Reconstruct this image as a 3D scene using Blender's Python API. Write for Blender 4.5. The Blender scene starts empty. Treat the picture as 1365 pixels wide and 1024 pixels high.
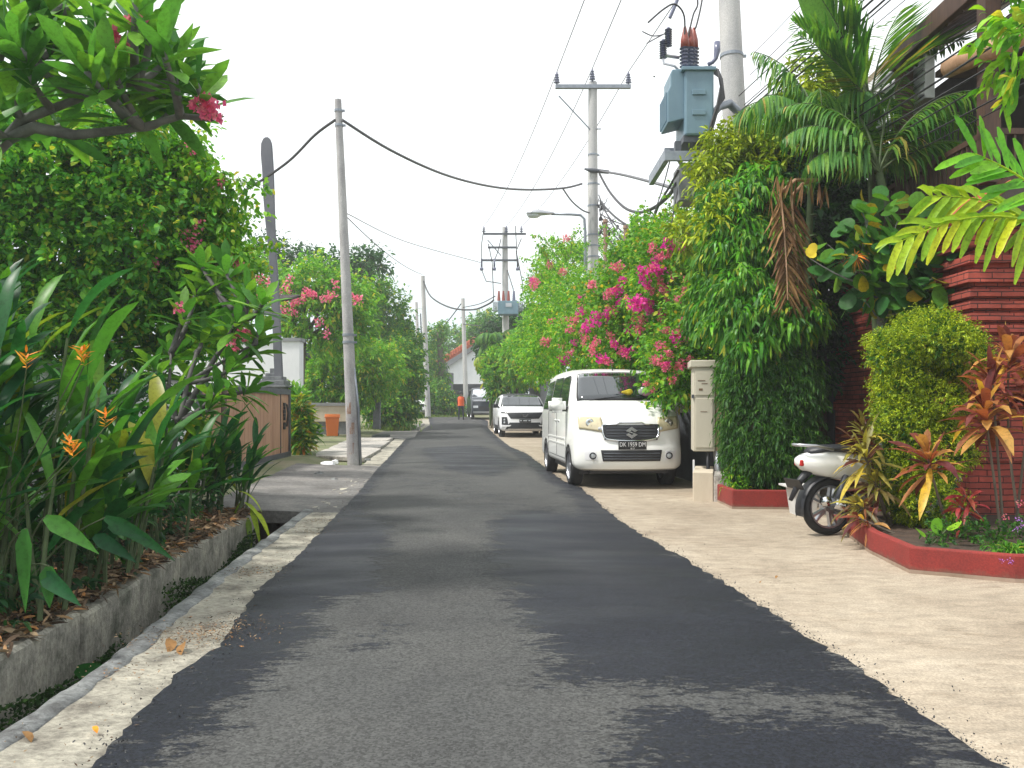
import bpy, bmesh, math, random
import numpy as np
from mathutils import Vector, Matrix
random.seed(7); rng = np.random.default_rng(11)
sc = bpy.context.scene
COL = sc.collection
R = math.radians
# ---------------------------------------------------------------- camera model (photo pixels 1365 x 1024)
F, H, HY, CX = 1100.0, 1.25, 542.0, 682.5
def gz(y):
    t = min(max(y - 15.0, 0.0), 45.0)
    return .000346*t*t
def g(px, py):
    lo, hi = .5, 78.0
    for _ in range(50):
        y = (lo+hi)/2
        if HY+F*(H-gz(y))/y > py: lo = y
        else: hi = y
    return ((px-CX)/F*y, y)
def at(px, py, y): return Vector(((px-CX)/F*y, y, H+(HY-py)/F*y))
SL = -.0914                                   # dx/dy of the street

# ---------------------------------------------------------------- materials
def _nodes(name):
    m = bpy.data.materials.new(name); m.use_nodes = True
    nt = m.node_tree; b = nt.nodes['Principled BSDF']
    return m, nt, b
def _noise(nt, scale, detail=5, rough=.55, vec=None, dist=0):
    n = nt.nodes.new('ShaderNodeTexNoise'); n.inputs['Scale'].default_value = scale
    n.inputs['Detail'].default_value = detail; n.inputs['Roughness'].default_value = rough; n.inputs['Distortion'].default_value = dist
    if vec: nt.links.new(vec, n.inputs['Vector'])
    return n.outputs['Fac']
def _ramp(nt, fac, stops):
    r = nt.nodes.new('ShaderNodeValToRGB'); nt.links.new(fac, r.inputs['Fac'])
    while len(r.color_ramp.elements) < len(stops): r.color_ramp.elements.new(.5)
    for e, (p, c) in zip(r.color_ramp.elements, stops):
        e.position = p; e.color = (*c, 1) if len(c) == 3 else c
    return r.outputs['Color']
def _mix(nt, fac, a, b, mode='MIX'):
    n = nt.nodes.new('ShaderNodeMix'); n.data_type = 'RGBA'; n.blend_type = mode
    for s, v in ((n.inputs[0], fac), (n.inputs[6], a), (n.inputs[7], b)):
        if hasattr(v, 'is_linked'): nt.links.new(v, s)
        elif isinstance(v, (int, float)): s.default_value = v
        else: s.default_value = (*v, 1)
    return n.outputs[2]
def _math(nt, op, a, b=0.0, clamp=False):
    n = nt.nodes.new('ShaderNodeMath'); n.operation = op; n.use_clamp = clamp
    for s, v in zip(n.inputs, (a, b)):
        if hasattr(v, 'is_linked'): nt.links.new(v, s)
        else: s.default_value = v
    return n.outputs[0]
def _obj(nt, scale=None):
    tc = nt.nodes.new('ShaderNodeTexCoord'); o = tc.outputs['Object']
    if scale:
        mp = nt.nodes.new('ShaderNodeMapping'); mp.inputs['Scale'].default_value = scale
        nt.links.new(o, mp.inputs['Vector']); o = mp.outputs['Vector']
    return o
def _bump(nt, b, h, strength, dist=.02):
    n = nt.nodes.new('ShaderNodeBump'); n.inputs['Strength'].default_value = strength; n.inputs['Distance'].default_value = dist
    nt.links.new(h, n.inputs['Height']); nt.links.new(n.outputs['Normal'], b.inputs['Normal'])
def mat(name, c1, c2=None, rough=.8, scale=3, stretch=None, bump=0, bscale=40, bdist=.01, metallic=0, spec=.5, speck=0, coat=0):
    m, nt, b = _nodes(name)
    c2 = c2 or tuple(x*.75 for x in c1)
    v = _obj(nt, stretch)
    f = _noise(nt, scale, 8, .65, v)
    col = _ramp(nt, f, [(.32, c2), (.66, c1)])
    if speck:
        f2 = _noise(nt, 90, 3, .6, _obj(nt)); col = _mix(nt, speck, col, _ramp(nt, f2, [(.35, (.0, .0, .0)), (.65, (1, 1, 1))]), 'OVERLAY')
    nt.links.new(col, b.inputs['Base Color'])
    b.inputs['Roughness'].default_value = rough; b.inputs['Metallic'].default_value = metallic
    b.inputs['Specular IOR Level'].default_value = spec
    if coat: b.inputs['Coat Weight'].default_value = coat; b.inputs['Coat Roughness'].default_value = .05
    if bump: _bump(nt, b, _noise(nt, bscale, 6, .6, _obj(nt)), bump, bdist)
    return m
def leafmat(name, c1, c2, c3, rough=.42, trans=.36, clump=1.2, spec=.3, dry=None, tint=(1.5, 1.45, .7)):
    m, nt, b = _nodes(name)
    geo = nt.nodes.new('ShaderNodeNewGeometry'); r = geo.outputs['Random Per Island']
    st = [(0, c1), (.5, c2), (1, c3)] if not dry else [(0, c1), (.45, c2), (.88, c3), (.97, dry)]
    col = _ramp(nt, r, st)
    k = _ramp(nt, _noise(nt, clump, 3, .6, _obj(nt)), [(.3, (.62, .68, .62)), (.7, (1.25, 1.2, 1.1))])
    col = _mix(nt, 1.0, col, k, 'MULTIPLY')
    mot = _ramp(nt, _noise(nt, 34, 4, .7, _obj(nt)), [(.34, (.70, .66, .60)), (.5, (1, 1, 1)), (.72, (1.14, 1.12, 1.0))])
    col = _mix(nt, 1.0, col, mot, 'MULTIPLY')
    nt.links.new(col, b.inputs['Base Color']); b.inputs['Roughness'].default_value = rough+.1; b.inputs['Specular IOR Level'].default_value = spec
    t = nt.nodes.new('ShaderNodeBsdfTranslucent')
    tcol = _mix(nt, 1.0, col, tint, 'MULTIPLY'); nt.links.new(tcol, t.inputs['Color'])
    mx = nt.nodes.new('ShaderNodeMixShader'); mx.inputs[0].default_value = trans
    nt.links.new(b.outputs[0], mx.inputs[1]); nt.links.new(t.outputs[0], mx.inputs[2])
    nt.links.new(mx.outputs[0], nt.nodes['Material Output'].inputs['Surface'])
    return m
M = {}
M['leaf_mid'] = leafmat('leaf_mid', (.03, .14, .02), (.075, .25, .022), (.17, .40, .03), dry=(.45, .46, .05))
M['leaf_deep'] = leafmat('leaf_deep', (.012, .06, .03), (.025, .10, .035), (.055, .18, .04))
M['leaf_bright'] = leafmat('leaf_bright', (.07, .26, .02), (.15, .42, .025), (.30, .56, .035), dry=(.55, .5, .06))
M['leaf_frangi'] = leafmat('leaf_frangi', (.045, .17, .05), (.09, .28, .05), (.19, .42, .05), rough=.32)
M['leaf_frangi2'] = leafmat('leaf_frangi2', (.045, .17, .035), (.09, .28, .04), (.22, .44, .045), rough=.32)
M['leaf_boug'] = leafmat('leaf_boug', (.05, .20, .02), (.12, .35, .025), (.26, .52, .035), dry=(.6, .42, .06))
M['leaf_left'] = leafmat('leaf_left', (.045, .22, .035), (.10, .36, .04), (.24, .54, .045), dry=(.45, .5, .06), clump=.9)
M['leaf_fan'] = leafmat('leaf_fan', (.08, .30, .02), (.14, .42, .025), (.22, .5, .03), rough=.3)
M['leaf_ashoka'] = leafmat('leaf_ashoka', (.04, .22, .02), (.10, .38, .022), (.22, .55, .03), rough=.28, trans=.35)
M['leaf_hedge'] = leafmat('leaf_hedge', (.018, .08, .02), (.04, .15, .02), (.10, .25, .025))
M['leaf_helic'] = leafmat('leaf_helic', (.012, .08, .035), (.026, .14, .04), (.10, .30, .03), rough=.3, dry=(.33, .34, .04))
M['leaf_lime'] = leafmat('leaf_lime', (.12, .22, .012), (.30, .42, .014), (.50, .58, .02), trans=.2, clump=2.6)
M['leaf_palm'] = leafmat('leaf_palm', (.045, .16, .04), (.085, .25, .045), (.20, .38, .06), rough=.35, dry=(.4, .3, .08))
M['leaf_ypalm'] = leafmat('leaf_ypalm', (.18, .36, .02), (.34, .50, .025), (.55, .60, .03), rough=.3)
M['leaf_grape'] = leafmat('leaf_grape', (.03, .12, .04), (.06, .21, .04), (.13, .32, .035), rough=.3, dry=(.5, .34, .02))
M['leaf_dead'] = leafmat('leaf_dead', (.13, .06, .03), (.24, .13, .055), (.34, .2, .09), rough=.7, trans=.15)
M['leaf_cordy'] = leafmat('leaf_cordy', (.10, .022, .035), (.30, .085, .05), (.62, .36, .11), rough=.3, clump=3, dry=(.75, .48, .06))
M['leaf_olive'] = leafmat('leaf_olive', (.12, .03, .04), (.17, .15, .04), (.42, .38, .07), rough=.3, clump=3, dry=(.70, .52, .07))
M['leaf_croton'] = leafmat('leaf_croton', (.04, .18, .02), (.09, .28, .02), (.40, .42, .04), rough=.3, dry=(.55, .2, .04))
M['leaf_red'] = leafmat('leaf_red', (.30, .03, .05), (.45, .06, .07), (.5, .12, .08), rough=.3)
M['grass'] = leafmat('grass', (.06, .15, .02), (.13, .24, .03), (.26, .32, .06), rough=.6)
M['petal_pink'] = leafmat('petal_pink', (.66, .012, .34), (.80, .025, .48), (.86, .12, .52), rough=.6, trans=.35, clump=3, tint=(1.3, 1.3, 1.3))
M['petal_faded'] = leafmat('petal_faded', (.68, .09, .22), (.78, .2, .32), (.72, .32, .26), rough=.6, trans=.35, clump=3, tint=(1.3, 1.3, 1.3))
M['petal_rose'] = leafmat('petal_rose', (.78, .08, .28), (.84, .18, .36), (.88, .34, .44), rough=.6, trans=.35, clump=3, tint=(1.3, 1.3, 1.3))
M['petal_orange'] = leafmat('petal_orange', (.75, .16, .02), (.8, .28, .03), (.85, .42, .05), rough=.5, trans=.2)
M['petal_violet'] = leafmat('petal_violet', (.35, .12, .75), (.42, .18, .8), (.5, .25, .85), rough=.5)
M['bark'] = mat('bark', (.20, .165, .125), (.09, .075, .06), .9, 9, (1, 1, .3), .6, 60)
M['bark_grey'] = mat('bark_grey', (.22, .22, .21), (.11, .11, .11), .85, 7, None, .4, 50)
M['bark_dark'] = mat('bark_dark', (.10, .095, .09), (.05, .05, .05), .85, 7, None, .4, 50)
M['bark_green'] = mat('bark_green', (.09, .13, .05), (.045, .07, .03), .8, 10)
M['litter'] = leafmat('litter', (.06, .038, .03), (.15, .10, .07), (.34, .25, .17), rough=.8, trans=.05, clump=4, dry=(.42, .2, .08))
M['soil'] = mat('soil', (.085, .055, .038), (.035, .024, .018), .95, 8, None, .8, 60, .02)
M['earth'] = mat('earth', (.22, .2, .13), (.09, .13, .04), .95, .8, None, .6, 40, .02)
M['pole'] = mat('pole', (.50, .49, .48), (.36, .36, .37), .8, 2.5, (1, 1, .4), .25, 70, speck=.2)
M['pole_worn'] = mat('pole_worn', (.46, .45, .45), (.27, .26, .27), .85, 3, (1, 1, .5), .3, 60, speck=.25)
M['steel'] = mat('steel', (.30, .33, .37), (.20, .22, .26), .5, 6, metallic=.5)
M['darksteel'] = mat('darksteel', (.10, .11, .13), (.06, .065, .08), .5, 5, metallic=.3)
M['paddle'] = mat('paddle', (.14, .145, .165), (.09, .095, .12), .7, 2, (1, 1, .3))
M['tx'] = mat('tx', (.16, .26, .32), (.12, .20, .26), .42, 2.5, (1, 1, .35), .1, 30)
M['ceramic'] = mat('ceramic', (.16, .17, .25), (.11, .12, .19), .25, 5)
M['ceramic_red'] = mat('ceramic_red', (.30, .06, .04), (.22, .05, .035), .4, 5)
M['cable'] = mat('cable', (.035, .035, .04), (.02, .02, .024), .6, 5)
M['wire'] = mat('wire', (.12, .12, .13), (.08, .08, .09), .5, 5)
M['white_wall'] = mat('white_wall', (.80, .81, .84), (.68, .69, .72), .85, 1.5, (1, 1, .5), .15, 60)
M['grey_wall'] = mat('grey_wall', (.30, .31, .33), (.2, .21, .22), .85, 2, (1, 1, .5), .2, 60)
M['dark_wall'] = mat('dark_wall', (.07, .08, .09), (.045, .05, .06), .8, 2)
M['cream'] = mat('cream', (.62, .55, .44), (.48, .41, .31), .8, 2.2, (1, 1, .5), .15, 60)
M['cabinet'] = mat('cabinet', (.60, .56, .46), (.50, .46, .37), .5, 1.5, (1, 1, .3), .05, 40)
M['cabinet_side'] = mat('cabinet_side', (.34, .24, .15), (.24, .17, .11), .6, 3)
M['stone'] = mat('stone', (.20, .21, .22), (.10, .11, .12), .9, 6, None, .5, 30)
M['redpaint'] = mat('redpaint', (.26, .026, .020), (.18, .022, .018), .8, 4, None, .3, 60, .004, speck=.2)
def chipped():
    m = M['redpaint']; nt = m.node_tree; b = nt.nodes['Principled BSDF']; col = b.inputs['Base Color'].links[0].from_socket
    chip = _ramp(nt, _noise(nt, 13, 8, .75, _obj(nt)), [(.665, (0, 0, 0)), (.69, (1, 1, 1))])
    col = _mix(nt, chip, col, (.42, .34, .27))
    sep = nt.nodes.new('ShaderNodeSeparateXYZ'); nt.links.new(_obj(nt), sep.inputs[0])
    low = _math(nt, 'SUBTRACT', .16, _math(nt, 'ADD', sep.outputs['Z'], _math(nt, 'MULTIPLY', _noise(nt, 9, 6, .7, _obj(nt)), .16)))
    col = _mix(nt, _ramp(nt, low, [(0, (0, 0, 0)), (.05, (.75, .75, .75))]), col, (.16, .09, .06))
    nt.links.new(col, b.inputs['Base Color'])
chipped()
M['redbase'] = mat('redbase', (.36, .27, .21), (.24, .17, .12), .85, 6)
M['orange'] = mat('orange', (.80, .20, .035), (.72, .17, .03), .4, 2)
M['orange_cloth'] = mat('orange_cloth', (.80, .13, .03), (.7, .1, .02), .8, 5)
M['navy_cloth'] = mat('navy_cloth', (.025, .03, .05), (.015, .02, .035), .9, 5)
M['skin'] = mat('skin', (.25, .13, .08), (.2, .1, .06), .5, 5)
M['hair'] = mat('hair', (.03, .03, .035), (.02, .02, .02), .6, 5)
M['tile'] = mat('tile', (.50, .12, .05), (.34, .08, .04), .7, 3, None, .3, 40)
M['roof_dark'] = mat('roof_dark', (.07, .055, .05), (.035, .028, .028), .85, 3, None, .4, 30)
M['thatch'] = mat('thatch', (.33, .27, .18), (.15, .12, .09), .95, 5, (1, 1, 8), .8, 40, .03)
M['wood_dark'] = mat('wood_dark', (.09, .045, .028), (.045, .022, .016), .6, 5, (6, 6, .6))
M['soffit'] = mat('soffit', (.20, .13, .08), (.11, .07, .045), .8, 4)
M['log'] = mat('log', (.50, .30, .18), (.34, .19, .1), .6, 4, (6, 6, .7))
M['carwhite'] = mat('carwhite', (.86, .87, .85), (.83, .84, .82), .22, 1, spec=.5, coat=.5)
M['suvwhite'] = mat('suvwhite', (.82, .82, .85), (.8, .8, .83), .28, 1, coat=.5)
M['carblack'] = mat('carblack', (.02, .03, .045), (.015, .022, .032), .3, 1, coat=.5)
M['plastic'] = mat('plastic', (.022, .024, .03), (.014, .015, .02), .45, 3)
M['glass'] = mat('glass', (.012, .02, .025), (.01, .015, .02), .04, 1, spec=.9, coat=1)
M['rubber'] = mat('rubber', (.02, .02, .022), (.012, .012, .014), .75, 5)
M['chrome'] = mat('chrome', (.72, .74, .78), (.62, .64, .68), .14, 2, metallic=1)
M['silver'] = mat('silver', (.52, .53, .56), (.42, .43, .46), .32, 2, metallic=.8)
M['lamp'] = mat('lamp', (.62, .55, .36), (.50, .44, .30), .08, 9, coat=1)
M['lamp_glass'] = mat('lamp_glass', (.60, .64, .68), (.45, .48, .52), .12, 6, coat=1)
M['plate'] = mat('plate', (.012, .012, .015), (.01, .01, .012), .4, 2)
M['lettering'] = mat('lettering', (.75, .76, .78), (.7, .7, .72), .5, 2)
M['amber'] = mat('amber', (.7, .25, .03), (.6, .2, .03), .2, 2)
M['redlamp'] = mat('redlamp', (.5, .02, .02), (.4, .02, .02), .2, 2)
M['yellow'] = mat('yellow', (.8, .62, .03), (.7, .5, .03), .6, 2)
M['pinkcloth'] = mat('pinkcloth', (.6, .3, .42), (.5, .22, .33), .8, 8)
M['whitecloth'] = mat('whitecloth', (.72, .72, .74), (.6, .6, .62), .8, 8)
M['grit'] = mat('grit', (.09, .09, .09), (.03, .03, .03), .9, 30)
M['moss'] = leafmat('moss', (.015, .05, .015), (.03, .08, .02), (.06, .13, .03), rough=.8, trans=.1)
M['potwhite'] = mat('potwhite', (.66, .66, .64), (.5, .5, .49), .6, 4)

def brickmat(name, c1, c2, mortar, sx, sy):
    m, nt, b = _nodes(name)
    tc = nt.nodes.new('ShaderNodeUVMap')
    br = nt.nodes.new('ShaderNodeTexBrick'); br.inputs['Scale'].default_value = 1
    br.inputs['Brick Width'].default_value = sx; br.inputs['Row Height'].default_value = sy
    br.inputs['Mortar Size'].default_value = .006; br.inputs['Mortar Smooth'].default_value = .3; br.inputs['Bias'].default_value = 0
    br.inputs['Color1'].default_value = (*c1, 1); br.inputs['Color2'].default_value = (*c2, 1); br.inputs['Mortar'].default_value = (*mortar, 1)
    wn = nt.nodes.new('ShaderNodeTexNoise'); wn.inputs['Scale'].default_value = 5; wn.inputs['Detail'].default_value = 5; nt.links.new(tc.outputs[0], wn.inputs['Vector'])
    va = nt.nodes.new('ShaderNodeVectorMath'); va.operation = 'MULTIPLY_ADD'; va.inputs[1].default_value = (.03, .022, 0); nt.links.new(wn.outputs['Color'], va.inputs[0]); nt.links.new(tc.outputs[0], va.inputs[2])
    nt.links.new(va.outputs[0], br.inputs['Vector'])
    k = _ramp(nt, _noise(nt, 3, 6, .6, _obj(nt)), [(.3, (.42, .42, .45)), (.7, (1.25, 1.2, 1.2))])
    nt.links.new(_mix(nt, 1, br.outputs['Color'], k, 'MULTIPLY'), b.inputs['Base Color'])
    b.inputs['Roughness'].default_value = .85
    _bump(nt, b, _math(nt, 'SUBTRACT', _noise(nt, 60, 4, .6, _obj(nt)), _math(nt, 'MULTIPLY', br.outputs['Fac'], 3)), .7, .008)
    return m
M['brick'] = brickmat('brick', (.44, .085, .055), (.30, .055, .04), (.07, .02, .018), .24, .062)
# wooden gate: vertical planks
def plankmat():
    m, nt, b = _nodes('gate_wood')
    f = _noise(nt, 3, 6, .6, _obj(nt, (3, 3, .35)))
    col = _ramp(nt, f, [(.3, (.34, .17, .10)), (.7, (.52, .30, .19))])
    nt.links.new(col, b.inputs['Base Color']); b.inputs['Roughness'].default_value = .6
    return m
M['gate_wood'] = plankmat()

def asphalt():
    m, nt, b = _nodes('asphalt')
    at_ = nt.nodes.new('ShaderNodeAttribute'); at_.attribute_name = 'seal'
    uv = nt.nodes.new('ShaderNodeUVMap')
    mp = nt.nodes.new('ShaderNodeMapping'); mp.inputs['Scale'].default_value = (1, 2.6, 1); nt.links.new(uv.outputs[0], mp.inputs['Vector'])
    n1 = _noise(nt, 1.9, 12, .80, mp.outputs[0], .5)
    n2 = _noise(nt, 12, 7, .75, mp.outputs[0], .4)
    s = _math(nt, 'ADD', at_.outputs['Fac'], _math(nt, 'MULTIPLY', _math(nt, 'SUBTRACT', n1, .5), 1.25))
    s = _math(nt, 'ADD', s, _math(nt, 'MULTIPLY', _math(nt, 'SUBTRACT', n2, .5), 1.0))
    mask = _ramp(nt, s, [(.0, (0, 0, 0)), (.03, (1, 1, 1))])
    vo = nt.nodes.new('ShaderNodeTexVoronoi'); vo.inputs['Scale'].default_value = 105; nt.links.new(uv.outputs[0], vo.inputs['Vector']); sc_ = nt.nodes.new('ShaderNodeSeparateColor'); nt.links.new(vo.outputs['Color'], sc_.inputs[0])
    grain = _math(nt, 'ADD', _math(nt, 'MULTIPLY', sc_.outputs[0], .42), _math(nt, 'MULTIPLY', _noise(nt, 38, 6, .8, uv.outputs[0]), .58))
    big = _noise(nt, .9, 4, .6, uv.outputs[0])
    worn = _mix(nt, big, (.046, .049, .051), (.080, .080, .077))
    worn = _mix(nt, .55, worn, _ramp(nt, grain, [(.30, (.14, .14, .14)), (.70, (.92, .92, .92))]), 'OVERLAY')
    dark = _mix(nt, big, (.008, .0095, .015), (.016, .019, .028))
    dark = _mix(nt, .6, dark, _ramp(nt, grain, [(.36, (.15, .15, .15)), (.68, (.95, .95, .95))]), 'OVERLAY')
    stain = _ramp(nt, _noise(nt, .55, 7, .7, uv.outputs[0], 1.2), [(.3, (.62, .62, .64)), (.62, (1.12, 1.12, 1.1))]); worn = _mix(nt, .8, worn, stain, 'MULTIPLY'); dark = _mix(nt, .7, dark, stain, 'MULTIPLY')
    # gritty spots knocked out of the worn layer
    sp = _ramp(nt, _noise(nt, 16, 5, .75, mp.outputs[0]), [(.29, (.4, .4, .4)), (.34, (1, 1, 1))])
    worn = _mix(nt, 1, worn, sp, 'MULTIPLY')
    nt.links.new(_mix(nt, mask, worn, dark), b.inputs['Base Color'])
    rr = _ramp(nt, _noise(nt, .7, 3, .5, mp.outputs[0]), [(.35, (.46, .46, .46)), (.65, (.7, .7, .7))])
    nt.links.new(_mix(nt, mask, (.85, .85, .85), rr), b.inputs['Roughness'])
    hgt = _math(nt, 'ADD', _math(nt, 'MULTIPLY', grain, 1.0), _math(nt, 'MULTIPLY', mask, .9))
    _bump(nt, b, hgt, .6, .006); b.inputs['Specular IOR Level'].default_value = .3
    return m
M['asphalt'] = asphalt()

def concrete_floor():
    m, nt, b = _nodes('driveway_concrete')
    v = _obj(nt)
    n1 = _noise(nt, .8, 8, .65, v); n2 = _noise(nt, 5, 8, .7, _obj(nt, (1, 2.2, 1)))
    n3 = _noise(nt, 80, 5, .85, v)
    c = _ramp(nt, n1, [(.3, (.26, .21, .155)), (.55, (.35, .295, .225)), (.75, (.43, .37, .29))])
    c = _mix(nt, .55, c, _ramp(nt, n2, [(.3, (.28, .28, .28)), (.6, (.62, .62, .62))]), 'OVERLAY')
    c = _mix(nt, .45, c, _ramp(nt, n3, [(.36, (.15, .15, .15)), (.64, (.85, .85, .85))]), 'OVERLAY')
    st = _ramp(nt, _noise(nt, 1.6, 6, .7, _obj(nt, (1, 2.5, 1)), .8), [(.27, (.42, .38, .34)), (.36, (1, 1, 1))])
    c = _mix(nt, .8, c, st, 'MULTIPLY')
    st2 = _ramp(nt, _noise(nt, 3.5, 7, .75, _obj(nt, (1, 3.2, 1)), .5), [(.33, (.50, .44, .38)), (.46, (1, 1, 1))])
    c = _mix(nt, .55, c, st2, 'MULTIPLY')
    vo = nt.nodes.new('ShaderNodeTexVoronoi'); vo.feature = 'DISTANCE_TO_EDGE'; vo.inputs['Scale'].default_value = .33
    wv = nt.nodes.new('ShaderNodeVectorMath'); wv.operation = 'ADD'
    nn = nt.nodes.new('ShaderNodeTexNoise'); nn.inputs['Scale'].default_value = 1.3; nn.inputs['Detail'].default_value = 8; nt.links.new(v, nn.inputs['Vector'])
    nt.links.new(v, wv.inputs[0]); nt.links.new(nn.outputs['Color'], wv.inputs[1]); nt.links.new(wv.outputs[0], vo.inputs['Vector'])
    cr = _ramp(nt, vo.outputs['Distance'], [(.0, (.45, .42, .4)), (.006, (1, 1, 1))])
    c = _mix(nt, .22, c, cr, 'MULTIPLY')
    nt.links.new(c, b.inputs['Base Color']); b.inputs['Roughness'].default_value = .85
    _bump(nt, b, _math(nt, 'ADD', n3, _math(nt, 'MULTIPLY', n2, 2)), .4, .006)
    return m
M['driveway'] = concrete_floor()
def roughconc(name, c1, c2, c3, s=2.2, bump=.8):
    m, nt, b = _nodes(name)
    v = _obj(nt)
    n1 = _noise(nt, s, 9, .7, v); n2 = _noise(nt, 22, 7, .7, _obj(nt, (1, 1.8, 1)))
    c = _ramp(nt, n1, [(.33, c3), (.5, c2), (.68, c1)])
    c = _mix(nt, .7, c, _ramp(nt, n2, [(.3, (.2, .2, .2)), (.62, (.68, .68, .68))]), 'OVERLAY')
    nt.links.new(c, b.inputs['Base Color']); b.inputs['Roughness'].default_value = .9
    _bump(nt, b, _math(nt, 'ADD', n2, n1), bump, .02)
    return m
M['strip'] = roughconc('kerb_concrete', (.48, .45, .37), (.34, .32, .265), (.13, .115, .095), 3.4, 1.0)
M['edge'] = roughconc('edge_stone', (.32, .33, .32), (.21, .22, .22), (.08, .08, .08), 5, 1)
M['retain'] = roughconc('retaining_concrete', (.47, .45, .37), (.30, .29, .25), (.08, .09, .065), 3.4, .9)
M['apron'] = roughconc('apron_concrete', (.23, .215, .20), (.15, .145, .14), (.08, .075, .07), 1.3, .4)
M['slab'] = roughconc('slab_concrete', (.52, .48, .43), (.38, .36, .33), (.18, .17, .16), 3, .6)

# ---------------------------------------------------------------- object helpers
def tag(o, label=None, cat=None, group=None, kind=None):
    if label: o['label'] = label
    if cat: o['category'] = cat
    if group: o['group'] = group
    if kind: o['kind'] = kind
    return o
def thing(name, loc, label, cat, rz=0, group=None):
    o = bpy.data.objects.new(name, None); o.empty_display_size = .1; COL.objects.link(o)
    o.location = loc; o.rotation_euler = (0, 0, rz)
    return tag(o, label, cat, group)
def finish(me, name, m, parent=None, world=True, origin=None, smooth=False, bevel=0, sharp=None):
    o = bpy.data.objects.new(name, me); COL.objects.link(o)
    if m is not None:
        me.materials.append(M[m] if isinstance(m, str) else m)
    if parent:
        o.parent = parent
        if world and parent.parent is None:
            me.transform(Matrix.Translation(-Vector(parent.location)))
        elif world:
            me.transform(Matrix.Translation(-Vector(parent.location)-Vector(parent.parent.location)))
    elif origin is not None:
        me.transform(Matrix.Translation(-Vector(origin))); o.location = origin
    if smooth:
        me.polygons.foreach_set('use_smooth', [True]*len(me.polygons))
        if sharp: me.set_sharp_from_angle(angle=R(sharp))
    if bevel:
        b = o.modifiers.new('edge', 'BEVEL'); b.width = bevel; b.segments = 2; b.limit_method = 'ANGLE'
    return o
class MB:
    def __init__(s): s.v = []; s.f = []; s.uv = None
    def add(s, v, f, mtx=None):
        k = len(s.v)
        s.v += [tuple(mtx @ Vector(p)) if mtx else tuple(p) for p in v]
        s.f += [tuple(i+k for i in q) for q in f]
        return s
    def box(s, x0, x1, y0, y1, z0, z1, mtx=None, shear=0):
        v = [(x0, y0, z0), (x1, y0, z0), (x1, y1, z0), (x0, y1, z0), (x0, y0, z1), (x1, y0, z1), (x1, y1, z1), (x0, y1, z1)]
        if shear: v = [(x+shear*y, y, z) for x, y, z in v]
        return s.add(v, [(0, 3, 2, 1), (4, 5, 6, 7), (0, 1, 5, 4), (1, 2, 6, 5), (2, 3, 7, 6), (3, 0, 4, 7)], mtx)
    def tube(s, pts, rad, n=8, caps=True):
        pts = [Vector(p) for p in pts]
        rad = rad if hasattr(rad, '__len__') else [rad]*len(pts)
        t = (pts[1]-pts[0]).normalized()
        u = t.cross(Vector((0, 0, 1)) if abs(t.z) < .9 else Vector((0, 1, 0))).normalized()
        v = []; f = []
        for i, p in enumerate(pts):
            a = pts[min(i+1, len(pts)-1)]-pts[max(i-1, 0)]
            if a.length > 1e-9: t = a.normalized()
            u = (u-t*u.dot(t)); u = u.normalized() if u.length > 1e-6 else t.orthogonal().normalized()
            w = t.cross(u)
            for k in range(n):
                an = 2*math.pi*k/n
                v.append(p+(u*math.cos(an)+w*math.sin(an))*rad[i])
            if i:
                for k in range(n):
                    f.append(((i-1)*n+k, (i-1)*n+(k+1) % n, i*n+(k+1) % n, i*n+k))
        if caps:
            f.append(tuple(range(n-1, -1, -1))); f.append(tuple(range((len(pts)-1)*n, len(pts)*n)))
        return s.add(v, f)
    def lathe(s, prof, n=24, mtx=None, closed=False):
        v = []; f = []
        for r, z in prof:
            for k in range(n):
                a = 2*math.pi*k/n; v.append((r*math.cos(a), r*math.sin(a), z))
        m = len(prof)
        for i in range(m if closed else m-1):
            j = (i+1) % m
            for k in range(n): f.append((i*n+k, i*n+(k+1) % n, j*n+(k+1) % n, j*n+k))
        if not closed:
            if prof[0][0] > 1e-6: f.append(tuple(range(n-1, -1, -1)))
            if prof[-1][0] > 1e-6: f.append(tuple(range((m-1)*n, m*n)))
        return s.add(v, f, mtx)
    def prism(s, poly, a, b, axis='y', mtx=None):
        def P(p, h):
            return {'y': (p[0], h, p[1]), 'x': (h, p[0], p[1]), 'z': (p[0], p[1], h)}[axis]
        n = len(poly)
        v = [P(p, a) for p in poly]+[P(p, b) for p in poly]
        f = [tuple(range(n)), tuple(range(2*n-1, n-1, -1))]+[(i, i+n, (i+1) % n+n, (i+1) % n) for i in range(n)]
        return s.add(v, f, mtx)
    def mesh(s, name):
        me = bpy.data.meshes.new(name); me.from_pydata(s.v, [], s.f)
        bm = bmesh.new(); bm.from_mesh(me); bmesh.ops.recalc_face_normals(bm, faces=bm.faces); bm.to_mesh(me); bm.free()
        return me
    def build(s, name, m, parent=None, **k): return finish(s.mesh(name), name, m, parent, **k)

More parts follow.
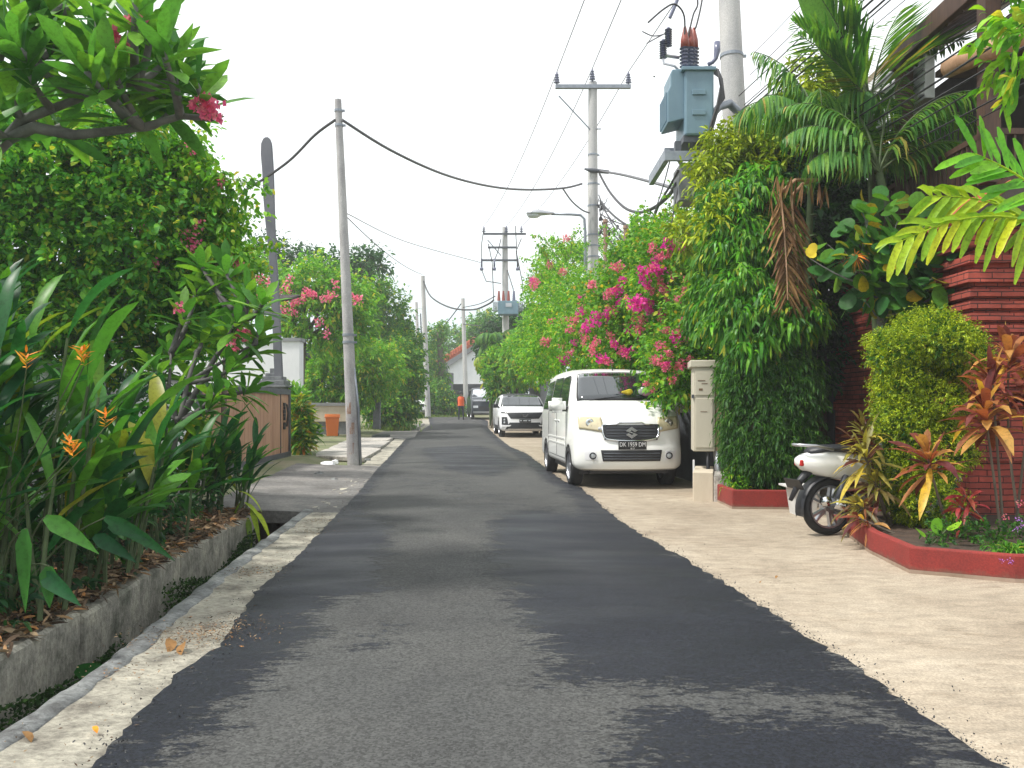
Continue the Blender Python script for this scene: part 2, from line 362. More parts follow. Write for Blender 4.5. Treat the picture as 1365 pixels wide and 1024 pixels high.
# ---------------------------------------------------------------- foliage engine (numpy)
def strip_tpl(n, prof, fold=.12, tipdrop=0):
    """a leaf as n segments: rows of left, middle, right"""
    v = []; q = []
    for i in range(n+1):
        u = i/n; p = max(prof(u), .015)
        v += [(u, -p/2, fold*p), (u, 0, 0), (u, p/2, fold*p)]
        if i:
            a = (i-1)*3; b = i*3
            q += [(a, a+1, b+1, b), (a+1, a+2, b+2, b+1)]
    return np.array(v, float), np.array(q, int)
T_DIA = (np.array([(0, 0, 0), (.45, -.5, .14), (1, 0, 0), (.45, .5, .14)], float), np.array([(0, 1, 2), (0, 2, 3)]))
T_OV = (np.array([(0, 0, 0), (.3, -.46, .1), (.7, -.36, .08), (1, 0, -.05), (.7, .36, .08), (.3, .46, .1), (.5, 0, 0)], float),
        np.array([(0, 1, 6, 6), (1, 2, 6, 6), (2, 3, 6, 6), (3, 4, 6, 6), (4, 5, 6, 6), (5, 0, 6, 6)])[:, :3])
T_LANCE = strip_tpl(3, lambda u: math.sin(math.pi*min(u*.9+.08, 1))**.8)
T_BROAD = strip_tpl(4, lambda u: math.sin(math.pi*min(u**1.25*.96+.03, 1))**.75)
T_STRAP = strip_tpl(5, lambda u: (1-u**2.2)*min(1, .35+u*4), .18)
T_BLUNT = strip_tpl(5, lambda u: min(1, .3+u*3.5)*(1 if u < .85 else 1-(u-.85)*4.5), .2)
T_ROUND = (np.array([(.5+.5*math.cos(a), .5*math.sin(a)*1.0, .06*math.cos(2*a)) for a in np.linspace(0, 2*math.pi, 11)[:-1]]+[(.5, 0, -.04)], float),
           np.array([(i, (i+1) % 10, 10) for i in range(10)]))
def nrm(a): return a/np.maximum(np.linalg.norm(a, axis=-1, keepdims=True), 1e-9)
class FB:
    def __init__(s): s.V = []; s.Q = {3: [], 4: []}; s.n = 0
    def leaves(s, tpl, P, D, L, W, up=None, droop=0., roll=.5):
        """P,D: (n,3); L,W: (n,) ; droop: (n,) fraction"""
        n = len(P)
        if n == 0: return s
        P = np.asarray(P, float); D = nrm(np.asarray(D, float))
        L = np.broadcast_to(np.asarray(L, float), (n,)); W = np.broadcast_to(np.asarray(W, float), (n,)); dr = np.broadcast_to(np.asarray(droop, float), (n,))
        U = np.tile([0, 0, 1.], (n, 1)) if up is None else np.asarray(up, float)
        U = U+rng.normal(0, roll, (n, 3))
        S = nrm(np.cross(D, U)); N = np.cross(S, D)
        tv, tf = tpl
        u = tv[:, 0][None, :, None]; v = tv[:, 1][None, :, None]; w = tv[:, 2][None, :, None]
        X = P[:, None]+D[:, None]*u*L[:, None, None]*(1-.3*dr[:, None, None]*u*u)+S[:, None]*v*W[:, None, None]+N[:, None]*w*W[:, None, None]
        X[:, :, 2] -= (dr*L)[:, None]*(tv[:, 0][None, :]**2)
        k = len(tv)
        s.V.append(X.reshape(-1, 3))
        fa = (tf[None]+(np.arange(n)*k)[:, None, None]+s.n).reshape(-1, tf.shape[1])
        s.Q[tf.shape[1]].append(fa); s.n += n*k
        return s
    def ribbon(s, pts, wid, side, fold=.15, wave=0):
        pts = np.asarray(pts, float); n = len(pts); side = nrm(np.asarray(side, float)); wid = np.asarray(wid, float)
        t = nrm(np.gradient(pts, axis=0)); sd = nrm(side-t*np.sum(t*side, axis=1)[:, None]); nn = np.cross(sd, t)
        up = np.where(nn[:, 2:3] < 0, -nn, nn)
        wv = (wave*np.sin(np.arange(n)*2.1+random.random()*6))[:, None]
        a = pts-sd*wid[:, None]/2+up*(fold*wid[:, None]+wv*wid[:, None]); b = pts+sd*wid[:, None]/2+up*(fold*wid[:, None]-wv*wid[:, None])
        V = np.stack([a, pts, b], 1).reshape(-1, 3)
        q = []
        for i in range(1, n):
            c = (i-1)*3; d = i*3; q += [(c, c+1, d+1, d), (c+1, c+2, d+2, d+1)]
        s.V.append(V); s.Q[4].append(np.array(q)+s.n); s.n += len(V)
        return s
    def mesh(s, name):
        me = bpy.data.meshes.new(name)
        V = np.concatenate(s.V) if s.V else np.zeros((0, 3))
        loops = []; tot = []
        for k in (3, 4):
            if s.Q[k]:
                a = np.concatenate(s.Q[k]); loops.append(a.ravel()); tot.append(np.full(len(a), k))
        loops = np.concatenate(loops); tot = np.concatenate(tot)
        me.vertices.add(len(V)); me.vertices.foreach_set('co', V.ravel())
        me.loops.add(len(loops)); me.loops.foreach_set('vertex_index', loops.astype(np.int32))
        me.polygons.add(len(tot)); st = np.concatenate([[0], np.cumsum(tot)[:-1]])
        me.polygons.foreach_set('loop_start', st.astype(np.int32)); me.polygons.foreach_set('loop_total', tot.astype(np.int32))
        me.polygons.foreach_set('use_smooth', np.ones(len(tot), bool))
        me.update(calc_edges=True)
        return me
    def build(s, name, m, parent=None, **k): return finish(s.mesh(name), name, m, parent, **k)

def lump(d, ph):
    """cheap smooth noise on a direction"""
    return (np.sin(d[:, 0]*3.1+ph)+np.sin(d[:, 1]*3.7+ph*1.7)+np.sin(d[:, 2]*4.3+ph*2.3)+.7*np.sin((d[:, 0]+d[:, 2])*7.3+ph*.7)+.7*np.sin((d[:, 1]-d[:, 2])*8.1+ph*1.3))/4.4
def in_blobs(blobs, n, depth=.45, bump=.22, zmin=None):
    """points in the outer part of a union of ellipsoids with their outward direction"""
    B = np.array(blobs, float)
    ar = np.array([(b[3]*b[4]+b[4]*b[5]+b[3]*b[5]) for b in B]); pick = rng.choice(len(B), n, p=ar/ar.sum())
    d = nrm(rng.normal(0, 1, (n, 3)))
    r = 1+bump*lump(d+pick[:, None]*.7, 1.3)-depth*rng.random(n)**1.6
    C = B[pick, :3]; Rr = B[pick, 3:6]
    P = C+Rr*d*r[:, None]; o = nrm(d/Rr)
    # drop what lies deep inside another ellipsoid
    keep = np.ones(n, bool)
    for i, b in enumerate(B):
        q = (((P-b[:3])/b[3:6])**2).sum(1); keep &= ~((q < .30) & (pick != i))
    if zmin is not None: keep &= P[:, 2] > zmin
    return P[keep], o[keep]
def sprigs(fb, blobs, n, k, twig, L, W, tpl=T_DIA, droop=.15, hang=0., spread=.7, depth=.45, bump=.22, upb=.25, zmin=None, hole=0, roll=.6):
    P, o = in_blobs(blobs, n, depth, bump, zmin)
    if hole:
        keep = (np.sin(P[:, 0]*5.1+P[:, 2]*3.3)+np.sin(P[:, 2]*6.7-P[:, 1]*2.9+1)+np.sin(P[:, 0]*2.3-P[:, 2]*7.1)) > -3+hole*2.2
        P = P[keep]; o = o[keep]
    n = len(P)
    D = nrm(o+rng.normal(0, .45, (n, 3))+np.array([0, 0, upb-hang]))
    i = np.repeat(np.arange(n), k); t = np.tile((np.arange(k)+.5)/k, n)
    tw = twig*(.6+.8*rng.random(n))
    base = P[i]+D[i]*(t*tw[i])[:, None]; base[:, 2] -= hang*.5*t**2*tw[i]
    side = nrm(np.cross(D[i], rng.normal(0, 1, (n*k, 3))))
    dd = nrm(D[i]*(1-spread*.6)+side*spread+np.array([0, 0, -hang*.5]))
    s = .5+.95*rng.random(n*k)**1.3
    fb.leaves(tpl, base, dd, L*s, W*s, droop=droop*(.5+rng.random(n*k)), roll=roll)
    return P, D
def bow(a, b, h, n=6, jit=0.):
    a = Vector(a); b = Vector(b); L = (b-a).length
    side = Vector((random.uniform(-1, 1), random.uniform(-1, 1), 0))*jit*L
    return [a.lerp(b, i/n)+(Vector((0, 0, h*L))+side)*math.sin(math.pi*i/n) for i in range(n+1)]
def limbs(mb, root, tips, r0, r1, n=6, h=-.08):
    """root: polyline; each tip joined to the root polyline by a bowed tapering limb"""
    root = [Vector(p) for p in root]
    samp = []
    for i in range(len(root)-1):
        for k in range(8): samp.append((root[i].lerp(root[i+1], k/8), (i+k/8)/(len(root)-1)))
    samp.append((root[-1], 1.))
    for t in tips:
        t = Vector(t)
        p, f = min(samp, key=lambda s: (s[0]-t).length+ (1.2*max(0, s[0].z-t.z+.2)) )
        ra = (r0*(1-f)+r1*f)*.55+.004
        mb.tube(bow(p, t, h, 6, .08), [ra*(1-j/6*.72) for j in range(7)], n)
def tree(name, label, cat, base, top, r, blobs, n, k, twig, L, W, leaf, bark='bark', tpl=T_DIA, extra=0, group=None, **kw):
    base = Vector(base); o = thing(name, base, label, cat, group=group)
    fb = FB(); P, D = sprigs(fb, blobs, n, k, twig, L, W, tpl, **kw)
    fb.build('crown', leaf, o)
    mb = MB(); top = Vector(top)
    root = bow(base-Vector((0, 0, .05)), top, 0, 5, .05)
    mb.tube(root, [r*(1.15-.55*i/5) for i in range(6)], 9)
    tips = [Vector(b[:3]) for b in blobs]
    for b in blobs:
        for _ in range(extra):
            d = Vector((random.uniform(-1, 1), random.uniform(-1, 1), random.uniform(-.3, 1))).normalized()
            tips.append(Vector((b[0]+d.x*b[3]*.8, b[1]+d.y*b[4]*.8, b[2]+d.z*b[5]*.8)))
    limbs(mb, root, tips, r, r*.6)
    mb.build('trunk', bark, o, smooth=True)
    return o, P, D
def rosette(fb, tips, dirs, k, L, W, tpl=T_BROAD, droop=.25, lo=35, hi=95):
    m = len(tips); tips = np.array([tuple(t) for t in tips]); D = nrm(np.array([tuple(d) for d in dirs], float))
    i = np.repeat(np.arange(m), k); j = np.tile(np.arange(k), m)
    a = j*2.39996+rng.random(m)[i]*6; e = np.radians(lo+(hi-lo)*((k-1-j)/max(k-1, 1))+rng.normal(0, 7, m*k))
    X = nrm(np.cross(D, np.array([.3, .2, 1.])+rng.normal(0, .05, (m, 3)))); Y = np.cross(D, X)
    dd = D[i]*np.cos(e)[:, None]+(X[i]*np.cos(a)[:, None]+Y[i]*np.sin(a)[:, None])*np.sin(e)[:, None]
    s = .75+.45*rng.random(m*k)
    base = tips[i]-D[i]*((k-j)/k*.10*L/.25)[:, None]
    fb.leaves(tpl, base, dd, L*s, W*s, up=D[i]*.6+np.array([0, 0, .5]), droop=droop*(.4+rng.random(m*k)), roll=.18)
def petals(fb, c, n, r, L=.03, W=.03):
    c = np.array(tuple(c)); d = nrm(rng.normal(0, 1, (n, 3)))
    fb.leaves(T_DIA, c+d*r*(.12+.75*rng.random(n))[:, None], d+rng.normal(0, .5, (n, 3)), L*(.7+.6*rng.random(n)), W, roll=1.)
FLW = {}
def flower_cluster(parent, p, r, mkey, n=26, name='flower_cluster', L=.035):
    key = (mkey, n, L, random.randrange(4))
    if key not in FLW:
        fb = FB(); petals(fb, (0, 0, 0), n, 1., L/ .09, L/.09); me = fb.mesh('flower_cluster'); me.materials.append(M[mkey]); FLW[key] = me
    o = bpy.data.objects.new(name, FLW[key]); COL.objects.link(o); o.parent = parent
    o.location = Vector(p)-Vector(parent.location); o.scale = (r, r, r*.8); o.rotation_euler = (random.random()*6, random.random()*6, random.random()*6)
    return o
def frond(fb, mb, base, az, el, L, W, n=34, sag=.9, lw=.035, hang=.5, tip=.25, twist=0):
    """palm frond: rachis curve with leaflets; base point, azimuth, elevation (degrees)"""
    base = np.array(tuple(base), float); az = R(az); el0 = R(el)
    pts = [base]; e = el0; m = 18
    for i in range(m):
        st = L/m; pts.append(pts[-1]+st*np.array([math.cos(az)*math.cos(e), math.sin(az)*math.cos(e), math.sin(e)])); e -= sag/m*(.5+1.2*i/m)
    pts = np.array(pts)
    mb.tube([tuple(p) for p in pts], [.016*L*(1-.8*i/m)*.6+.002 for i in range(m+1)], 5)
    t = np.linspace(.16, 1, n); ip = t*m; i0 = np.minimum(ip.astype(int), m-1); fr = (ip-i0)[:, None]
    P = pts[i0]*(1-fr)+pts[i0+1]*fr; T = nrm(pts[i0+1]-pts[i0])
    side = np.array([-math.sin(az), math.cos(az), 0.])
    if twist: side = nrm(side*math.cos(twist)+np.array([0, 0, 1.])*math.sin(twist))
    prof = np.sin(np.pi*np.clip(t*.86+.12, 0, 1))**.7
    for sgn in (-1, 1):
        d = nrm(T*.65+sgn*side+np.array([0, 0, -hang*.4])+rng.normal(0, .07, (n, 3)))
        fb.leaves(T_LANCE, P, d, W*prof*(.85+.3*rng.random(n)), lw*(.7+.5*prof), droop=hang*(.6+.6*rng.random(n)), roll=.1)
def txt(s, size, depth=.002):
    cu = bpy.data.curves.new('t', 'FONT'); cu.body = s; cu.size = size; cu.extrude = depth; cu.align_x = 'CENTER'; cu.align_y = 'CENTER'
    o = bpy.data.objects.new('t', cu); COL.objects.link(o)
    dg = bpy.context.evaluated_depsgraph_get(); me = bpy.data.meshes.new_from_object(o.evaluated_get(dg))
    bpy.data.objects.remove(o); return me
# ================================================================ GROUND, ROAD, KERB
def sm(seq):                                   # photo pixels along an edge -> (y, x) samples
    a = sorted((g(*p)[1], g(*p)[0]) for p in seq); return [q[0] for q in a], [q[1] for q in a]
LE = sm([(150,1007),(232,915),(291,873),(345,793),(400,745),(463,676),(480.6,657),(502.6,628),(520,610),(529,600),(540.7,587),(558,576.6),(573,568)])
RE = sm([(1312,1024),(1200,948),(1127,892),(1048,839),(970,788),(903,746),(835,707),(802,679),(774,654),(751,645),(722,622),(700,606),(681,598),(663,584),(650,571)])
TAIL_L = ([53, 57, 62, 70], [-5.35, -7.6, -12, -20]); TAIL_R = ([48, 53, 58, 63, 76], [-1.4, -2.2, -5.2, -9.5, -22])
def edge(E, T, y):
    ys, xs = E[0]+[t for t in T[0] if t > E[0][-1]], E[1]+[x for t, x in zip(*T) if t > E[0][-1]]
    if y < ys[0]: return xs[0]+(SL if xs[0] < 0 else .02)*(y-ys[0])
    return float(np.interp(y, ys, xs))
left = lambda y: edge(LE, TAIL_L, y)
right = lambda y: edge(RE, TAIL_R, y)
SE = sm([(0,982),(124,899),(180,853),(278,775),(400,685)])      # inner edge of the kerb strip = lip of the ditch
def lip(y):
    if y < 10.3:
        ys, xs = SE
        if y < ys[0]: return xs[0]-.05*(y-ys[0])
        if y > ys[-1]: return xs[-1]+SL*(y-ys[-1])
        return float(np.interp(y, ys, xs))
    return left(y)-.50
DITCH = 9.55
def rows(y0, y1, a=.045, b=.011):
    r = [y0]
    while r[-1] < y1: r.append(r[-1]+a+b*max(r[-1], 0)*.9)
    return r
def sheet(name, ys, xf, n, zf, m, kind='structure', attr=None, label=None):
    """a grid: for each y, n+1 points between the two x of xf(y)"""
    V = []; Fc = []; UV = []
    for j, y in enumerate(ys):
        a, b = xf(y)
        for i in range(n+1):
            x = a+(b-a)*i/n; V.append((x, y, zf(x, y))); UV.append((x, y))
    for j in range(len(ys)-1):
        for i in range(n):
            k = j*(n+1)+i; Fc.append((k, k+1, k+n+2, k+n+1))
    me = bpy.data.meshes.new(name); me.from_pydata(V, [], Fc)
    uvl = me.uv_layers.new(name='UVMap'); vi = np.zeros(len(me.loops), int); me.loops.foreach_get('vertex_index', vi)
    uvl.data.foreach_set('uv', np.array(UV)[vi].ravel())
    if attr:
        at_ = me.attributes.new(attr[0], 'FLOAT', 'POINT'); at_.data.foreach_set('value', np.array([attr[1](v[0], v[1]) for v in V], float))
    o = finish(me, name, m, smooth=True); tag(o, kind=kind); return o
def jit(x, y, s=1): return (math.sin(x*9.1+y*4.3)+math.sin(x*17.3-y*11.9+1)+math.sin(x*31.7+y*27.1+2)+math.sin(y*53+x*7))*.25*s

# the ground: one sheet to the horizon, with the ditch cut into it
ysg = [-60, -20, -8]+rows(-3, DITCH-.01, .2, .03)+[DITCH+.01]+rows(DITCH+.3, 75, .5, .04)+[100, 160, 300, 600]
gv = []; gf = []; gm = []
for y in ysg:
    ly = max(min(y, 70), -8); L = lip(ly) if ly < DITCH+.5 else left(ly)-.5
    dz = y < DITCH and y > -8.5; z0 = gz(y); w = .44
    for x, z in [(-600, z0), (-90, z0), (L-9, z0+.12), (L-3.2, z0+.12), (L-1.3, z0+.10), (L-w-.16, z0-.02), (L-w-.06, z0-.02), (L-w-.05, z0-.62 if dz else z0-.02), (L-.2, z0-.66 if dz else z0-.02), (L+.03, z0-.62 if dz else z0-.02), (L+.04, z0-.02),
                 (0.2+SL*ly if ly < 50 else left(ly), z0-.02), (right(ly)+.1, z0-.02), (right(ly)+9, z0-.02), (90, z0-.02), (600, z0-.02)]:
        gv.append((x, y, z))
n = 16
for j in range(len(ysg)-1):
    for i in range(n-1):
        k = j*n+i; gf.append((k, k+1, k+n+1, k+n)); gm.append(0 if (i < 11 and ysg[j] < DITCH) else 1)
me = bpy.data.meshes.new('ground'); me.from_pydata(gv, [], gf); me.materials.append(M['soil']); me.materials.append(M['earth'])
me.polygons.foreach_set('material_index', gm)
o = bpy.data.objects.new('ground', me); COL.objects.link(o); tag(o, kind='structure')

# sealed (dark) patches of the asphalt, drawn on the road itself in metres
def poly(px): return np.array([g(*p) for p in px])
PATCH = [poly([(60,1100),(254,1020),(286,976),(341,941),(357,909),(397,885),(417,861),(421,826),(444,810),(515,798),(508,775),(517,759),(519,715),(514,690),(519,640),(528,622),(545,592),(520,592),(440,680),(300,820),(100,1000),(0,1080)]),
         poly([(662,690),(655,730),(662,774),(690,815),(706,853),(734,887),(729,926),(824,938),(914,941),(1003,938),(1104,941),(1150,958),(1244,1000),(1340,1075),(1330,1010),(1127,880),(970,778),(835,700),(790,672),(740,680)]),
         poly([(841,976),(838,1004),(846,1024),(850,1100),(1300,1100),(1244,1004),(1104,972),(1000,968),(914,961),(860,966)]),
         poly([(496,852),(515,850),(516,872),(500,876)]), poly([(560,600),(640,596),(700,622),(650,640),(590,630)])]
def sdist(P, x, y):
    inside = False; d = 1e9; n = len(P)
    for i in range(n):
        x1, y1 = P[i]; x2, y2 = P[(i+1) % n]
        if (y1 > y) != (y2 > y) and x < (x2-x1)*(y-y1)/(y2-y1)+x1: inside = not inside
        dx, dy = x2-x1, y2-y1; t = max(0, min(1, ((x-x1)*dx+(y-y1)*dy)/(dx*dx+dy*dy+1e-12)))
        d = min(d, math.hypot(x-x1-t*dx, y-y1-t*dy))
    return d if inside else -d
def seal(x, y):
    s = max(sdist(P, x, y) for P in PATCH[:4])
    s = max(-.24, min(.26, s*.95))
    if y > 8.5:                                   # farther away only broken streaks
        k = min(1, (y-8.5)/1.5); e = sdist(PATCH[4], x, y)
        s = s*(1-k)+k*max(-.13+.05*math.sin(x*2+y*.8), min(.1, e*.5), min(.12, .25-(x-left(y))*1.2), min(.1, .3-(right(y)-x)))
    return s
def hsh(v): return (math.sin(v*127.1)*43758.5453) % 1-.5
def xr(y): return left(y)+jit(1, y*2, .02)+.02*hsh(y), right(y)+jit(5, y*2, .03)+jit(2, y*.6, .02)+.035*hsh(y+3)
sheet('road', rows(-3, 68, .03, .009), xr, 44, lambda x, y: gz(y)+.032+.03*math.cos(min(1, abs((x-(left(y)+right(y))/2)/2))*1.5), 'asphalt', attr=('seal', seal))
# kerb strip: cream cement on the inside, rough grey stone at the lip
def xstrip(y): return lip(y)+.10+jit(3, y*1.3, .03), left(y)+.10
sheet('kerb', rows(-3, 50, .05, .013), xstrip, 12, lambda x, y: gz(y)+.026+.006*jit(x*3, y*3)+max(0, left(y)-x)*.02, 'strip')
V = []; Fc = []; ys = rows(-3, DITCH-.02, .05, .012)
for j, y in enumerate(ys):
    L = lip(y); w = .02*jit(1, y*3); t = .03*jit(7, y*1.4)
    pr = [(L+.03+w*.3, -.66), (L+.01+w*.5, -.3), (L+.0+w, -.06), (L+.015+w, .02), (L+.05+w, .045+.012*jit(2, y*4)), (L+.10+t*.3, .048+.012*jit(4, y*5)), (L+.145+t, .038), (L+.16+t, -.05)]
    V += [(x, y, z+gz(y)) for x, z in pr]
    if j:
        for i in range(7): a = (j-1)*8+i; Fc.append((a, a+8, a+9, a+1))
me = bpy.data.meshes.new('kerb_edge'); me.from_pydata(V, [], Fc); o = finish(me, 'kerb_edge', 'edge', smooth=True); tag(o, kind='structure')
# retaining wall on the garden side of the ditch, cast in stepped lengths
mb = MB(); y = -3.0; k = 0
rw = thing('retaining_wall', (-2.9, 5, 0), 'low mossy grey concrete wall holding the soil above the left roadside ditch', 'wall')
while y < DITCH-.6:
    y2 = min(y+random.uniform(.9, 1.6), DITCH-.25); st = .022*random.uniform(-1, 1); tz = .05+.02*random.uniform(-1, 1)
    xs = [(lip(q)-.44+st, q) for q in np.linspace(y+.006, y2-.006, 6)]
    v = []; f = []
    for i, (x, q) in enumerate(xs):
        j2 = .006*jit(x, q*3)
        v += [(x, q, -.68), (x+j2, q, -.3), (x+j2, q, tz-.02), (x-.02, q, tz), (x-.15+.02*jit(q, x), q, tz), (x-.16, q, -.3)]
        if i:
            for e in range(5): a = (i-1)*6+e; f.append((a, a+6, a+7, a+1))
    f += [(0, 1, 2, 3, 4, 5), tuple(range(len(v)-1, len(v)-7, -1))]
    mb.add(v, f); y = y2; k += 1
mb.build('wall_face', 'retain', rw, smooth=True)
o = bpy.data.objects[rw.children[0].name]; o.data.set_sharp_from_angle(angle=R(35))
# moss and weeds in the ditch, leaf litter on the soil
fb = FB(); P = []
for _ in range(9000):
    y = random.uniform(2.6, 9.0)
    if math.sin(y*1.7+.6)+math.sin(y*3.1) < random.uniform(-1.2, .8): continue
    h = random.random(); P.append((lip(y)-.44+.03+random.random()*.04, y, -.45+.36*h*(.75+.25*math.sin(y*2.3))))
for _ in range(2500):
    y = random.uniform(2.6, 9.3); P.append((lip(y)-random.uniform(.02, .4), y, -.63+random.random()*.06))
P = np.array(P); fb.leaves(T_DIA, P, rng.normal(0, 1, (len(P), 3))+[.7, -.3, .5], .022+.02*rng.random(len(P)), .02, roll=1)
tag(fb.build('ditch_moss', 'moss'), 'dark green moss and creeping weeds along the ditch wall', 'moss', kind='stuff')
fb = FB(); P = []
for _ in range(7500):
    y = random.uniform(1.8, 9.3); x = lip(min(y, 9.5))-.46-abs(random.gauss(0, .55)); P.append((x, y, .07+random.random()*.04+.05*min(1, (lip(y)-.5-x))))
P = np.array(P); D = rng.normal(0, 1, (len(P), 3)); D[:, 2] *= .25
fb.leaves(T_LANCE, P, D, .05+.09*rng.random(len(P)), .012+.02*rng.random(len(P)), droop=.1, roll=.5)
tag(fb.build('leaf_litter', 'litter'), 'brown dry leaf litter on the soil beside the ditch', 'leaf litter', kind='stuff')
# loose litter on kerb strip: two drifts and a sprinkling
fb = FB(); P = []
for (cx, cy, n_, s) in [(*g(262,858), 700, .12), (*g(300,848), 300, .12), (*g(340,770), 260, .09), (*g(415,715), 200, .1), (*g(430,700), 200, .1), (*g(160,905), 70, .08)]:
    for _ in range(n_): P.append((random.gauss(cx, s*1.3), random.gauss(cy, s*1.1)))
for _ in range(500): y = random.uniform(2, 14); P.append((random.uniform(lip(y)+.03, left(y)+.06), y))
P = np.array([(x, y, gz(y)+.042+.02*random.random()) for x, y in P]); D = rng.normal(0, 1, (len(P), 3)); D[:, 2] *= .15
fb.leaves(T_DIA, P, D, .008+.022*rng.random(len(P))**2, .007, roll=.4)
tag(fb.build('debris', 'litter'), 'small dry twigs and crumbs strewn over the kerb strip', 'debris', kind='stuff')
for i, (px, py, L_, m, lb) in enumerate([(232,868,.15,'leaf_dead','curled tan leaf lying in the debris drift on the kerb strip'), (243,873,.13,'leaf_dead','narrow brown leaf beside the curled tan leaf on the kerb'),
        (124,988,.05,'petal_orange','small orange fallen leaf on the cream kerb near the bottom left'), (30,995,.08,'leaf_dead','tan dried leaf at the ditch lip in the bottom left corner'),
        (103,800,.12,'leaf_dead','tan curled leaf on the litter above the ditch wall'), (92,828,.14,'leaf_dead','rust brown dead leaf lying along the top of the ditch wall'), (1037,778,.05,'leaf_dead','small dark dry leaf lying on the driveway concrete'), (1016,785,.04,'leaf_dead','tiny brown leaf on the open driveway concrete')]):
    x, y = g(px, py); fb = FB(); fb.leaves(T_BROAD, np.array([(0, 0, .0)]), np.array([(random.uniform(-1, 1), -.6, .22)]), L_, L_*.42, droop=.5, roll=.5)
    z = .055 if x > -2.3 else .09
    tag(fb.build('fallen_leaf', m, origin=None), lb, 'fallen leaf').location = (x, y, z)
# right: concrete forecourt
sheet('driveway', rows(-3, 50, .3, .03), lambda y: (right(y)-.25, 16+0*y), 30, lambda x, y: gz(y)+.022+.004*jit(x*.4, y*.4), 'driveway')
fb = FB(); P = []
for _ in range(2600):
    y = 2.2+22*random.random()**2.2; P.append((right(y)+random.gauss(.01, .035) if random.random() < .93 else right(y)+abs(random.gauss(0, .3)), y, gz(y)+.04))
for _ in range(700): y = 2.2+14*random.random()**1.8; P.append((left(y)+random.gauss(0, .08), y, gz(y)+.05))
P = np.array(P); D = rng.normal(0, 1, (len(P), 3)); fb.leaves(T_ROUND, P, D, .004+.010*rng.random(len(P))**2, .007, roll=1)
tag(fb.build('grit', 'grit'), 'loose dark grit and crumbs along the broken edges of the asphalt', 'grit', kind='stuff')
# left: concrete apron to the wooden gate
AP = [g(325,688), g(408,690), g(440,650)]
mb = MB()
v = []; f = []
ysA = list(np.linspace(DITCH-.05, 16.9, 30))
for j, y in enumerate(ysA):
    xl = -5.2+SL*(y-14)*.9; xr_ = left(y)-.0
    for i in range(11):
        t = i/10; x = xl+(xr_-xl)*t
        v.append((x, y, gz(y)+.03+.10*(1-t)**1.3+.006*jit(x, y)))
    if j:
        for i in range(10): a = (j-1)*11+i; f.append((a, a+1, a+12, a+11))
n0 = len(v)
for i in range(11): x, y, z = v[i]; v.append((x, y, z-.14))
for i in range(10): f.append((i, n0+i, n0+i+1, i+1))
me = bpy.data.meshes.new('apron'); me.from_pydata(v, [], f); o = finish(me, 'apron', 'apron', smooth=True); o.data.set_sharp_from_angle(angle=R(40)); tag(o, kind='structure')
# side path crossing the verge farther on, verge soil
def gs(px, py): x, y = g(px, py); return Vector((x, y, gz(y)))
def slab(name, px, h, m, label, cat, kind=None, z0=.0):
    P = [gs(*p) for p in px]; mb = MB(); n = len(P)
    v = [(p.x, p.y, p.z+z0) for p in P]+[(p.x, p.y, p.z+z0+h) for p in P]
    f = [tuple(range(n)), tuple(range(2*n-1, n-1, -1))]+[(i, i+n, (i+1) % n+n, (i+1) % n) for i in range(n)]
    mb.add(v, f); c = sum(P, Vector())/n
    o = mb.build(name, m, origin=(c.x, c.y, c.z), bevel=.012); tag(o, label, cat, kind=kind); return o
slab('path', [(478,576),(545,576),(560,571),(553,585),(535,587),(500,583),(478,583)], .05, 'apron', None, None, 'structure')
slab('pavement_slab', [(421,606),(470,598),(508,603),(486,616),(421,613)], .10, 'slab', 'pale broken pavement slab just behind the left utility pole', 'slab')
slab('pavement_slab', [(432,596),(470,590),(520,592),(507,601),(432,603)], .10, 'slab', 'long pale pavement slab farther behind the left utility pole', 'slab')
slab('pavement_slab', [(478,588),(524,588),(516,592),(478,592)], .12, 'slab', 'narrow pavement slab beside the dark drain opening', 'slab')
slab('pavement_slab', [(538,571),(566,567),(556,573),(536,575)], .10, 'slab', 'pale slab edging the far bend of the left kerb', 'slab')
slab('drain_grate', [(497,585),(520,584),(512,588),(495,588)], .14, 'plastic', 'dark drain opening beyond the pavement slabs', 'drain', z0=.0)
random.seed(21)
for i, (px, py, s, lb) in enumerate([(436,623,.22,'white lump of broken concrete lying on the grass left of the pole'), (446,619,.16,'smaller white concrete piece leaning on the bigger lump'), (490,616,.13,'grey stone at the foot of the utility pole'), (496,608,.14,'rough stone in the gap between kerb and slab'), (503,603,.12,'round stone in the gap next to the slab'), (511,597,.13,'dark stone farther up the kerb gap'), (443,643,.12,'dark stone lying on the apron edge'), (424,636,.16,'brown stone near the apron and weeds'), (518,592,.12,'far dark stone at the end of the kerb gap')]):
    p = gs(px, py); mb = MB(); bm = bmesh.new(); bmesh.ops.create_icosphere(bm, subdivisions=2, radius=1)
    for vv in bm.verts: vv.co *= 1+.25*math.sin(vv.co.x*3+i)+.15*math.sin(vv.co.y*5+i*2); vv.co = Vector((vv.co.x*s*.7, vv.co.y*s*.5, vv.co.z*s*.38))
    me = bpy.data.meshes.new('rock'); bm.to_mesh(me); bm.free()
    o = finish(me, 'rock', 'white_wall' if i < 2 else 'edge'); o.location = p+Vector((0, 0, s*.2)); o.rotation_euler = (random.random()*.4, random.random()*.4, i); tag(o, lb, 'rock')

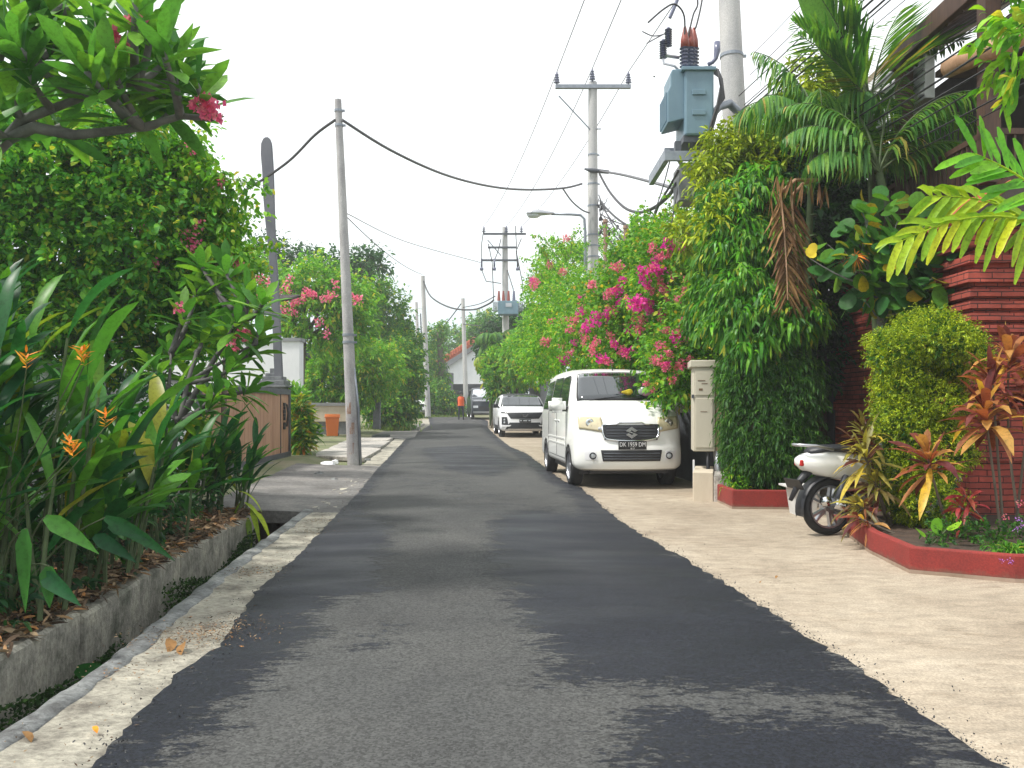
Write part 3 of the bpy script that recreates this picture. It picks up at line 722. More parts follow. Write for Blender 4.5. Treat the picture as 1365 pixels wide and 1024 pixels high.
# ================================================================ VEHICLES
def interp_sil(S, z):
    for a, b in zip(S, S[1:]):
        if a[1] <= z <= b[1]: t = (z-a[1])/max(b[1]-a[1], 1e-6); return a[0]+(b[0]-a[0])*t
    return S[-1][0]
class Car:
    """front at y=0, rear at y=length, z up, origin on the ground below the middle of the nose"""
    def __init__(s, root, paint, sil, nf, w, belt, tumb, bow_, rock=.5, rad=.09):
        s.root, s.paint, s.sil, s.nf, s.w, s.belt, s.tumb, s.bow, s.rock = root, paint, sil, nf, w, belt, tumb, bow_, rock
        s.front = sil[:nf]; s.rad = rad
    def W(s, z):
        w = s.w
        if z > s.belt: w -= (z-s.belt)*s.tumb
        if z < s.rock: w -= (s.rock-z)*.12
        return w
    def bowy(s, y, m, z):
        k = max(0, 1-y/1.6); r = max(0, 1-(s.L-y)/.5)
        return s.bow*abs(m)**2.6*k - .10*abs(m)**3*r
    @property
    def L(s): return max(p[0] for p in s.sil)
    def P(s, y, z, m): return Vector((m*s.W(z), y+s.bowy(y, m, z), z-.035*abs(m)**2.2*(1 if z > s.belt+.2 else 0)))
    def body(s, wheels, wr):
        sil = s.sil; n = len(sil); cy = s.L/2
        ms = [0, .2, .4, .58, .72, .82, .89, .94, .975, 1.0]
        ms = [-m for m in ms[::-1]][:-1]+ms
        V = []; F_ = []
        for m in ms:
            ins = 0
            if abs(m) > .82: q = (abs(m)-.82)/.18; ins = s.rad*(1-math.sqrt(max(0, 1-q*q)))
            for i, (y, z) in enumerate(sil):
                a = Vector(sil[i-1]); b = Vector(sil[(i+1) % n]); t = (b-a).normalized(); nn = Vector((t.y, -t.x))
                # silhouette runs front-bottom -> roof -> rear: inward normal
                yy, zz = y+nn.x*ins, z+nn.y*ins
                V.append(Vector((m, yy+s.bowy(y, m, z), zz-.035*abs(m)**2.2*(1 if z > s.belt+.2 else 0))))
        k = len(ms)
        for j in range(k-1):
            for i in range(n): F_.append((j*n+i, j*n+(i+1) % n, (j+1)*n+(i+1) % n, (j+1)*n+i))
        F_.append(tuple(range(n))); F_.append(tuple(range((k-1)*n+n-1, (k-1)*n-1, -1)))
        me = bpy.data.meshes.new('body'); me.from_pydata([tuple(v) for v in V], [], F_)
        bm = bmesh.new(); bm.from_mesh(me)
        for z in (s.rock, (s.rock+s.belt)/2, s.belt, s.belt+.35):
            bmesh.ops.bisect_plane(bm, geom=bm.verts[:]+bm.edges[:]+bm.faces[:], plane_co=(0, 0, z), plane_no=(0, 0, 1))
        for v in bm.verts: v.co.x *= s.W(v.co.z)
        bmesh.ops.triangulate(bm, faces=[f for f in bm.faces if len(f.verts) > 4]); bmesh.ops.recalc_face_normals(bm, faces=bm.faces)
        bm.to_mesh(me); bm.free()
        o = bpy.data.objects.new('body', me); COL.objects.link(o)
        cuts = []
        for wy in wheels:
            for sx in (-1, 1):
                c = MB(); c.lathe([(0, 0), (wr, 0), (wr, .30), (0, .30)], 28, Matrix.Translation((sx*(s.w-.12)-.15, wy, wr*.96-.03)) @ Matrix.Rotation(R(90), 4, 'Y'))
                cm = c.mesh('cut'); co = bpy.data.objects.new('cut', cm); COL.objects.link(co); cuts.append(co)
                md = o.modifiers.new('b', 'BOOLEAN'); md.operation = 'DIFFERENCE'; md.object = co; md.solver = 'EXACT'
        dg = bpy.context.evaluated_depsgraph_get(); me2 = bpy.data.meshes.new_from_object(o.evaluated_get(dg))
        for c in cuts: bpy.data.objects.remove(c)
        bpy.data.objects.remove(o)
        me2.name = 'body'; me2.materials.clear()
        s.b = finish(me2, 'body', s.paint, s.root, world=False, smooth=True); s.b.data.set_sharp_from_angle(angle=R(38))
        return s.b
    def fy(s, x, z):
        m = max(-1, min(1, x/s.W(z))); y = interp_sil(s.front, z); return y+s.bowy(y, m, z)
    def fpatch(s, corners, d=.01, nx=8, nz=4, mb=None, skirt=.03):
        """raised panel on the nose; corners (x,z): bottom-left, bottom-right, top-right, top-left"""
        mb = mb or MB(); c = [Vector(q) for q in corners]; V = []; F_ = []
        for j in range(nz+1):
            for i in range(nx+1):
                a = c[0].lerp(c[1], i/nx); b = c[3].lerp(c[2], i/nx); p = a.lerp(b, j/nz); V.append((p.x, s.fy(p.x, p.y)-d, p.y))
        for j in range(nz):
            for i in range(nx): k = j*(nx+1)+i; F_.append((k, k+1, k+nx+2, k+nx+1))
        ring = list(range(nx+1))+[j*(nx+1)+nx for j in range(1, nz+1)]+[nz*(nx+1)+i for i in range(nx-1, -1, -1)]+[j*(nx+1) for j in range(nz-1, 0, -1)]
        b0 = len(V)
        for r in ring: V.append((V[r][0], V[r][1]+d+skirt, V[r][2]))
        for i in range(len(ring)): j = (i+1) % len(ring); F_.append((ring[i], b0+i, b0+j, ring[j]))
        return mb.add(V, F_)
    def glasspatch(s, y0, z0, y1, z1, m0, m1, d, r=.06, mb=None, skirt=.012):
        """pane between two points of the silhouette, m0/m1 = half extents at bottom/top"""
        mb = mb or MB(); V = []; F_ = []; nx, nz = 14, 6
        nrm_ = Vector((0, -(z1-z0), (y1-y0))).normalized()
        if nrm_.y > 0: nrm_ = -nrm_
        for j in range(nz+1):
            t = j/nz; mm = m0+(m1-m0)*t
            e = min(t, 1-t)*4; mm *= 1-.025*max(0, 1-e)**2
            for i in range(nx+1):
                p = s.P(y0+(y1-y0)*t, z0+(z1-z0)*t, mm*(2*i/nx-1)); V.append(tuple(p+nrm_*d))
        for j in range(nz):
            for i in range(nx): k = j*(nx+1)+i; F_.append((k, k+1, k+nx+2, k+nx+1))
        ring = list(range(nx+1))+[j*(nx+1)+nx for j in range(1, nz+1)]+[nz*(nx+1)+i for i in range(nx-1, -1, -1)]+[j*(nx+1) for j in range(nz-1, 0, -1)]
        b0 = len(V)
        for q in ring: V.append(tuple(Vector(V[q])-nrm_*(d+skirt)))
        for i in range(len(ring)): j = (i+1) % len(ring); F_.append((ring[i], b0+i, b0+j, ring[j]))
        return mb.add(V, F_)
    def sidepoly(s, pts, side, d, mb=None, th=.02):
        mb = mb or MB(); n = len(pts)
        V = [(side*(s.W(z)+d), y, z) for y, z in pts]+[(side*(s.W(z)-th), y, z) for y, z in pts]
        F_ = [tuple(range(n)), tuple(range(2*n-1, n-1, -1))]+[(i, i+n, (i+1) % n+n, (i+1) % n) for i in range(n)]
        return mb.add(V, F_)
    def add(s, name, mb, m, smooth=False, parent=None, bevel=0): return mb.build(name, m, parent or s.root, world=False, smooth=smooth, bevel=bevel)
def round_poly(c, r=.05, n=4):
    out = []; k = len(c)
    for i in range(k):
        p = Vector(c[i]); a = (Vector(c[i-1])-p); b = (Vector(c[(i+1) % k])-p)
        ra = min(r, a.length*.45, b.length*.45); pa = p+a.normalized()*ra; pb = p+b.normalized()*ra
        for j in range(n+1):
            t = j/n; q = pa*(1-t)**2+p*2*t*(1-t)+pb*t*t; out.append((q.x, q.y))
    return out
def wheel(parent, x, y, r, w, side, spokes=5, world=False):
    o = bpy.data.objects.new('wheel', None); COL.objects.link(o); o.parent = parent; o.location = (x, y, r)
    rot = Matrix.Rotation(R(90)*side, 4, 'Y')
    t = MB(); pr = [(r*.68, -w/2), (r*.80, -w/2-.008), (r*.94, -w/2+.006), (r, -w/2+.035), (r*1.003, 0), (r, w/2-.035), (r*.94, w/2-.006), (r*.80, w/2+.008), (r*.68, w/2)]
    t.lathe(pr, 40, rot, closed=True); t.build('tyre', 'rubber', o, world=False, smooth=True)
    m = MB(); m.lathe([(r*.70, -w*.4), (r*.70, w*.46), (r*.66, w*.48), (r*.63, w*.38), (r*.62, -w*.4)], 36, rot, closed=True)
    m.lathe([(0, w*.40), (r*.16, w*.40), (r*.18, w*.30), (r*.18, w*.1), (0, w*.1)], 20, rot)
    for k in range(spokes):
        a = 2*math.pi*k/spokes+.3
        for da in (-.13, .13):
            q = Matrix.Rotation(a+da*.6, 4, 'Z'); m.box(r*.12, r*.66, -r*.055, r*.055, w*.22, w*.36, rot @ q)
    m.build('rim', 'silver', o, world=False, smooth=False)
    d = MB(); d.lathe([(0, -.02), (r*.62, -.02), (r*.62, .0), (0, .0)], 24, rot); d.build('brake_disc', 'darksteel', o, world=False)
    return o
def plate_part(car, x, y, z, w, h, text, sub=None, size=.075):
    pm = MB().box(x-w/2, x+w/2, y-.012, y, z-h/2, z+h/2); p = car.add('number_plate', pm, 'plate', bevel=.004)
    for s_, sz, zz in ((text, size, z+.012), (sub, size*.38, z-h*.36)):
        if not s_: continue
        me = txt(s_, sz); me.transform(Matrix.Translation((x, y-.014, zz)) @ Matrix.Rotation(R(90), 4, 'X') @ Matrix.Diagonal((.92, 1.15, 1, 1)))
        finish(me, 'plate_lettering', 'lettering', p, world=False)

# --- the white minivan
def minivan():
    p = gs(843, 657); yaw = math.atan(.0914)
    root = thing('minivan', (1.77, 12.15, 0.022), 'white boxy minivan parked on the concrete in front of the bougainvillea', 'van', yaw)
    sil = [(.16,.27),(.05,.30),(.01,.36),(.0,.46),(.0,.56),(.015,.63),(.04,.68),(.055,.78),(.075,.88),(.10,.97),(.16,1.07),(.26,1.155),(.42,1.235),(.60,1.31),(.68,1.345),(.86,1.49),(1.05,1.635),(1.24,1.77),(1.36,1.815),(1.6,1.85),(2.1,1.875),(2.8,1.88),(3.5,1.865),(3.85,1.83),(3.99,1.76),(4.06,1.6),(4.11,1.3),(4.14,1.0),(4.16,.7),(4.16,.4),(4.10,.29),(3.95,.26)]
    c = Car(root, 'carwhite', sil, 18, .825, 1.12, .235, .20, rock=.42)
    c.body([.80, 3.425], .345)
    for wy in (.80, 3.425):
        for sx in (-1, 1): wheel(root, sx*(.825-.10), wy, .305, .19, sx)
    # windscreen on its black seal
    c.add('windscreen_seal', c.glasspatch(.625, 1.322, 1.275, 1.785, .915, .905, .004), 'rubber', True)
    ws = c.add('windscreen', c.glasspatch(.665, 1.352, 1.245, 1.765, .885, .875, .009), 'glass', True)
    # wiper and dashboard litter seen through the glass sits on the cowl
    mb = MB()
    for x0, x1 in ((-.55, -.02), (-.02, .52)):
        P0 = c.P(.64, 1.335, x0/.8)+Vector((0, -.02, .012)); P1 = c.P(.69, 1.375, x1/.8)+Vector((0, -.022, .012)); mb.tube([P0, P0.lerp(P1, .5)+Vector((0, -.01, .0)), P1], [.008, .009, .005], 5)
    c.add('wiper', mb, 'plastic')
    # bonnet shut line
    mb = MB()
    for sx in (-1, 1):
        mb.tube([c.P(y, z, sx*m)+Vector((0, -.004, .004)) for y, z, m in ((.61, 1.315, .93), (.42, 1.235, .86), (.26, 1.155, .80), (.13, 1.03, .74), (.085, .93, .70))], .004, 4)
    c.add('bonnet_seam', mb, 'plastic')
    # headlights
    for sx in (-1, 1):
        q = [(sx*.40, .845), (sx*.755, .90), (sx*.765, 1.085), (sx*.43, 1.07)]
        if sx < 0: q = [q[1], q[0], q[3], q[2]]
        h = c.add('headlight', c.fpatch(q, .010, 10, 6), 'lamp', True)
        x0, z0 = sx*.60, .985; fy = c.fy(x0, z0)
        mb = MB(); mb.lathe([(.060, 0), (.062, .010), (.055, .012), (.03, .010), (0, .008)], 20, Matrix.Translation((x0, fy-.006, z0)) @ Matrix.Rotation(R(90), 4, 'X')); c.add('reflector', mb, 'chrome', True, h)
        x0, z0 = sx*.46, .90; mb = MB(); mb.lathe([(.030, 0), (.025, .012), (0, .014)], 14, Matrix.Translation((x0, c.fy(x0, z0)-.006, z0)) @ Matrix.Rotation(R(90), 4, 'X')); c.add('turn_lamp', mb, 'lamp_glass', True, h)
    # grille: chrome surround, black mesh, bars, emblem
    gr = c.add('grille', c.fpatch([(-.40, .735), (.40, .735), (.415, .955), (-.415, .955)], .012, 12, 4), 'plastic')
    mb = MB()
    top = [(-.42, .955), (-.22, .962), (-.17, .99), (.17, .99), (.22, .962), (.42, .955)]
    for seg in (top,): mb.tube([(x, c.fy(x, z)-.018, z) for x, z in seg], .012, 6)
    mb.tube([(x, c.fy(x, z)-.016, z) for x, z in [(-.425, .955), (-.42, .84), (-.40, .775), (-.36, .745), (-.2, .725), (0, .72), (.2, .725), (.36, .745), (.40, .775), (.42, .84), (.425, .955)]], .015, 8)
    c.add('grille_surround', mb, 'chrome', True, gr)
    mb = MB()
    for z in (.79, .83, .875, .92): mb.tube([(x, c.fy(x, z)-.016, z) for x in np.linspace(-.37, .37, 9)], .006, 4)
    c.add('grille_bar', mb, 'darksteel', False, gr)
    # angular S-shaped emblem
    S = [(0, 1), (.95, .35), (.5, .05), (0, .4), (-.3, .2), (1, -.3), (0, -1), (-.95, -.35), (-.5, -.05), (0, -.4), (.3, -.2), (-1, .3)]
    mb = MB(); y0 = c.fy(0, .84)-.03; mb.prism([(x*.092, z*.088+.842) for x, z in S], y0-.01, y0+.02)
    c.add('emblem', mb, 'chrome', False, gr)
    # lower intake
    lg = c.add('lower_grille', c.fpatch([(-.43, .42), (.43, .42), (.46, .585), (-.46, .585)], .010, 12, 4), 'plastic')
    mb = MB()
    for z in (.455, .495, .535): mb.tube([(x, c.fy(x, z)-.014, z) for x in np.linspace(-.42, .42, 9)], .009, 4)
    c.add('grille_bar', mb, 'darksteel', False, lg)
    plate_part(c, 0, c.fy(0, .6)-.025, .655, .42, .125, 'DK 1959 DM', '05 27', .078)
    for sx in (-1, 1):
        q = [(sx*.50, .435), (sx*.68, .44), (sx*.69, .575), (sx*.53, .57)]
        if sx < 0: q = [q[1], q[0], q[3], q[2]]
        c.add('fog_recess', c.fpatch(q, .004, 6, 4), 'suvwhite')
        x0, z0 = sx*.575, .50; mt = Matrix.Translation((x0, c.fy(x0, z0)-.006, z0)) @ Matrix.Rotation(R(90), 4, 'X')
        mb = MB(); mb.lathe([(.052, 0), (.052, .018), (.042, .022), (.04, .008)], 20, mt); fo = c.add('fog_lamp', mb, 'plastic', True)
        mb = MB(); mb.lathe([(.04, .004), (.03, .012), (0, .016)], 16, mt); c.add('lens', mb, 'lamp_glass', True, fo)
    mb = MB(); mb.box(-.60, .60, .22, .5, .22, .30); c.add('air_dam', mb, 'plastic', bevel=.02)
    # side glass, pillars, shut lines, handles
    for sx in (-1, 1):
        fr = [(.95, 1.17), (1.98, 1.17), (1.98, 1.70), (1.42, 1.72), (1.30, 1.66)]
        re = [(2.05, 1.17), (2.98, 1.17), (2.98, 1.71), (2.05, 1.71)]
        qu = [(3.08, 1.19), (3.86, 1.19), (3.80, 1.66), (3.08, 1.69)]
        for nm, pl in (('front_window', fr), ('rear_window', re), ('quarter_window', qu)):
            pl = round_poly(pl, .06)
            cy = sum(q[0] for q in pl)/len(pl); cz = sum(q[1] for q in pl)/len(pl)
            f = c.add(nm, c.sidepoly([(cy+(y-cy)*1.03, cz+(z-cz)*1.06) for y, z in pl], sx, .004), 'rubber')
            c.add('pane', c.sidepoly(pl, sx, .008), 'glass', False, f)
        mb = MB()
        for yy in (1.02, 2.015, 3.03): mb.tube([(sx*(c.W(z)+.001), yy+(.0 if z > .5 else 0), z) for z in (.42, .8, 1.12, 1.16)], .005, 4)
        mb.tube([(sx*(c.W(.40)+.001), y, .40) for y in (1.15, 2, 3.08)], .005, 4)
        c.add('door_seam', mb, 'plastic')
        for yy in (1.85, 2.16): mb = MB().box(sx*.825-.02, sx*.825+.02, yy-.09, yy+.09, .985, 1.01); c.add('door_handle', mb, 'carwhite', bevel=.008)
        mb = MB()
        for zz in (.60, .69): mb.box(sx*.825-.008, sx*.825+.010, 1.15, 3.05, zz, zz+.035)
        c.add('side_moulding', mb, 'carwhite', bevel=.006)
        # mirror
        mb = MB(); mb.tube([(sx*.80, .98, 1.20), (sx*.93, .93, 1.22)], [.03, .02], 8); ar = c.add('mirror', mb, 'plastic')
        bm = bmesh.new(); bmesh.ops.create_cube(bm, size=1)
        bmesh.ops.bevel(bm, geom=bm.edges[:], offset=.22, segments=4, affect='EDGES')
        me = bpy.data.meshes.new('mirror_housing'); bm.to_mesh(me); bm.free(); me.transform(Matrix.Translation((sx*.985, .90, 1.245)) @ Matrix.Diagonal((.27, .14, .235, 1)))
        finish(me, 'mirror_housing', 'carwhite', ar, world=False, smooth=True)
        t = MB().sidepoly if False else None
        mb = MB().box(sx*.60-.07, sx*.60+.07, 4.08, 4.13, .9, 1.35); c.add('tail_light', mb, 'redlamp', bevel=.01)
    mb = MB(); mb.tube([c.P(1.37, 1.82, 0), c.P(1.40, 1.86, 0)+Vector((0, .01, .01)), c.P(1.55, 1.96, 0)+Vector((0, .1, .1))], [.012, .006, .003], 6); c.add('aerial', mb, 'plastic')
    mb = MB().box(-.7, .7, .5, 3.9, .20, .34); c.add('underbody', mb, 'plastic')
    # things lying on the dashboard
    def on_dash(x, s, m, lb, cat, nm, sz):
        q = root.matrix_basis @ (c.P(.70, 1.375, x/.8)+Vector((0, -.0, .0)))
        return q
    return root, c
van, vc = minivan()
# dashboard clutter shows against the dark glass just above the wiper line
def dash(name, x, dz, sz, m, label, cat):
    bm = bmesh.new(); bmesh.ops.create_icosphere(bm, subdivisions=3, radius=1)
    ph = x*7
    for v in bm.verts: v.co *= 1+.22*math.sin(v.co.x*4+ph)+.18*math.sin(v.co.z*5+ph*2)
    me = bpy.data.meshes.new(name); bm.to_mesh(me); bm.free(); me.transform(Matrix.Diagonal((*sz, 1)))
    p = vc.P(.70, 1.375, x/.8); q = Matrix.Rotation(van.rotation_euler.z, 4, 'Z') @ Vector((p.x, p.y-.012, p.z+dz)) + van.location
    o = finish(me, name, m, smooth=True); o.location = q; o.rotation_euler = (-.9, 0, van.rotation_euler.z); tag(o, label, cat); return o
dash('yellow_cloth', .10, .075, (.085, .045, .02), 'yellow', 'small yellow packet lying behind the minivan windscreen', 'packet')
dash('white_tissue', .36, .10, (.09, .06, .02), 'whitecloth', 'crumpled white tissue behind the minivan windscreen', 'tissue')
dash('pink_cloth', .45, .055, (.11, .035, .02), 'pinkcloth', 'crumpled pink cloth next to the white tissue on the dashboard', 'cloth')

# --- white SUV behind it
def suv():
    y0 = 30.2; root = thing('suv', (.48, y0, gz(y0)+.022), 'white sport utility car with black roof and grille parked behind the minivan', 'car', .085)
    sil = [(.20,.24),(.06,.27),(.0,.36),(.0,.5),(.01,.62),(.02,.74),(.04,.86),(.09,.96),(.18,1.02),(.5,1.07),(.95,1.11),(1.08,1.14),(1.35,1.302),(1.62,1.464),(1.82,1.582),(2.1,1.625),(2.6,1.65),(3.3,1.64),(3.9,1.58),(4.1,1.5),(4.32,1.25),(4.4,1.0),(4.43,.8),(4.42,.4),(4.3,.28),(4.1,.25)]
    c = Car(root, 'suvwhite', sil, 13, .915, 1.08, .33, .30, rock=.45, rad=.12); c.body([.88, 3.6], .40)
    for wy in (.88, 3.6):
        for sx in (-1, 1): wheel(root, sx*(.915-.12), wy, .345, .21, sx)
    c.add('windscreen', c.glasspatch(1.10, 1.152, 1.80, 1.575, .93, .92, .008), 'glass', True)
    mb = MB(); V = []
    c.add('roof', c.glasspatch(1.84, 1.592, 2.1, 1.63, .90, .90, .012), 'plastic', True)
    for q in ((2.1, 1.627, 2.6, 1.651), (2.6, 1.651, 3.3, 1.641), (3.3, 1.641, 3.9, 1.581)): c.add('roof_panel', c.glasspatch(*q, .90, .90, .012), 'plastic', True)
    c.add('grille', c.fpatch([(-.52, .70), (.52, .70), (.68, .93), (-.68, .93)], .012, 12, 4), 'plastic')
    for sx in (-1, 1):
        q = [(sx*.66, .90), (sx*.86, .92), (sx*.88, .955), (sx*.66, .945)]
        if sx < 0: q = [q[1], q[0], q[3], q[2]]
        c.add('running_light', c.fpatch(q, .014, 6, 2), 'plastic')
        q = [(sx*.60, .46), (sx*.84, .48), (sx*.84, .76), (sx*.66, .76)]
        if sx < 0: q = [q[1], q[0], q[3], q[2]]
        hl = c.add('headlight', c.fpatch(q, .010, 6, 3), 'plastic')
        for zz in (.56, .66):
            mb = MB(); mb.lathe([(.04, 0), (.03, .012), (0, .014)], 14, Matrix.Translation((sx*.74, c.fy(sx*.74, zz)-.01, zz)) @ Matrix.Rotation(R(90), 4, 'X')); c.add('bulb', mb, 'lamp_glass', True, hl)
        mb = MB(); mb.tube([(sx*.86, 1.2, 1.12), (sx*1.0, 1.15, 1.16)], [.03, .06], 8); mb.box(sx*1.0-.09, sx*1.0+.09, 1.08, 1.2, 1.10, 1.24); c.add('mirror', mb, 'plastic', bevel=.03)
        for nm, pl in (('front_window', [(1.45, 1.13), (2.35, 1.13), (2.35, 1.50), (1.95, 1.50)]), ('rear_window', [(2.42, 1.13), (3.4, 1.13), (3.35, 1.50), (2.42, 1.50)])):
            c.add(nm, c.sidepoly(round_poly(pl, .04), sx, .006), 'glass')
        c.add('sill', c.sidepoly([(1.35, .28), (3.15, .28), (3.15, .44), (1.35, .44)], sx, .012), 'plastic')
    c.add('lower_grille', c.fpatch([(-.72, .30), (.72, .30), (.56, .56), (-.56, .56)], .012, 12, 4), 'plastic')
    c.add('skid_plate', c.fpatch([(-.6, .285), (.6, .285), (.62, .335), (-.62, .335)], .03, 10, 2), 'silver')
    c.add('bumper_bar', c.fpatch([(-.84, .40), (-.55, .42), (-.50, .47), (-.84, .46)], .02, 5, 2), 'suvwhite'); c.add('bumper_bar', c.fpatch([(.55, .42), (.84, .40), (.84, .46), (.50, .47)], .02, 5, 2), 'suvwhite')
    # winged emblem
    mb = MB(); yy = c.fy(0, .82)-.03
    mb.prism([(-.13, .87), (-.07, .87), (-.045, .82), (0, .795), (.045, .82), (.07, .87), (.13, .87), (.09, .79), (0, .75), (-.09, .79)], yy-.012, yy)
    c.add('emblem', mb, 'chrome')
    plate_part(c, 0, c.fy(0, .62)-.03, .625, .43, .12, None)
    p = [q for q in root.children if q.name.startswith('number_plate')][0]
    mb = MB()
    for x0, x1 in ((-.19, -.12), (-.07, .07), (.12, .19)): mb.box(x0, x1, c.fy(0, .62)-.046, c.fy(0, .62)-.042, .61, .655)
    c.add('plate_lettering', mb, 'lamp_glass', False, p)
    return root
suv()
# --- dark pickup / jeep in the distance and the tiny far car
def small_car(name, loc, yaw, label, cat, paint, L, w, h, hood, roof0, glassm='glass'):
    root = thing(name, loc, label, cat, yaw)
    sil = [(.15,.3),(.0,.4),(.0,.65),(.03,.85),(.1,hood-.08),(.25,hood),(roof0-.75,hood+.06),(roof0-.62,hood+.1),(roof0-.05,h-.08),(roof0+.2,h-.01),(roof0+.9,h),(L-.7,h-.04),(L-.35,h-.15),(L-.1,h-.7),(L,.8),(L,.45),(L-.15,.3)]
    c = Car(root, paint, sil, 10, w/2, hood, .2, .12, rad=.08); c.body([.75, L-.8], .38)
    for wy in (.75, L-.8):
        for sx in (-1, 1): wheel(root, sx*(w/2-.1), wy, .34, .2, sx)
    c.add('windscreen', c.glasspatch(roof0-.58, hood+.13, roof0-.09, h-.115, .9, .88, .01), glassm, True)
    for sx in (-1, 1):
        q = [(sx*w*.28, .72), (sx*w*.44, .72), (sx*w*.44, .86), (sx*w*.28, .86)]
        if sx < 0: q = [q[1], q[0], q[3], q[2]]
        c.add('headlight', c.fpatch(q, .012, 4, 2), 'lamp_glass')
        c.add('side_window', c.sidepoly(round_poly([(roof0-.2, hood+.08), (L-.5, hood+.08), (L-.65, h-.18), (roof0+.15, h-.18)], .05), sx, .006), 'glass')
    c.add('grille', c.fpatch([(-w*.25, .62), (w*.25, .62), (w*.26, .82), (-w*.26, .82)], .012, 6, 2), 'plastic')
    c.add('bumper', c.fpatch([(-w*.44, .40), (w*.44, .40), (w*.44, .52), (-w*.44, .52)], .05, 8, 2), 'silver' if paint == 'carblack' else paint)
    return root, c
y_ = 50.; jp, jc = small_car('pickup_truck', (-1.55, y_, gz(y_)+.02), .12, 'dark pickup truck with pale bonnet edge at the far end of the street', 'truck', 'carblack', 4.6, 1.8, 2.0, 1.22, 1.75, 'lamp_glass')
jc.add('bonnet_edge', jc.fpatch([(-.8, 1.13), (.8, 1.13), (.75, 1.17), (-.75, 1.17)], .03, 8, 1), 'silver')
p = at(557, 556, 56); small_car('hatchback', (p.x, 56, gz(56)+.02), .02, 'small white car approaching in the lane beyond the left hedge', 'car', 'carwhite', 3.8, 1.62, 1.5, .95, 1.4)

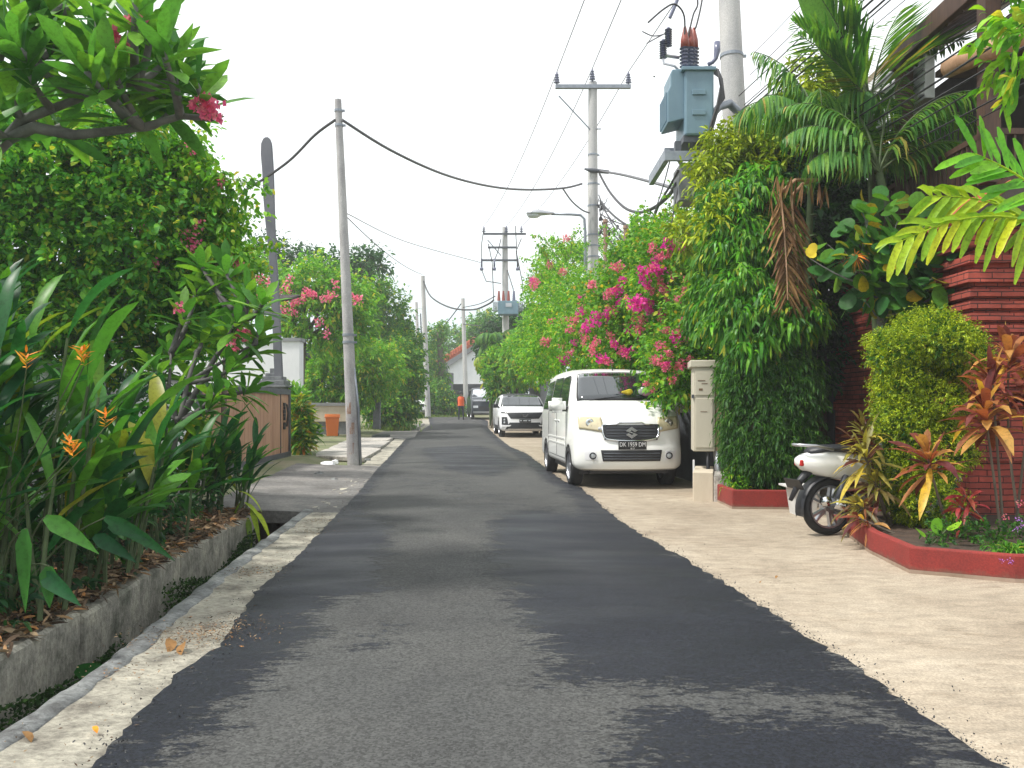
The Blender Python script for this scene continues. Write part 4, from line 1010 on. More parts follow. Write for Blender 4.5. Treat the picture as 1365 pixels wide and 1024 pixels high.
# --- scooter
def scooter():
    x, y = g(1103, 716); root = thing('motor_scooter', (x, y, .022), 'white motor scooter with silver alloy rear wheel parked beside the planter', 'scooter', R(14))
    r = .27
    def add(name, mb, m, smooth=True, parent=None, bevel=0): return mb.build(name, m, parent or root, world=False, smooth=smooth, bevel=bevel)
    def wh(px):
        o = bpy.data.objects.new('wheel', None); COL.objects.link(o); o.parent = root; o.location = (px, 0, r)
        rot = Matrix.Rotation(R(90), 4, 'X'); w = .10
        t = MB(); t.lathe([(r*.76, -w/2+.015), (r*.86, -w/2), (r*.95, -w/2+.015), (r, -.015), (r, .015), (r*.95, w/2-.015), (r*.86, w/2), (r*.76, w/2-.015)], 40, rot, closed=True); t.build('tyre', 'rubber', o, world=False, smooth=True)
        m = MB(); m.lathe([(r*.78, -.035), (r*.78, .035), (r*.70, .03), (r*.70, -.03)], 36, rot, closed=True); m.lathe([(0, -.04), (.05, -.04), (.05, .04), (0, .04)], 16, rot)
        for k in range(5):
            for da in (-.16, .16): q = Matrix.Rotation(2*math.pi*k/5+da, 4, 'Z'); m.box(.035, r*.74, -.011, .011, -.022, .022, rot @ q)
        m.build('rim', 'silver', o, world=False)
    wh(0); wh(1.26)
    # tail body: lofted side panels
    st = [(-.34, .68, .74, .03), (-.27, .62, .78, .08), (-.08, .555, .82, .125), (.15, .52, .80, .14), (.35, .50, .76, .13), (.50, .42, .70, .12), (.58, .38, .60, .10)]
    V = []; F_ = []; n = 12
    for i, (X, z0, z1, w) in enumerate(st):
        for k in range(n):
            a = 2*math.pi*k/n; ca, sa = math.cos(a), math.sin(a)
            V.append((X, math.copysign(abs(ca)**.7, ca)*w, (z0+z1)/2+math.copysign(abs(sa)**.8, sa)*(z1-z0)/2))
        if i:
            for k in range(n): F_.append(((i-1)*n+k, (i-1)*n+(k+1) % n, i*n+(k+1) % n, i*n+k))
    F_ += [tuple(range(n-1, -1, -1)), tuple(range((len(st)-1)*n, len(st)*n))]
    add('rear_body', MB().add(V, F_), 'carwhite')
    V = []; F_ = []; st = [(-.22, .80, .06), (-.05, .835, .11), (.15, .835, .125), (.35, .80, .12), (.5, .75, .10), (.6, .72, .06)]
    for i, (X, z, w) in enumerate(st):
        for k in range(n):
            a = 2*math.pi*k/n; V.append((X, math.cos(a)*w, z-.01+math.sin(a)*.042))
        if i:
            for k in range(n): F_.append(((i-1)*n+k, (i-1)*n+(k+1) % n, i*n+(k+1) % n, i*n+k))
    F_ += [tuple(range(n-1, -1, -1)), tuple(range((len(st)-1)*n, len(st)*n))]
    add('seat', MB().add(V, F_), 'plastic')
    mb = MB(); mb.tube([(-.02, -.12, .82), (-.20, -.11, .86), (-.33, -.07, .865), (-.35, 0, .865), (-.33, .07, .865), (-.20, .11, .86), (-.02, .12, .82)], .014, 8); add('grab_rail', mb, 'silver')
    mb = MB().box(-.325, -.27, -.06, .06, .665, .725); add('tail_light', mb, 'redlamp', False, bevel=.012)
    # rear mudguard arcs over the tyre
    V = []; F_ = []; k = 12
    for i in range(k+1):
        a = R(70+i*10.5); rr = r+.035
        for yy in (-.07, -.06, .06, .07): V.append((math.cos(a)*rr, yy, r+math.sin(a)*rr-(.02 if abs(yy) > .065 else 0)))
        if i:
            for e in range(3): b = (i-1)*4+e; F_.append((b, b+1, b+5, b+4))
    mb = MB().add(V, F_); mb.tube([(-.16, 0, .66), (-.30, 0, .52), (-.40, 0, .34)], [.05, .035, .02], 8); mg = add('mudguard', mb, 'plastic')
    mb = MB(); mb.box(-.012, .0, -.13, .13, -.05, .05, Matrix.Translation((-.36, 0, .50)) @ Matrix.Rotation(R(-25), 4, 'Y')); add('number_plate', mb, 'plate', False)
    # exhaust on the near side
    mb = MB(); mb.tube([(.42, -.13, .18), (.28, -.15, .21), (.16, -.155, .24), (.04, -.16, .28), (-.12, -.165, .335)], [.02, .025, .05, .055, .052], 14); ex = add('exhaust', mb, 'darksteel')
    mb = MB(); mb.tube([(-.115, -.165, .335), (-.16, -.167, .35), (-.18, -.167, .356)], [.056, .052, .03], 14); add('exhaust_tip', mb, 'chrome', parent=ex)
    mb = MB(); mb.tube([(.12, -.19, .27), (-.06, -.195, .325)], [.05, .05], 10); add('heat_shield', mb, 'chrome', parent=ex)
    mb = MB(); mb.box(.0, .48, .05, .13, .18, .34); mb.tube([(0, .09, r), (.45, .08, .28)], [.07, .10], 10); add('engine', mb, 'silver', False, bevel=.02)
    mb = MB(); mb.tube([(.02, -.10, .30), (.12, -.11, .58)], [.028, .028], 8); add('shock_absorber', mb, 'darksteel')
    mb = MB(); mb.box(.5, .95, -.13, .13, .24, .30); add('floorboard', mb, 'plastic', False, bevel=.03)
    mb = MB(); mb.prism([(.92, .26), (1.0, .26), (1.10, .65), (1.12, .92), (1.06, .96), (1.0, .66)], -.17, .17); add('leg_shield', mb, 'carwhite', False, bevel=.03)
    mb = MB(); mb.tube([(1.26, -.07, r), (1.10, -.07, .62)], .022, 8); mb.tube([(1.26, .07, r), (1.10, .07, .62)], .022, 8); add('front_fork', mb, 'darksteel')
    mb = MB(); mb.tube([(.92, -.32, 1.02), (1.03, -.1, .99), (1.05, 0, .98), (1.03, .1, .99), (.92, .32, 1.02)], .016, 8); hb = add('handlebar', mb, 'plastic')
    mb = MB(); mb.tube([(1.0, 0, .95), (1.1, 0, .98), (1.15, 0, .98)], [.10, .11, .06], 12); add('headlight', mb, 'carwhite', parent=hb)
    mb = MB(); mb.tube([(1.02, 0, .55), (1.2, 0, .585), (1.35, 0, .58), (1.5, 0, .50)], [.06, .08, .08, .03], 10); add('front_mudguard', mb, 'carwhite')
    return root
scooter()
# ================================================================ POLES, WIRES
def insulator(mb, p, h=.32, r=.075, n=4):
    p = Vector(p); pr = [(.02, 0)]
    for i in range(n): z = h*(.18+.72*i/n); pr += [(.028, z), (r*(1-.12*i), z+.01), (r*.8*(1-.12*i), z+h*.10), (.028, z+h*.12)]
    pr += [(.03, h*.93), (.02, h)]
    mb.lathe(pr, 12, Matrix.Translation(p))
def pole(name, label, base, top, r0, r1, m='pole', group=None, bands=(), cat='utility pole'):
    base = Vector(base); top = Vector(top); o = thing(name, base, label, cat, group=group)
    mb = MB(); mb.tube([base-Vector((0, 0, .1))]+[base.lerp(top, t) for t in (.25, .5, .75, 1)], [r0, r0*.75+r1*.25, (r0+r1)/2, r0*.25+r1*.75, r1], 20); mb.build('shaft', m, o, smooth=True).data.set_sharp_from_angle(angle=R(50))
    for t in bands:
        p = base.lerp(top, t); r = r0+(r1-r0)*t
        mb = MB(); mb.lathe([(r+.003, -.025), (r+.012, -.025), (r+.012, .025), (r+.003, .025)], 20, Matrix.Translation(p), closed=True); mb.box(p.x+r, p.x+r+.06, p.y-.02, p.y+.02, p.z-.02, p.z+.02)
        mb.build('band', 'steel', o)
    return o
# left leaning concrete pole
yL = g(472, 622)[1]; B = gs(472, 622); T = at(450.5, 133, yL-.1)
lp = pole('utility_pole', 'slender leaning concrete utility pole on the left kerb, rust marks near its foot', B, T, .135, .07, 'pole_worn', bands=(.97, .93, .34, .36))
mb = MB()
for t, da in ((.05, 0), (.105, .2), (.16, -.2)):
    p = B.lerp(T, t); r = .13-.05*t
    v = []
    for j in range(5):
        for i in range(6): a = -math.pi/2-.45+da+i*.15; v.append((p.x+(r+.003)*math.cos(a), p.y+(r+.003)*math.sin(a), p.z+(j-2)*.06))
    mb.add(v, [(j*6+i, j*6+i+1, (j+1)*6+i+1, (j+1)*6+i) for j in range(4) for i in range(5)])
M['rust'] = mat('rust', (.22, .10, .06), (.33, .27, .23), .9, 14)
mb.build('rust_patch', 'rust', lp)
mb = MB(); mb.tube([B+Vector((.15, -.05, -.1)), B+Vector((.10, -.05, 1.2)), B.lerp(T, .27)+Vector((.09, -.03, 0))], .03, 8); mb.build('conduit', 'steel', lp, smooth=True)
# paddle-topped dark post behind the gate
yP = 20.0; P0 = at(372, 520, yP); k = yP/F
o = thing('paddle_post', (P0.x, yP, gz(yP)), 'dark flat post with a rounded paddle shaped top rising above the left bushes', 'post')
pr = [(520, 367, 378), (380, 361.5, 371.5), (330, 358, 368), (300, 354.5, 367), (265, 351.5, 366), (230, 350, 365), (205, 348, 363.5), (192, 348.5, 362.5), (186, 351, 360.5), (183.5, 354, 358)]
v = []; f = []
lo = [((CX-0)*0, 0)]
rowsP = [(gz(yP)-.1, at(371, 0, yP).x, at(382, 0, yP).x)]+[(at(0, py, yP).z, at(a, 0, yP).x, at(b, 0, yP).x) for py, a, b in pr]
for z, a, b in rowsP: v += [(a, yP-.05, z), (b, yP-.05, z), (b, yP+.05, z), (a, yP+.05, z)]
for i in range(len(rowsP)-1):
    for e in range(4): f.append((i*4+e, i*4+(e+1) % 4, i*4+4+(e+1) % 4, i*4+4+e))
f += [(3, 2, 1, 0), tuple(range(len(v)-4, len(v)))]
MB().add(v, f).build('blade', 'paddle', o, bevel=.015)
# middle pole with cross-arm and street lamp
yM = 25.5; Bm = Vector((at(791, 0, yM).x, yM, gz(yM))); Tm = at(790, 110, yM)
mp = pole('utility_pole', 'concrete utility pole rising out of the bougainvillea with a single cross-arm on top', Bm, Tm, .20, .135, 'pole', bands=(.80, .72, .66, .58, .55, .52))
def crossarm(o, c, w, z, t=.055, name='cross_arm', m='steel'):
    mb = MB().box(c.x-w/2, c.x+w/2, c.y-t-.12, c.y-.12+t, z-t, z+t); return mb.build(name, m, o, bevel=.008)
crossarm(mp, Tm, 2.32, Tm.z-.18, .06)
mids = []
for px in (742, 789, 837):
    mb = MB(); p = at(px, 122, yM); q = Vector((p.x, yM-.12, Tm.z-.14 if px != 789 else Tm.z-.04)); insulator(mb, q, .42, .10); mb.build('insulator', 'ceramic', mp, smooth=True); mids.append(q+Vector((0, 0, .42)))
mb = MB(); a = at(745, 128, yM-.12); b = at(786, 172, yM-.1); mb.tube([a, b], .022, 6); mb.tube([b, b+Vector((.35, 0, 0))], .02, 6); mb.build('brace', 'steel', mp)
mb = MB(); a = at(779, 225, yM-.18); mb.tube([a, a+Vector((.2, 0, -.05)), a+Vector((.75, .02, -.1))], [.03, .07, .06], 8); mb.build('cable_clamp', 'darksteel', mp, smooth=True)
random.seed(4)
mb = MB()
for i in range(26):
    a = at(798+random.random()*6, 262+random.random()*45, yM-.25); b = a+Vector((random.uniform(-.1, .5), random.uniform(-.1, .1), random.uniform(-.3, .15))); mb.tube(bow(a, b, -.4, 5, .2), .012, 4)
    if i % 3 == 0: mb.box(b.x-.03, b.x+.03, b.y-.03, b.y+.03, b.z-.05, b.z+.05)
mb.build('cable_tangle', 'cable', mp)
o = thing('street_lamp', (Bm.x-.28, yM-.25, gz(yM)), 'grey street lamp with a curved arm reaching left from the cross-arm pole', 'street lamp')
k = yM/F; tp = at(780, 300, yM-.25)
mb = MB(); c1 = [(o.location.x, o.location.y, gz(yM)), (tp.x, tp.y, tp.z-.2), tuple(at(779, 292, yM-.25)), tuple(at(774, 287, yM-.25)), tuple(at(762, 286, yM-.25)), tuple(at(735, 285.5, yM-.25))]; mb.tube(c1, [.05, .045, .04, .04, .038, .036], 10); mb.build('arm', 'steel', o, smooth=True)
c = at(720, 285, yM-.25); mb = MB(); L_ = 36*k/1
pr = [(-.42, .04), (-.38, .13), (-.25, .17), (-.05, .165), (.2, .11), (.42, .055)]
v = []; f = []; n = 14
for i, (X, r) in enumerate(pr):
    for q in range(n): a = 2*math.pi*q/n; v.append((c.x+X, c.y+math.cos(a)*r, c.z+math.sin(a)*r*(.8 if math.sin(a) > 0 else .35)))
    if i:
        for q in range(n): f.append(((i-1)*n+q, (i-1)*n+(q+1) % n, i*n+(q+1) % n, i*n+q))
f += [tuple(range(n-1, -1, -1)), tuple(range(5*n, 6*n))]
hd = MB().add(v, f).build('lamp_head', 'silver', o, smooth=True)
v = []; f = []; pr = [(-.40, .03), (-.36, .11), (-.22, .145), (-.08, .13), (.02, .05)]
for i, (X, r) in enumerate(pr):
    for q in range(n): a = 2*math.pi*q/n; v.append((c.x+X, c.y+math.cos(a)*r, c.z-.03+math.sin(a)*r*.75))
    if i:
        for q in range(n): f.append(((i-1)*n+q, (i-1)*n+(q+1) % n, i*n+(q+1) % n, i*n+q))
MB().add(v, f).build('lamp_lens', 'lamp_glass', o, smooth=True)
# big near pole with its transformer
yB = 13.6; Bb = Vector((at(1000, 0, yB).x, yB, gz(yB))); Tb = at(968, -90, yB)
bp = pole('utility_pole', 'thick near concrete utility pole standing behind the grey transformer on the right', Bb, Tb, .245, .16, 'pole', bands=(.775,))
q = at(985, 145, yB); mb = MB(); mb.tube([at(948, 156, yB-.75), at(958, 143, yB-.5), at(972, 138, yB-.3), at(985, 150, yB-.28), at(990, 172, yB-.25)], [.05, .06, .07, .07, .05], 8); mb.build('cable_bracket', 'steel', bp, smooth=True)
yT = 12.7
def bx(px0, px1, py0, py1, ya, yb, mb=None):
    mb = mb or MB(); a = at(px0, py0, ya); b = at(px1, py1, ya); return mb.box(a.x, b.x, ya, yb, b.z, a.z)
pf = thing('transformer_platform', (at(920, 0, yT).x, yT, at(0, 215, yT).z), 'grey steel channel platform carrying the near transformer', 'platform')
bx(886, 962, 201, 214, yT-.30, yT-.24).build('beam', 'steel', pf, bevel=.006)
bx(886, 962, 197, 210, yT+.75, yT+.81).build('beam', 'steel', pf, bevel=.006)
bx(886, 893, 199, 213, yT-.24, yT+1.2).build('cross_beam', 'steel', pf); bx(936, 943, 199, 213, yT-.24, yT+1.2).build('cross_beam', 'steel', pf)
mb = MB(); mb.tube([at(905, 214, yT-.2), at(935, 262, yT-.1)], .03, 6); mb.tube([at(905, 214, yT+.2), at(990, 330, yT+.7)], .03, 6); mb.build('brace', 'steel', pf)
mb = MB()
for px in (904, 948): bx(px-4, px+4, 188, 201, yT-.2, yT-.1, mb); bx(px-4, px+4, 188, 201, yT+.3, yT+.4, mb)
mb.build('rail_foot', 'darksteel', pf)
tx = thing('transformer', (at(930, 0, yT).x, yT, at(0, 190, yT).z), 'large blue grey pole-mounted transformer with red bushings beside the thick pole', 'transformer')
def chamf(px0, px1, py0, py1, ya, yb): return bx(px0, px1, py0, py1, ya, yb)
chamf(913, 952, 92, 180, yT-.25, yT+.45).build('tank', 'tx', tx, bevel=.03)
bx(909, 955, 88, 93, yT-.29, yT+.49).build('lid', 'tx', tx, bevel=.01)
bx(911, 952, 180, 190, yT-.2, yT+.4).build('base_frame', 'darksteel', tx, bevel=.01)
mb = MB(); a = at(887, 0, yT).x; b = at(914, 0, yT).x; zt = at(0, 97, yT).z; z1 = at(0, 104, yT).z; z2 = at(0, 128, yT).z; zb = at(0, 171, yT).z
mb.prism([(a, zb+.02), (b, zb+.10), (b, zt), (a+.07, zt-.02), (a+.045, z1), (a+.045, z2+.1), (a, z2)], yT-.18, yT+.38); rad_ = mb.build('radiator', 'tx', tx, bevel=.015)
mb = MB()
for i in range(7): yy = yT-.14+i*.08; mb.box(a-.025, a+.002, yy, yy+.02, zb+.06, z2)
mb.build('fin', 'tx', rad_)
mb = MB()
for (x0, x1, y0, y1) in ((923, 941, 119, 126), (923, 941, 146, 153)): bx(x0, x1, y0, y1, yT-.27, yT-.25, mb)
mb.build('stiffener', 'tx', tx, bevel=.006)
bush_tops = []
for px, yy in ((913, yT-.1), (920, yT+.05), (925, yT+.25)):
    p = at(px, 90, yy); mb = MB(); pr = []
    for i in range(6): z = i*.055; pr += [(.05, z), (.085, z+.012), (.05, z+.03)]
    mb.lathe([(.0, 0)]+pr+[(.0, .33)], 14, Matrix.Translation(p)); bb = mb.build('bushing', 'ceramic', tx, smooth=False)
    mb = MB(); mb.lathe([(.07, .30), (.065, .42), (.035, .55), (.02, .62), (0, .62)], 14, Matrix.Translation(p)); mb.build('bushing_cap', 'ceramic_red', bb, smooth=True); bush_tops.append(p+Vector((0, 0, .6)))
# surge arresters at the left, on a small arm
for px, py in ((884, 78), (891, 62)):
    p = at(px, py, yT-.1); mb = MB(); pr = []
    for i in range(8): z = i*.035; pr += [(.028, z), (.06, z+.008), (.03, z+.02)]
    mb.lathe([(.0, -.02)]+pr+[(.02, .29), (0, .30)], 12, Matrix.Translation(p)); mb.build('surge_arrester', 'ceramic', tx)
mb = MB(); mb.tube([at(884, 78, yT-.1), at(885, 85, yT-.1), at(899, 88, yT-.1), at(907, 96, yT-.05)], .02, 6); mb.tube([at(886, 74, yT-.1), at(905, 77, yT)], .025, 6); mb.tube([at(882, 86, yT-.1), at(872, 102, yT-.1)], .007, 4); mb.lathe([(0, -.02), (.02, 0), (0, .02)], 8, Matrix.Translation(at(872, 102, yT-.1))); mb.build('arrester_bracket', 'silver', tx)
mb = MB(); mb.tube([at(944, 86, yT), at(950, 83, yT), at(954, 78, yT), at(956, 68, yT), at(956, 56, yT)], [.03, .03, .035, .05, .045], 10); mb.build('valve_pipe', 'ceramic', tx, smooth=True)
for i in range(5):
    mb = MB(); e = i*2.2; mb.tube([at(948-e, 89, yT+.1*i), at(957+e*.6, 93+i*3, yT+.1*i-.1), at(961+e*.5, 115+i*4, yT-.2+.1*i), at(956+e*.3, 140, yT-.25+.1*i), at(948, 165+i*3, yT-.3), at(940, 200, yT-.3)], .018, 6); mb.build('cable', 'cable', tx, smooth=True)
cb = thing('control_box', (at(922, 0, yT).x, yT+.4, at(0, 268, yT).z), 'plain grey box hanging below the transformer platform', 'box')
bx(905, 940, 220, 267, yT+.1, yT+.55).build('case', 'grey_wall', cb, bevel=.01); bx(908, 937, 224, 263, yT+.085, yT+.10).build('door', 'grey_wall', cb, bevel=.004)

# far transformer pole
yF = 44.; Bf = Vector((at(675, 0, yF).x, yF, gz(yF))); Tf = at(673, 303, yF)
fp = pole('utility_pole', 'far concrete pole with three cross-arms and droppers above the palms', Bf, Tf, .22, .14, 'pole')
fars = []
for py, w, dx in ((313, 2.25, 0), (331, 1.5, -.15), (348, 1.95, -.25)):
    z = at(0, py, yF).z; mb = MB().box(Tf.x-w/2+dx, Tf.x+w/2+dx, yF-.26, yF-.16, z-.05, z+.05); mb.build('cross_arm', 'darksteel', fp)
for px in (645, 675, 695):
    mb = MB(); p = at(px, 311, yF-.2); insulator(mb, p, .38, .11, 3); mb.build('insulator', 'ceramic', fp, smooth=True); fars.append(p+Vector((0, 0, .38)))
for px in (642, 659, 690):
    mb = MB(); mb.tube([at(px, 345, yF-.25), at(px, 356, yF-.25)], [.05, .05], 8); mb.lathe([(0, -.12), (.09, -.1), (.1, 0), (.04, .08)], 10, Matrix.Translation(at(px, 358, yF-.25))); mb.build('fuse', 'ceramic', fp, smooth=True)
mb = MB(); mb.tube([at(650, 320, yF-.2), at(668, 341, yF-.2)], .03, 6); mb.build('brace', 'steel', fp)
mb = MB()
for ps in (((645, 305), (642, 325), (642, 350)), ((651, 325), (656, 350), (658, 400)), ((660, 345), (664, 335), (668, 318)), ((642, 360), (648, 375), (668, 378)), ((687, 301), (689, 340), (696, 375), (697, 390), (693, 402)), ((676, 360), (684, 385), (685, 400)), ((695, 318), (688, 335), (690, 356))):
    mb.tube([at(a, b, yF-.3) for a, b in ps], .025, 5)
mb.build('dropper_wire', 'cable', fp)
ft = thing('transformer', (at(677, 0, yF).x, yF-.6, at(0, 418, yF).z), 'distant box-shaped transformer mounted on the three-arm pole', 'transformer')
bx(664, 691, 401, 419, yF-1.0, yF-.2).build('tank', 'tx', ft, bevel=.03); 
mb = MB()
for i in range(5): bx(657+i*1.5, 657.8+i*1.5, 402, 414, yF-.9, yF-.3, mb); bx(691+i*1.4, 691.8+i*1.4, 402, 414, yF-.9, yF-.3, mb)
mb.build('radiator', 'steel', ft); bx(674, 682, 404, 409, yF-1.03, yF-1.0).build('plate', 'silver', ft)
for px in (665, 671, 678, 685):
    mb = MB(); mb.tube([at(px, 401, yF-.7), at(px, 388, yF-.7)], [.09, .05], 8); mb.build('bushing', 'ceramic_red' if px != 685 else 'ceramic', ft)
# farther plain poles
for (px, py, y, r, lb) in ((617, 398, 58, .16, 'thin far pole standing in front of the white gable house'), (563.5, 368, 54, .17, 'far concrete pole rising over the left hedge at the bend'), (555, 403, 76, .16, 'most distant pole, a short grey stick over the left hedge'), (560.5, 418, 70, .07, 'thin dark rod between the two far left poles')):
    T = at(px, py, y); pole('utility_pole', lb, (T.x+(.25 if px > 600 else .35), y, gz(y)), T, r*1.15, r*.8, 'pole' if r > .1 else 'darksteel')
# ---- wires: each one hangs between two points
WG = 'overhead wires along the street'
def wire(pts, r, label, sag=0, m='wire', n=18, group=None, name='power_line'):
    pts = [Vector(p) for p in pts]
    if len(pts) == 2:
        a, b = pts; P = [a.lerp(b, i/n)-Vector((0, 0, sag*4*(i/n)*(1-i/n))) for i in range(n+1)]
    else:                                        # smooth through the points
        P = []
        for i in range(len(pts)-1):
            p0 = pts[max(i-1, 0)]; p1 = pts[i]; p2 = pts[i+1]; p3 = pts[min(i+2, len(pts)-1)]
            for k in range(6):
                t = k/6; P.append(.5*((2*p1)+(p2-p0)*t+(2*p0-5*p1+4*p2-p3)*t*t+(3*p1-p0-3*p2+p3)*t**3))
        P.append(pts[-1])
    mb = MB(); mb.tube(P, r, 5); o = mb.build(name, m, origin=tuple(P[0])); tag(o, label, 'wire', group or WG); return o
topn = [Vector((2.2+i*1.05, 13.6, 11.6)) for i in range(3)]
for q, a, b in zip(('left', 'middle', 'right'), mids, fars): wire([a, b], .013, f'thin high wire from the {q} insulator of the cross-arm pole to the far three-arm pole', .5)
for (px, ), a, q in zip(((779,), (828,), (902,)), mids, ('left', 'middle', 'right')):
    e = at(px, 0, 19.5); d = e-a; wire([a, a+d*2.1], .013, f'thin high wire leaving the {q} insulator upward out of the top of the photo')
c0 = B.lerp(T, .94) if False else at(452, 161, yL-.2)
wire([at(456, 160, yL-.15), at(520, 200, 18), at(590, 232, 20), at(650, 248, 22), at(700, 253, 24), at(750, 251, 25), at(776, 245, yM-.2)], .032, 'thick sagging cable from the left leaning pole to the cross-arm pole', m='wire')
wire([at(447, 160, yL-.15), at(420, 180, 17.5), at(385, 215, 18.5), at(340, 246, 19.5), at(290, 275, 21)], .03, 'thick cable running down left from the leaning pole behind the paddle post', m='cable')
wire([at(750, 251, 25), at(762, 268, 25.2), at(776, 280, yM-.2), at(786, 284, yM-.2)], .025, 'short cable loop drooping left of the cross-arm pole', m='wire')
wire([at(800, 228, yM-.2), at(830, 233, 22), at(870, 243, 18), at(903, 252, 13.4)], .035, 'thick cable from the cross-arm pole to the grey box', m='wire')
wire([at(799, 232, yM-.2), at(812, 255, 24), at(830, 275, 21), at(850, 283, 18), at(870, 278, 15.5), at(890, 262, 14), at(902, 245, 13)], .035, 'heavy drooping cable loop between the cross-arm pole and the grey box', m='cable')
wire([at(904, 228, 12.8), at(895, 245, 13.5), at(880, 270, 15), at(872, 290, 17)], .022, 'cable curving down left from under the platform', m='cable')
wire([at(905, 245, 12.9), at(900, 270, 12.9), at(894, 305, 13)], .012, 'thin wire falling straight from the grey box into the leaves')
wire([at(893, 214, 12.6), at(885, 245, 13), at(872, 285, 13.2)], .010, 'very thin wire hanging from the left end of the platform')
for i, (a, b, r, s) in enumerate([((800, 268, yM-.2), (945, 300, 14), .03, .5), ((802, 275, yM-.2), (960, 312, 14), .02, .7), ((800, 285, yM-.2), (980, 290, 14), .016, .35), ((803, 292, yM-.2), (930, 325, 15), .022, .6), ((800, 300, yM-.2), (985, 255, 13.6), .02, 1.2), ((798, 260, yM-.2), (985, 235, 13.6), .018, 1.6)]):
    wire([at(*a), at(*b)], r, ('first', 'second', 'third', 'fourth', 'fifth', 'sixth')[i]+' cable, counted from the top, of the sagging tangle over the pink bougainvillea', s, 'cable', group='tangled cables over the bougainvillea')
# bundle running toward the viewer above the right-hand garden (parallel to the street)
def par(px, py, ya, yb, dx=0, dz=0):
    a = at(px, py, ya); return a, Vector((a.x+SL*(yb-ya)*1+dx, yb, a.z+dz))
random.seed(9)
NB = [((1000, 100), .011, 'slack grey uppermost wire'), ((992, 140), .013, 'wire under the upper thin one'), ((1010, 150), .016, 'right-hand dark wire'), ((985, 128), .015, 'upper thin wire'), ((985, 150), .018, 'second wire'), ((980, 162), .024, 'thick dark wire'), ((984, 168), .022, 'lowest wire'), ((1004, 72), .009, 'faint highest wire')]
for (pp, r, lb) in NB:
    a, b = par(*pp, yB-.2, 1.0); wire([a, b], r*.55, lb+' running from the near pole to the top right', .12, 'cable' if r > .012 else 'wire')
for i, (px, py, r) in enumerate([(1062, 196, .012), (1066, 205, .016), (1075, 216, .02), (1086, 222, .02), (1096, 234, .014), (1060, 120, .008), (1104, 244, .016), (1110, 256, .012)]):
    a, b = par(px, py, 11.5, 1.0, random.uniform(-.15, .15)); wire([a, b], r*.6, ('first', 'second', 'third', 'fourth', 'fifth', 'sixth', 'seventh', 'eighth')[i]+' wire of the lower bundle slanting over the palm to the eave', .10, 'cable', group='bundle of wires over the palm')
wire([bush_tops[0], at(912, 60, yT-.1), at(912, 22, yT-.2), at(900, 6, yT-.3), at(885, 12, yT-.3), at(864, 30, yT-.4)], .014, 'thin loop rising from the left bushing and bending down left', m='cable')
wire([bush_tops[1], at(917, 50, yT), at(924, 20, yT), at(930, 5, yT), at(926, -20, yT)], .014, 'wire curling up from the middle red bushing', m='cable')
wire([bush_tops[2], at(928, 35, yT+.2), at(934, 10, yT+.2), at(938, -15, yT+.2)], .014, 'wire leaving the right red bushing straight up', m='cable')
wire([at(893, 24, yT), at(900, 8, yT), at(906, -8, yT)], .03, 'short dark connector hanging above the transformer', m='ceramic')
wire([at(856, 42, yT), at(870, 48, yT), at(884, 46, yT), at(889, 41, yT)], .010, 'thin jumper wire left of the surge arresters')
wire([at(862, 58, yT), at(873, 52, yT), at(886, 45, yT)], .010, 'second jumper wire crossing the first beside the arresters')
wire([at(563.5, 372, 54), at(574, 395, 53), at(600, 410, 50), at(630, 413, 47), at(650, 406, 44.5), at(658, 400, yF-.6)], .05, 'dark sagging cable between the far left pole and the distant transformer', m='cable')
wire([at(463, 290, 30), at(563, 366, 54)], .02, 'faint wire slanting down from the left pole to the far pole', .3)
wire([at(463, 285, 30), at(540, 322, 38), at(640, 350, 44)], .018, 'faint wire crossing the pale sky behind the left pole', .3)
wire([at(617, 402, 58), at(590, 436, 60), at(575, 438, 62)], .04, 'low cable sagging left of the gable house pole', m='cable')
wire([at(617, 410, 58), at(640, 405, 52), at(660, 395, 45)], .03, 'low cable right of the gable house pole', m='cable')
wire([at(617, 432, 58), at(640, 434, 52), at(655, 428, 46)], .03, 'lower cable above the orange tiled roof', m='cable')

# ================================================================ LEFT SIDE STRUCTURES
# garden wall behind the plants, in line with the gate
ga = Vector((at(385, 0, g(385, 614)[1]).x, g(385, 614)[1], 0)); gyr = ga.y; gx = lambda y: ga.x+(-5.02-ga.x)*(gyr-y)/(gyr-13.9) if y < gyr else ga.x
gl = 13.2
def sl_box(mb, ya, yb, z0, z1, t0=0, t1=.15):
    xa, xb = gx(ya), gx(yb)
    v = [(xa+t0, ya, z0), (xa+t1, ya, z0), (xb+t1, yb, z0), (xb+t0, yb, z0), (xa+t0, ya, z1), (xa+t1, ya, z1), (xb+t1, yb, z1), (xb+t0, yb, z1)]
    return mb.add(v, [(0, 3, 2, 1), (4, 5, 6, 7), (0, 1, 5, 4), (1, 2, 6, 5), (2, 3, 7, 6), (3, 0, 4, 7)])
o = thing('garden_wall', (gx(8), 8, 0), 'plain pale grey garden wall behind the heliconia leaves, left of the gate', 'wall')
sl_box(MB(), -4, gl-.35, -.1, 1.62, -.15, 0).build('wall_panel', 'white_wall', o); sl_box(MB(), -4, gl-.35, 1.62, 1.70, -.18, .03).build('coping', 'grey_wall', o)
o = thing('wooden_gate', (gx(16), 16, 0), 'sliding gate of vertical brown planks in a dark steel frame', 'gate')
zt = 1.64; z0 = .22
pb = MB(); nb = 17
for i in range(nb):
    ya = gl+(gyr-.12-gl)*i/nb; yb = gl+(gyr-.12-gl)*(i+1)/nb-.006; sl_box(pb, ya, yb, z0, zt-.12, -.02, .02+.002*(i % 2))
pb.build('planks', 'gate_wood', o)
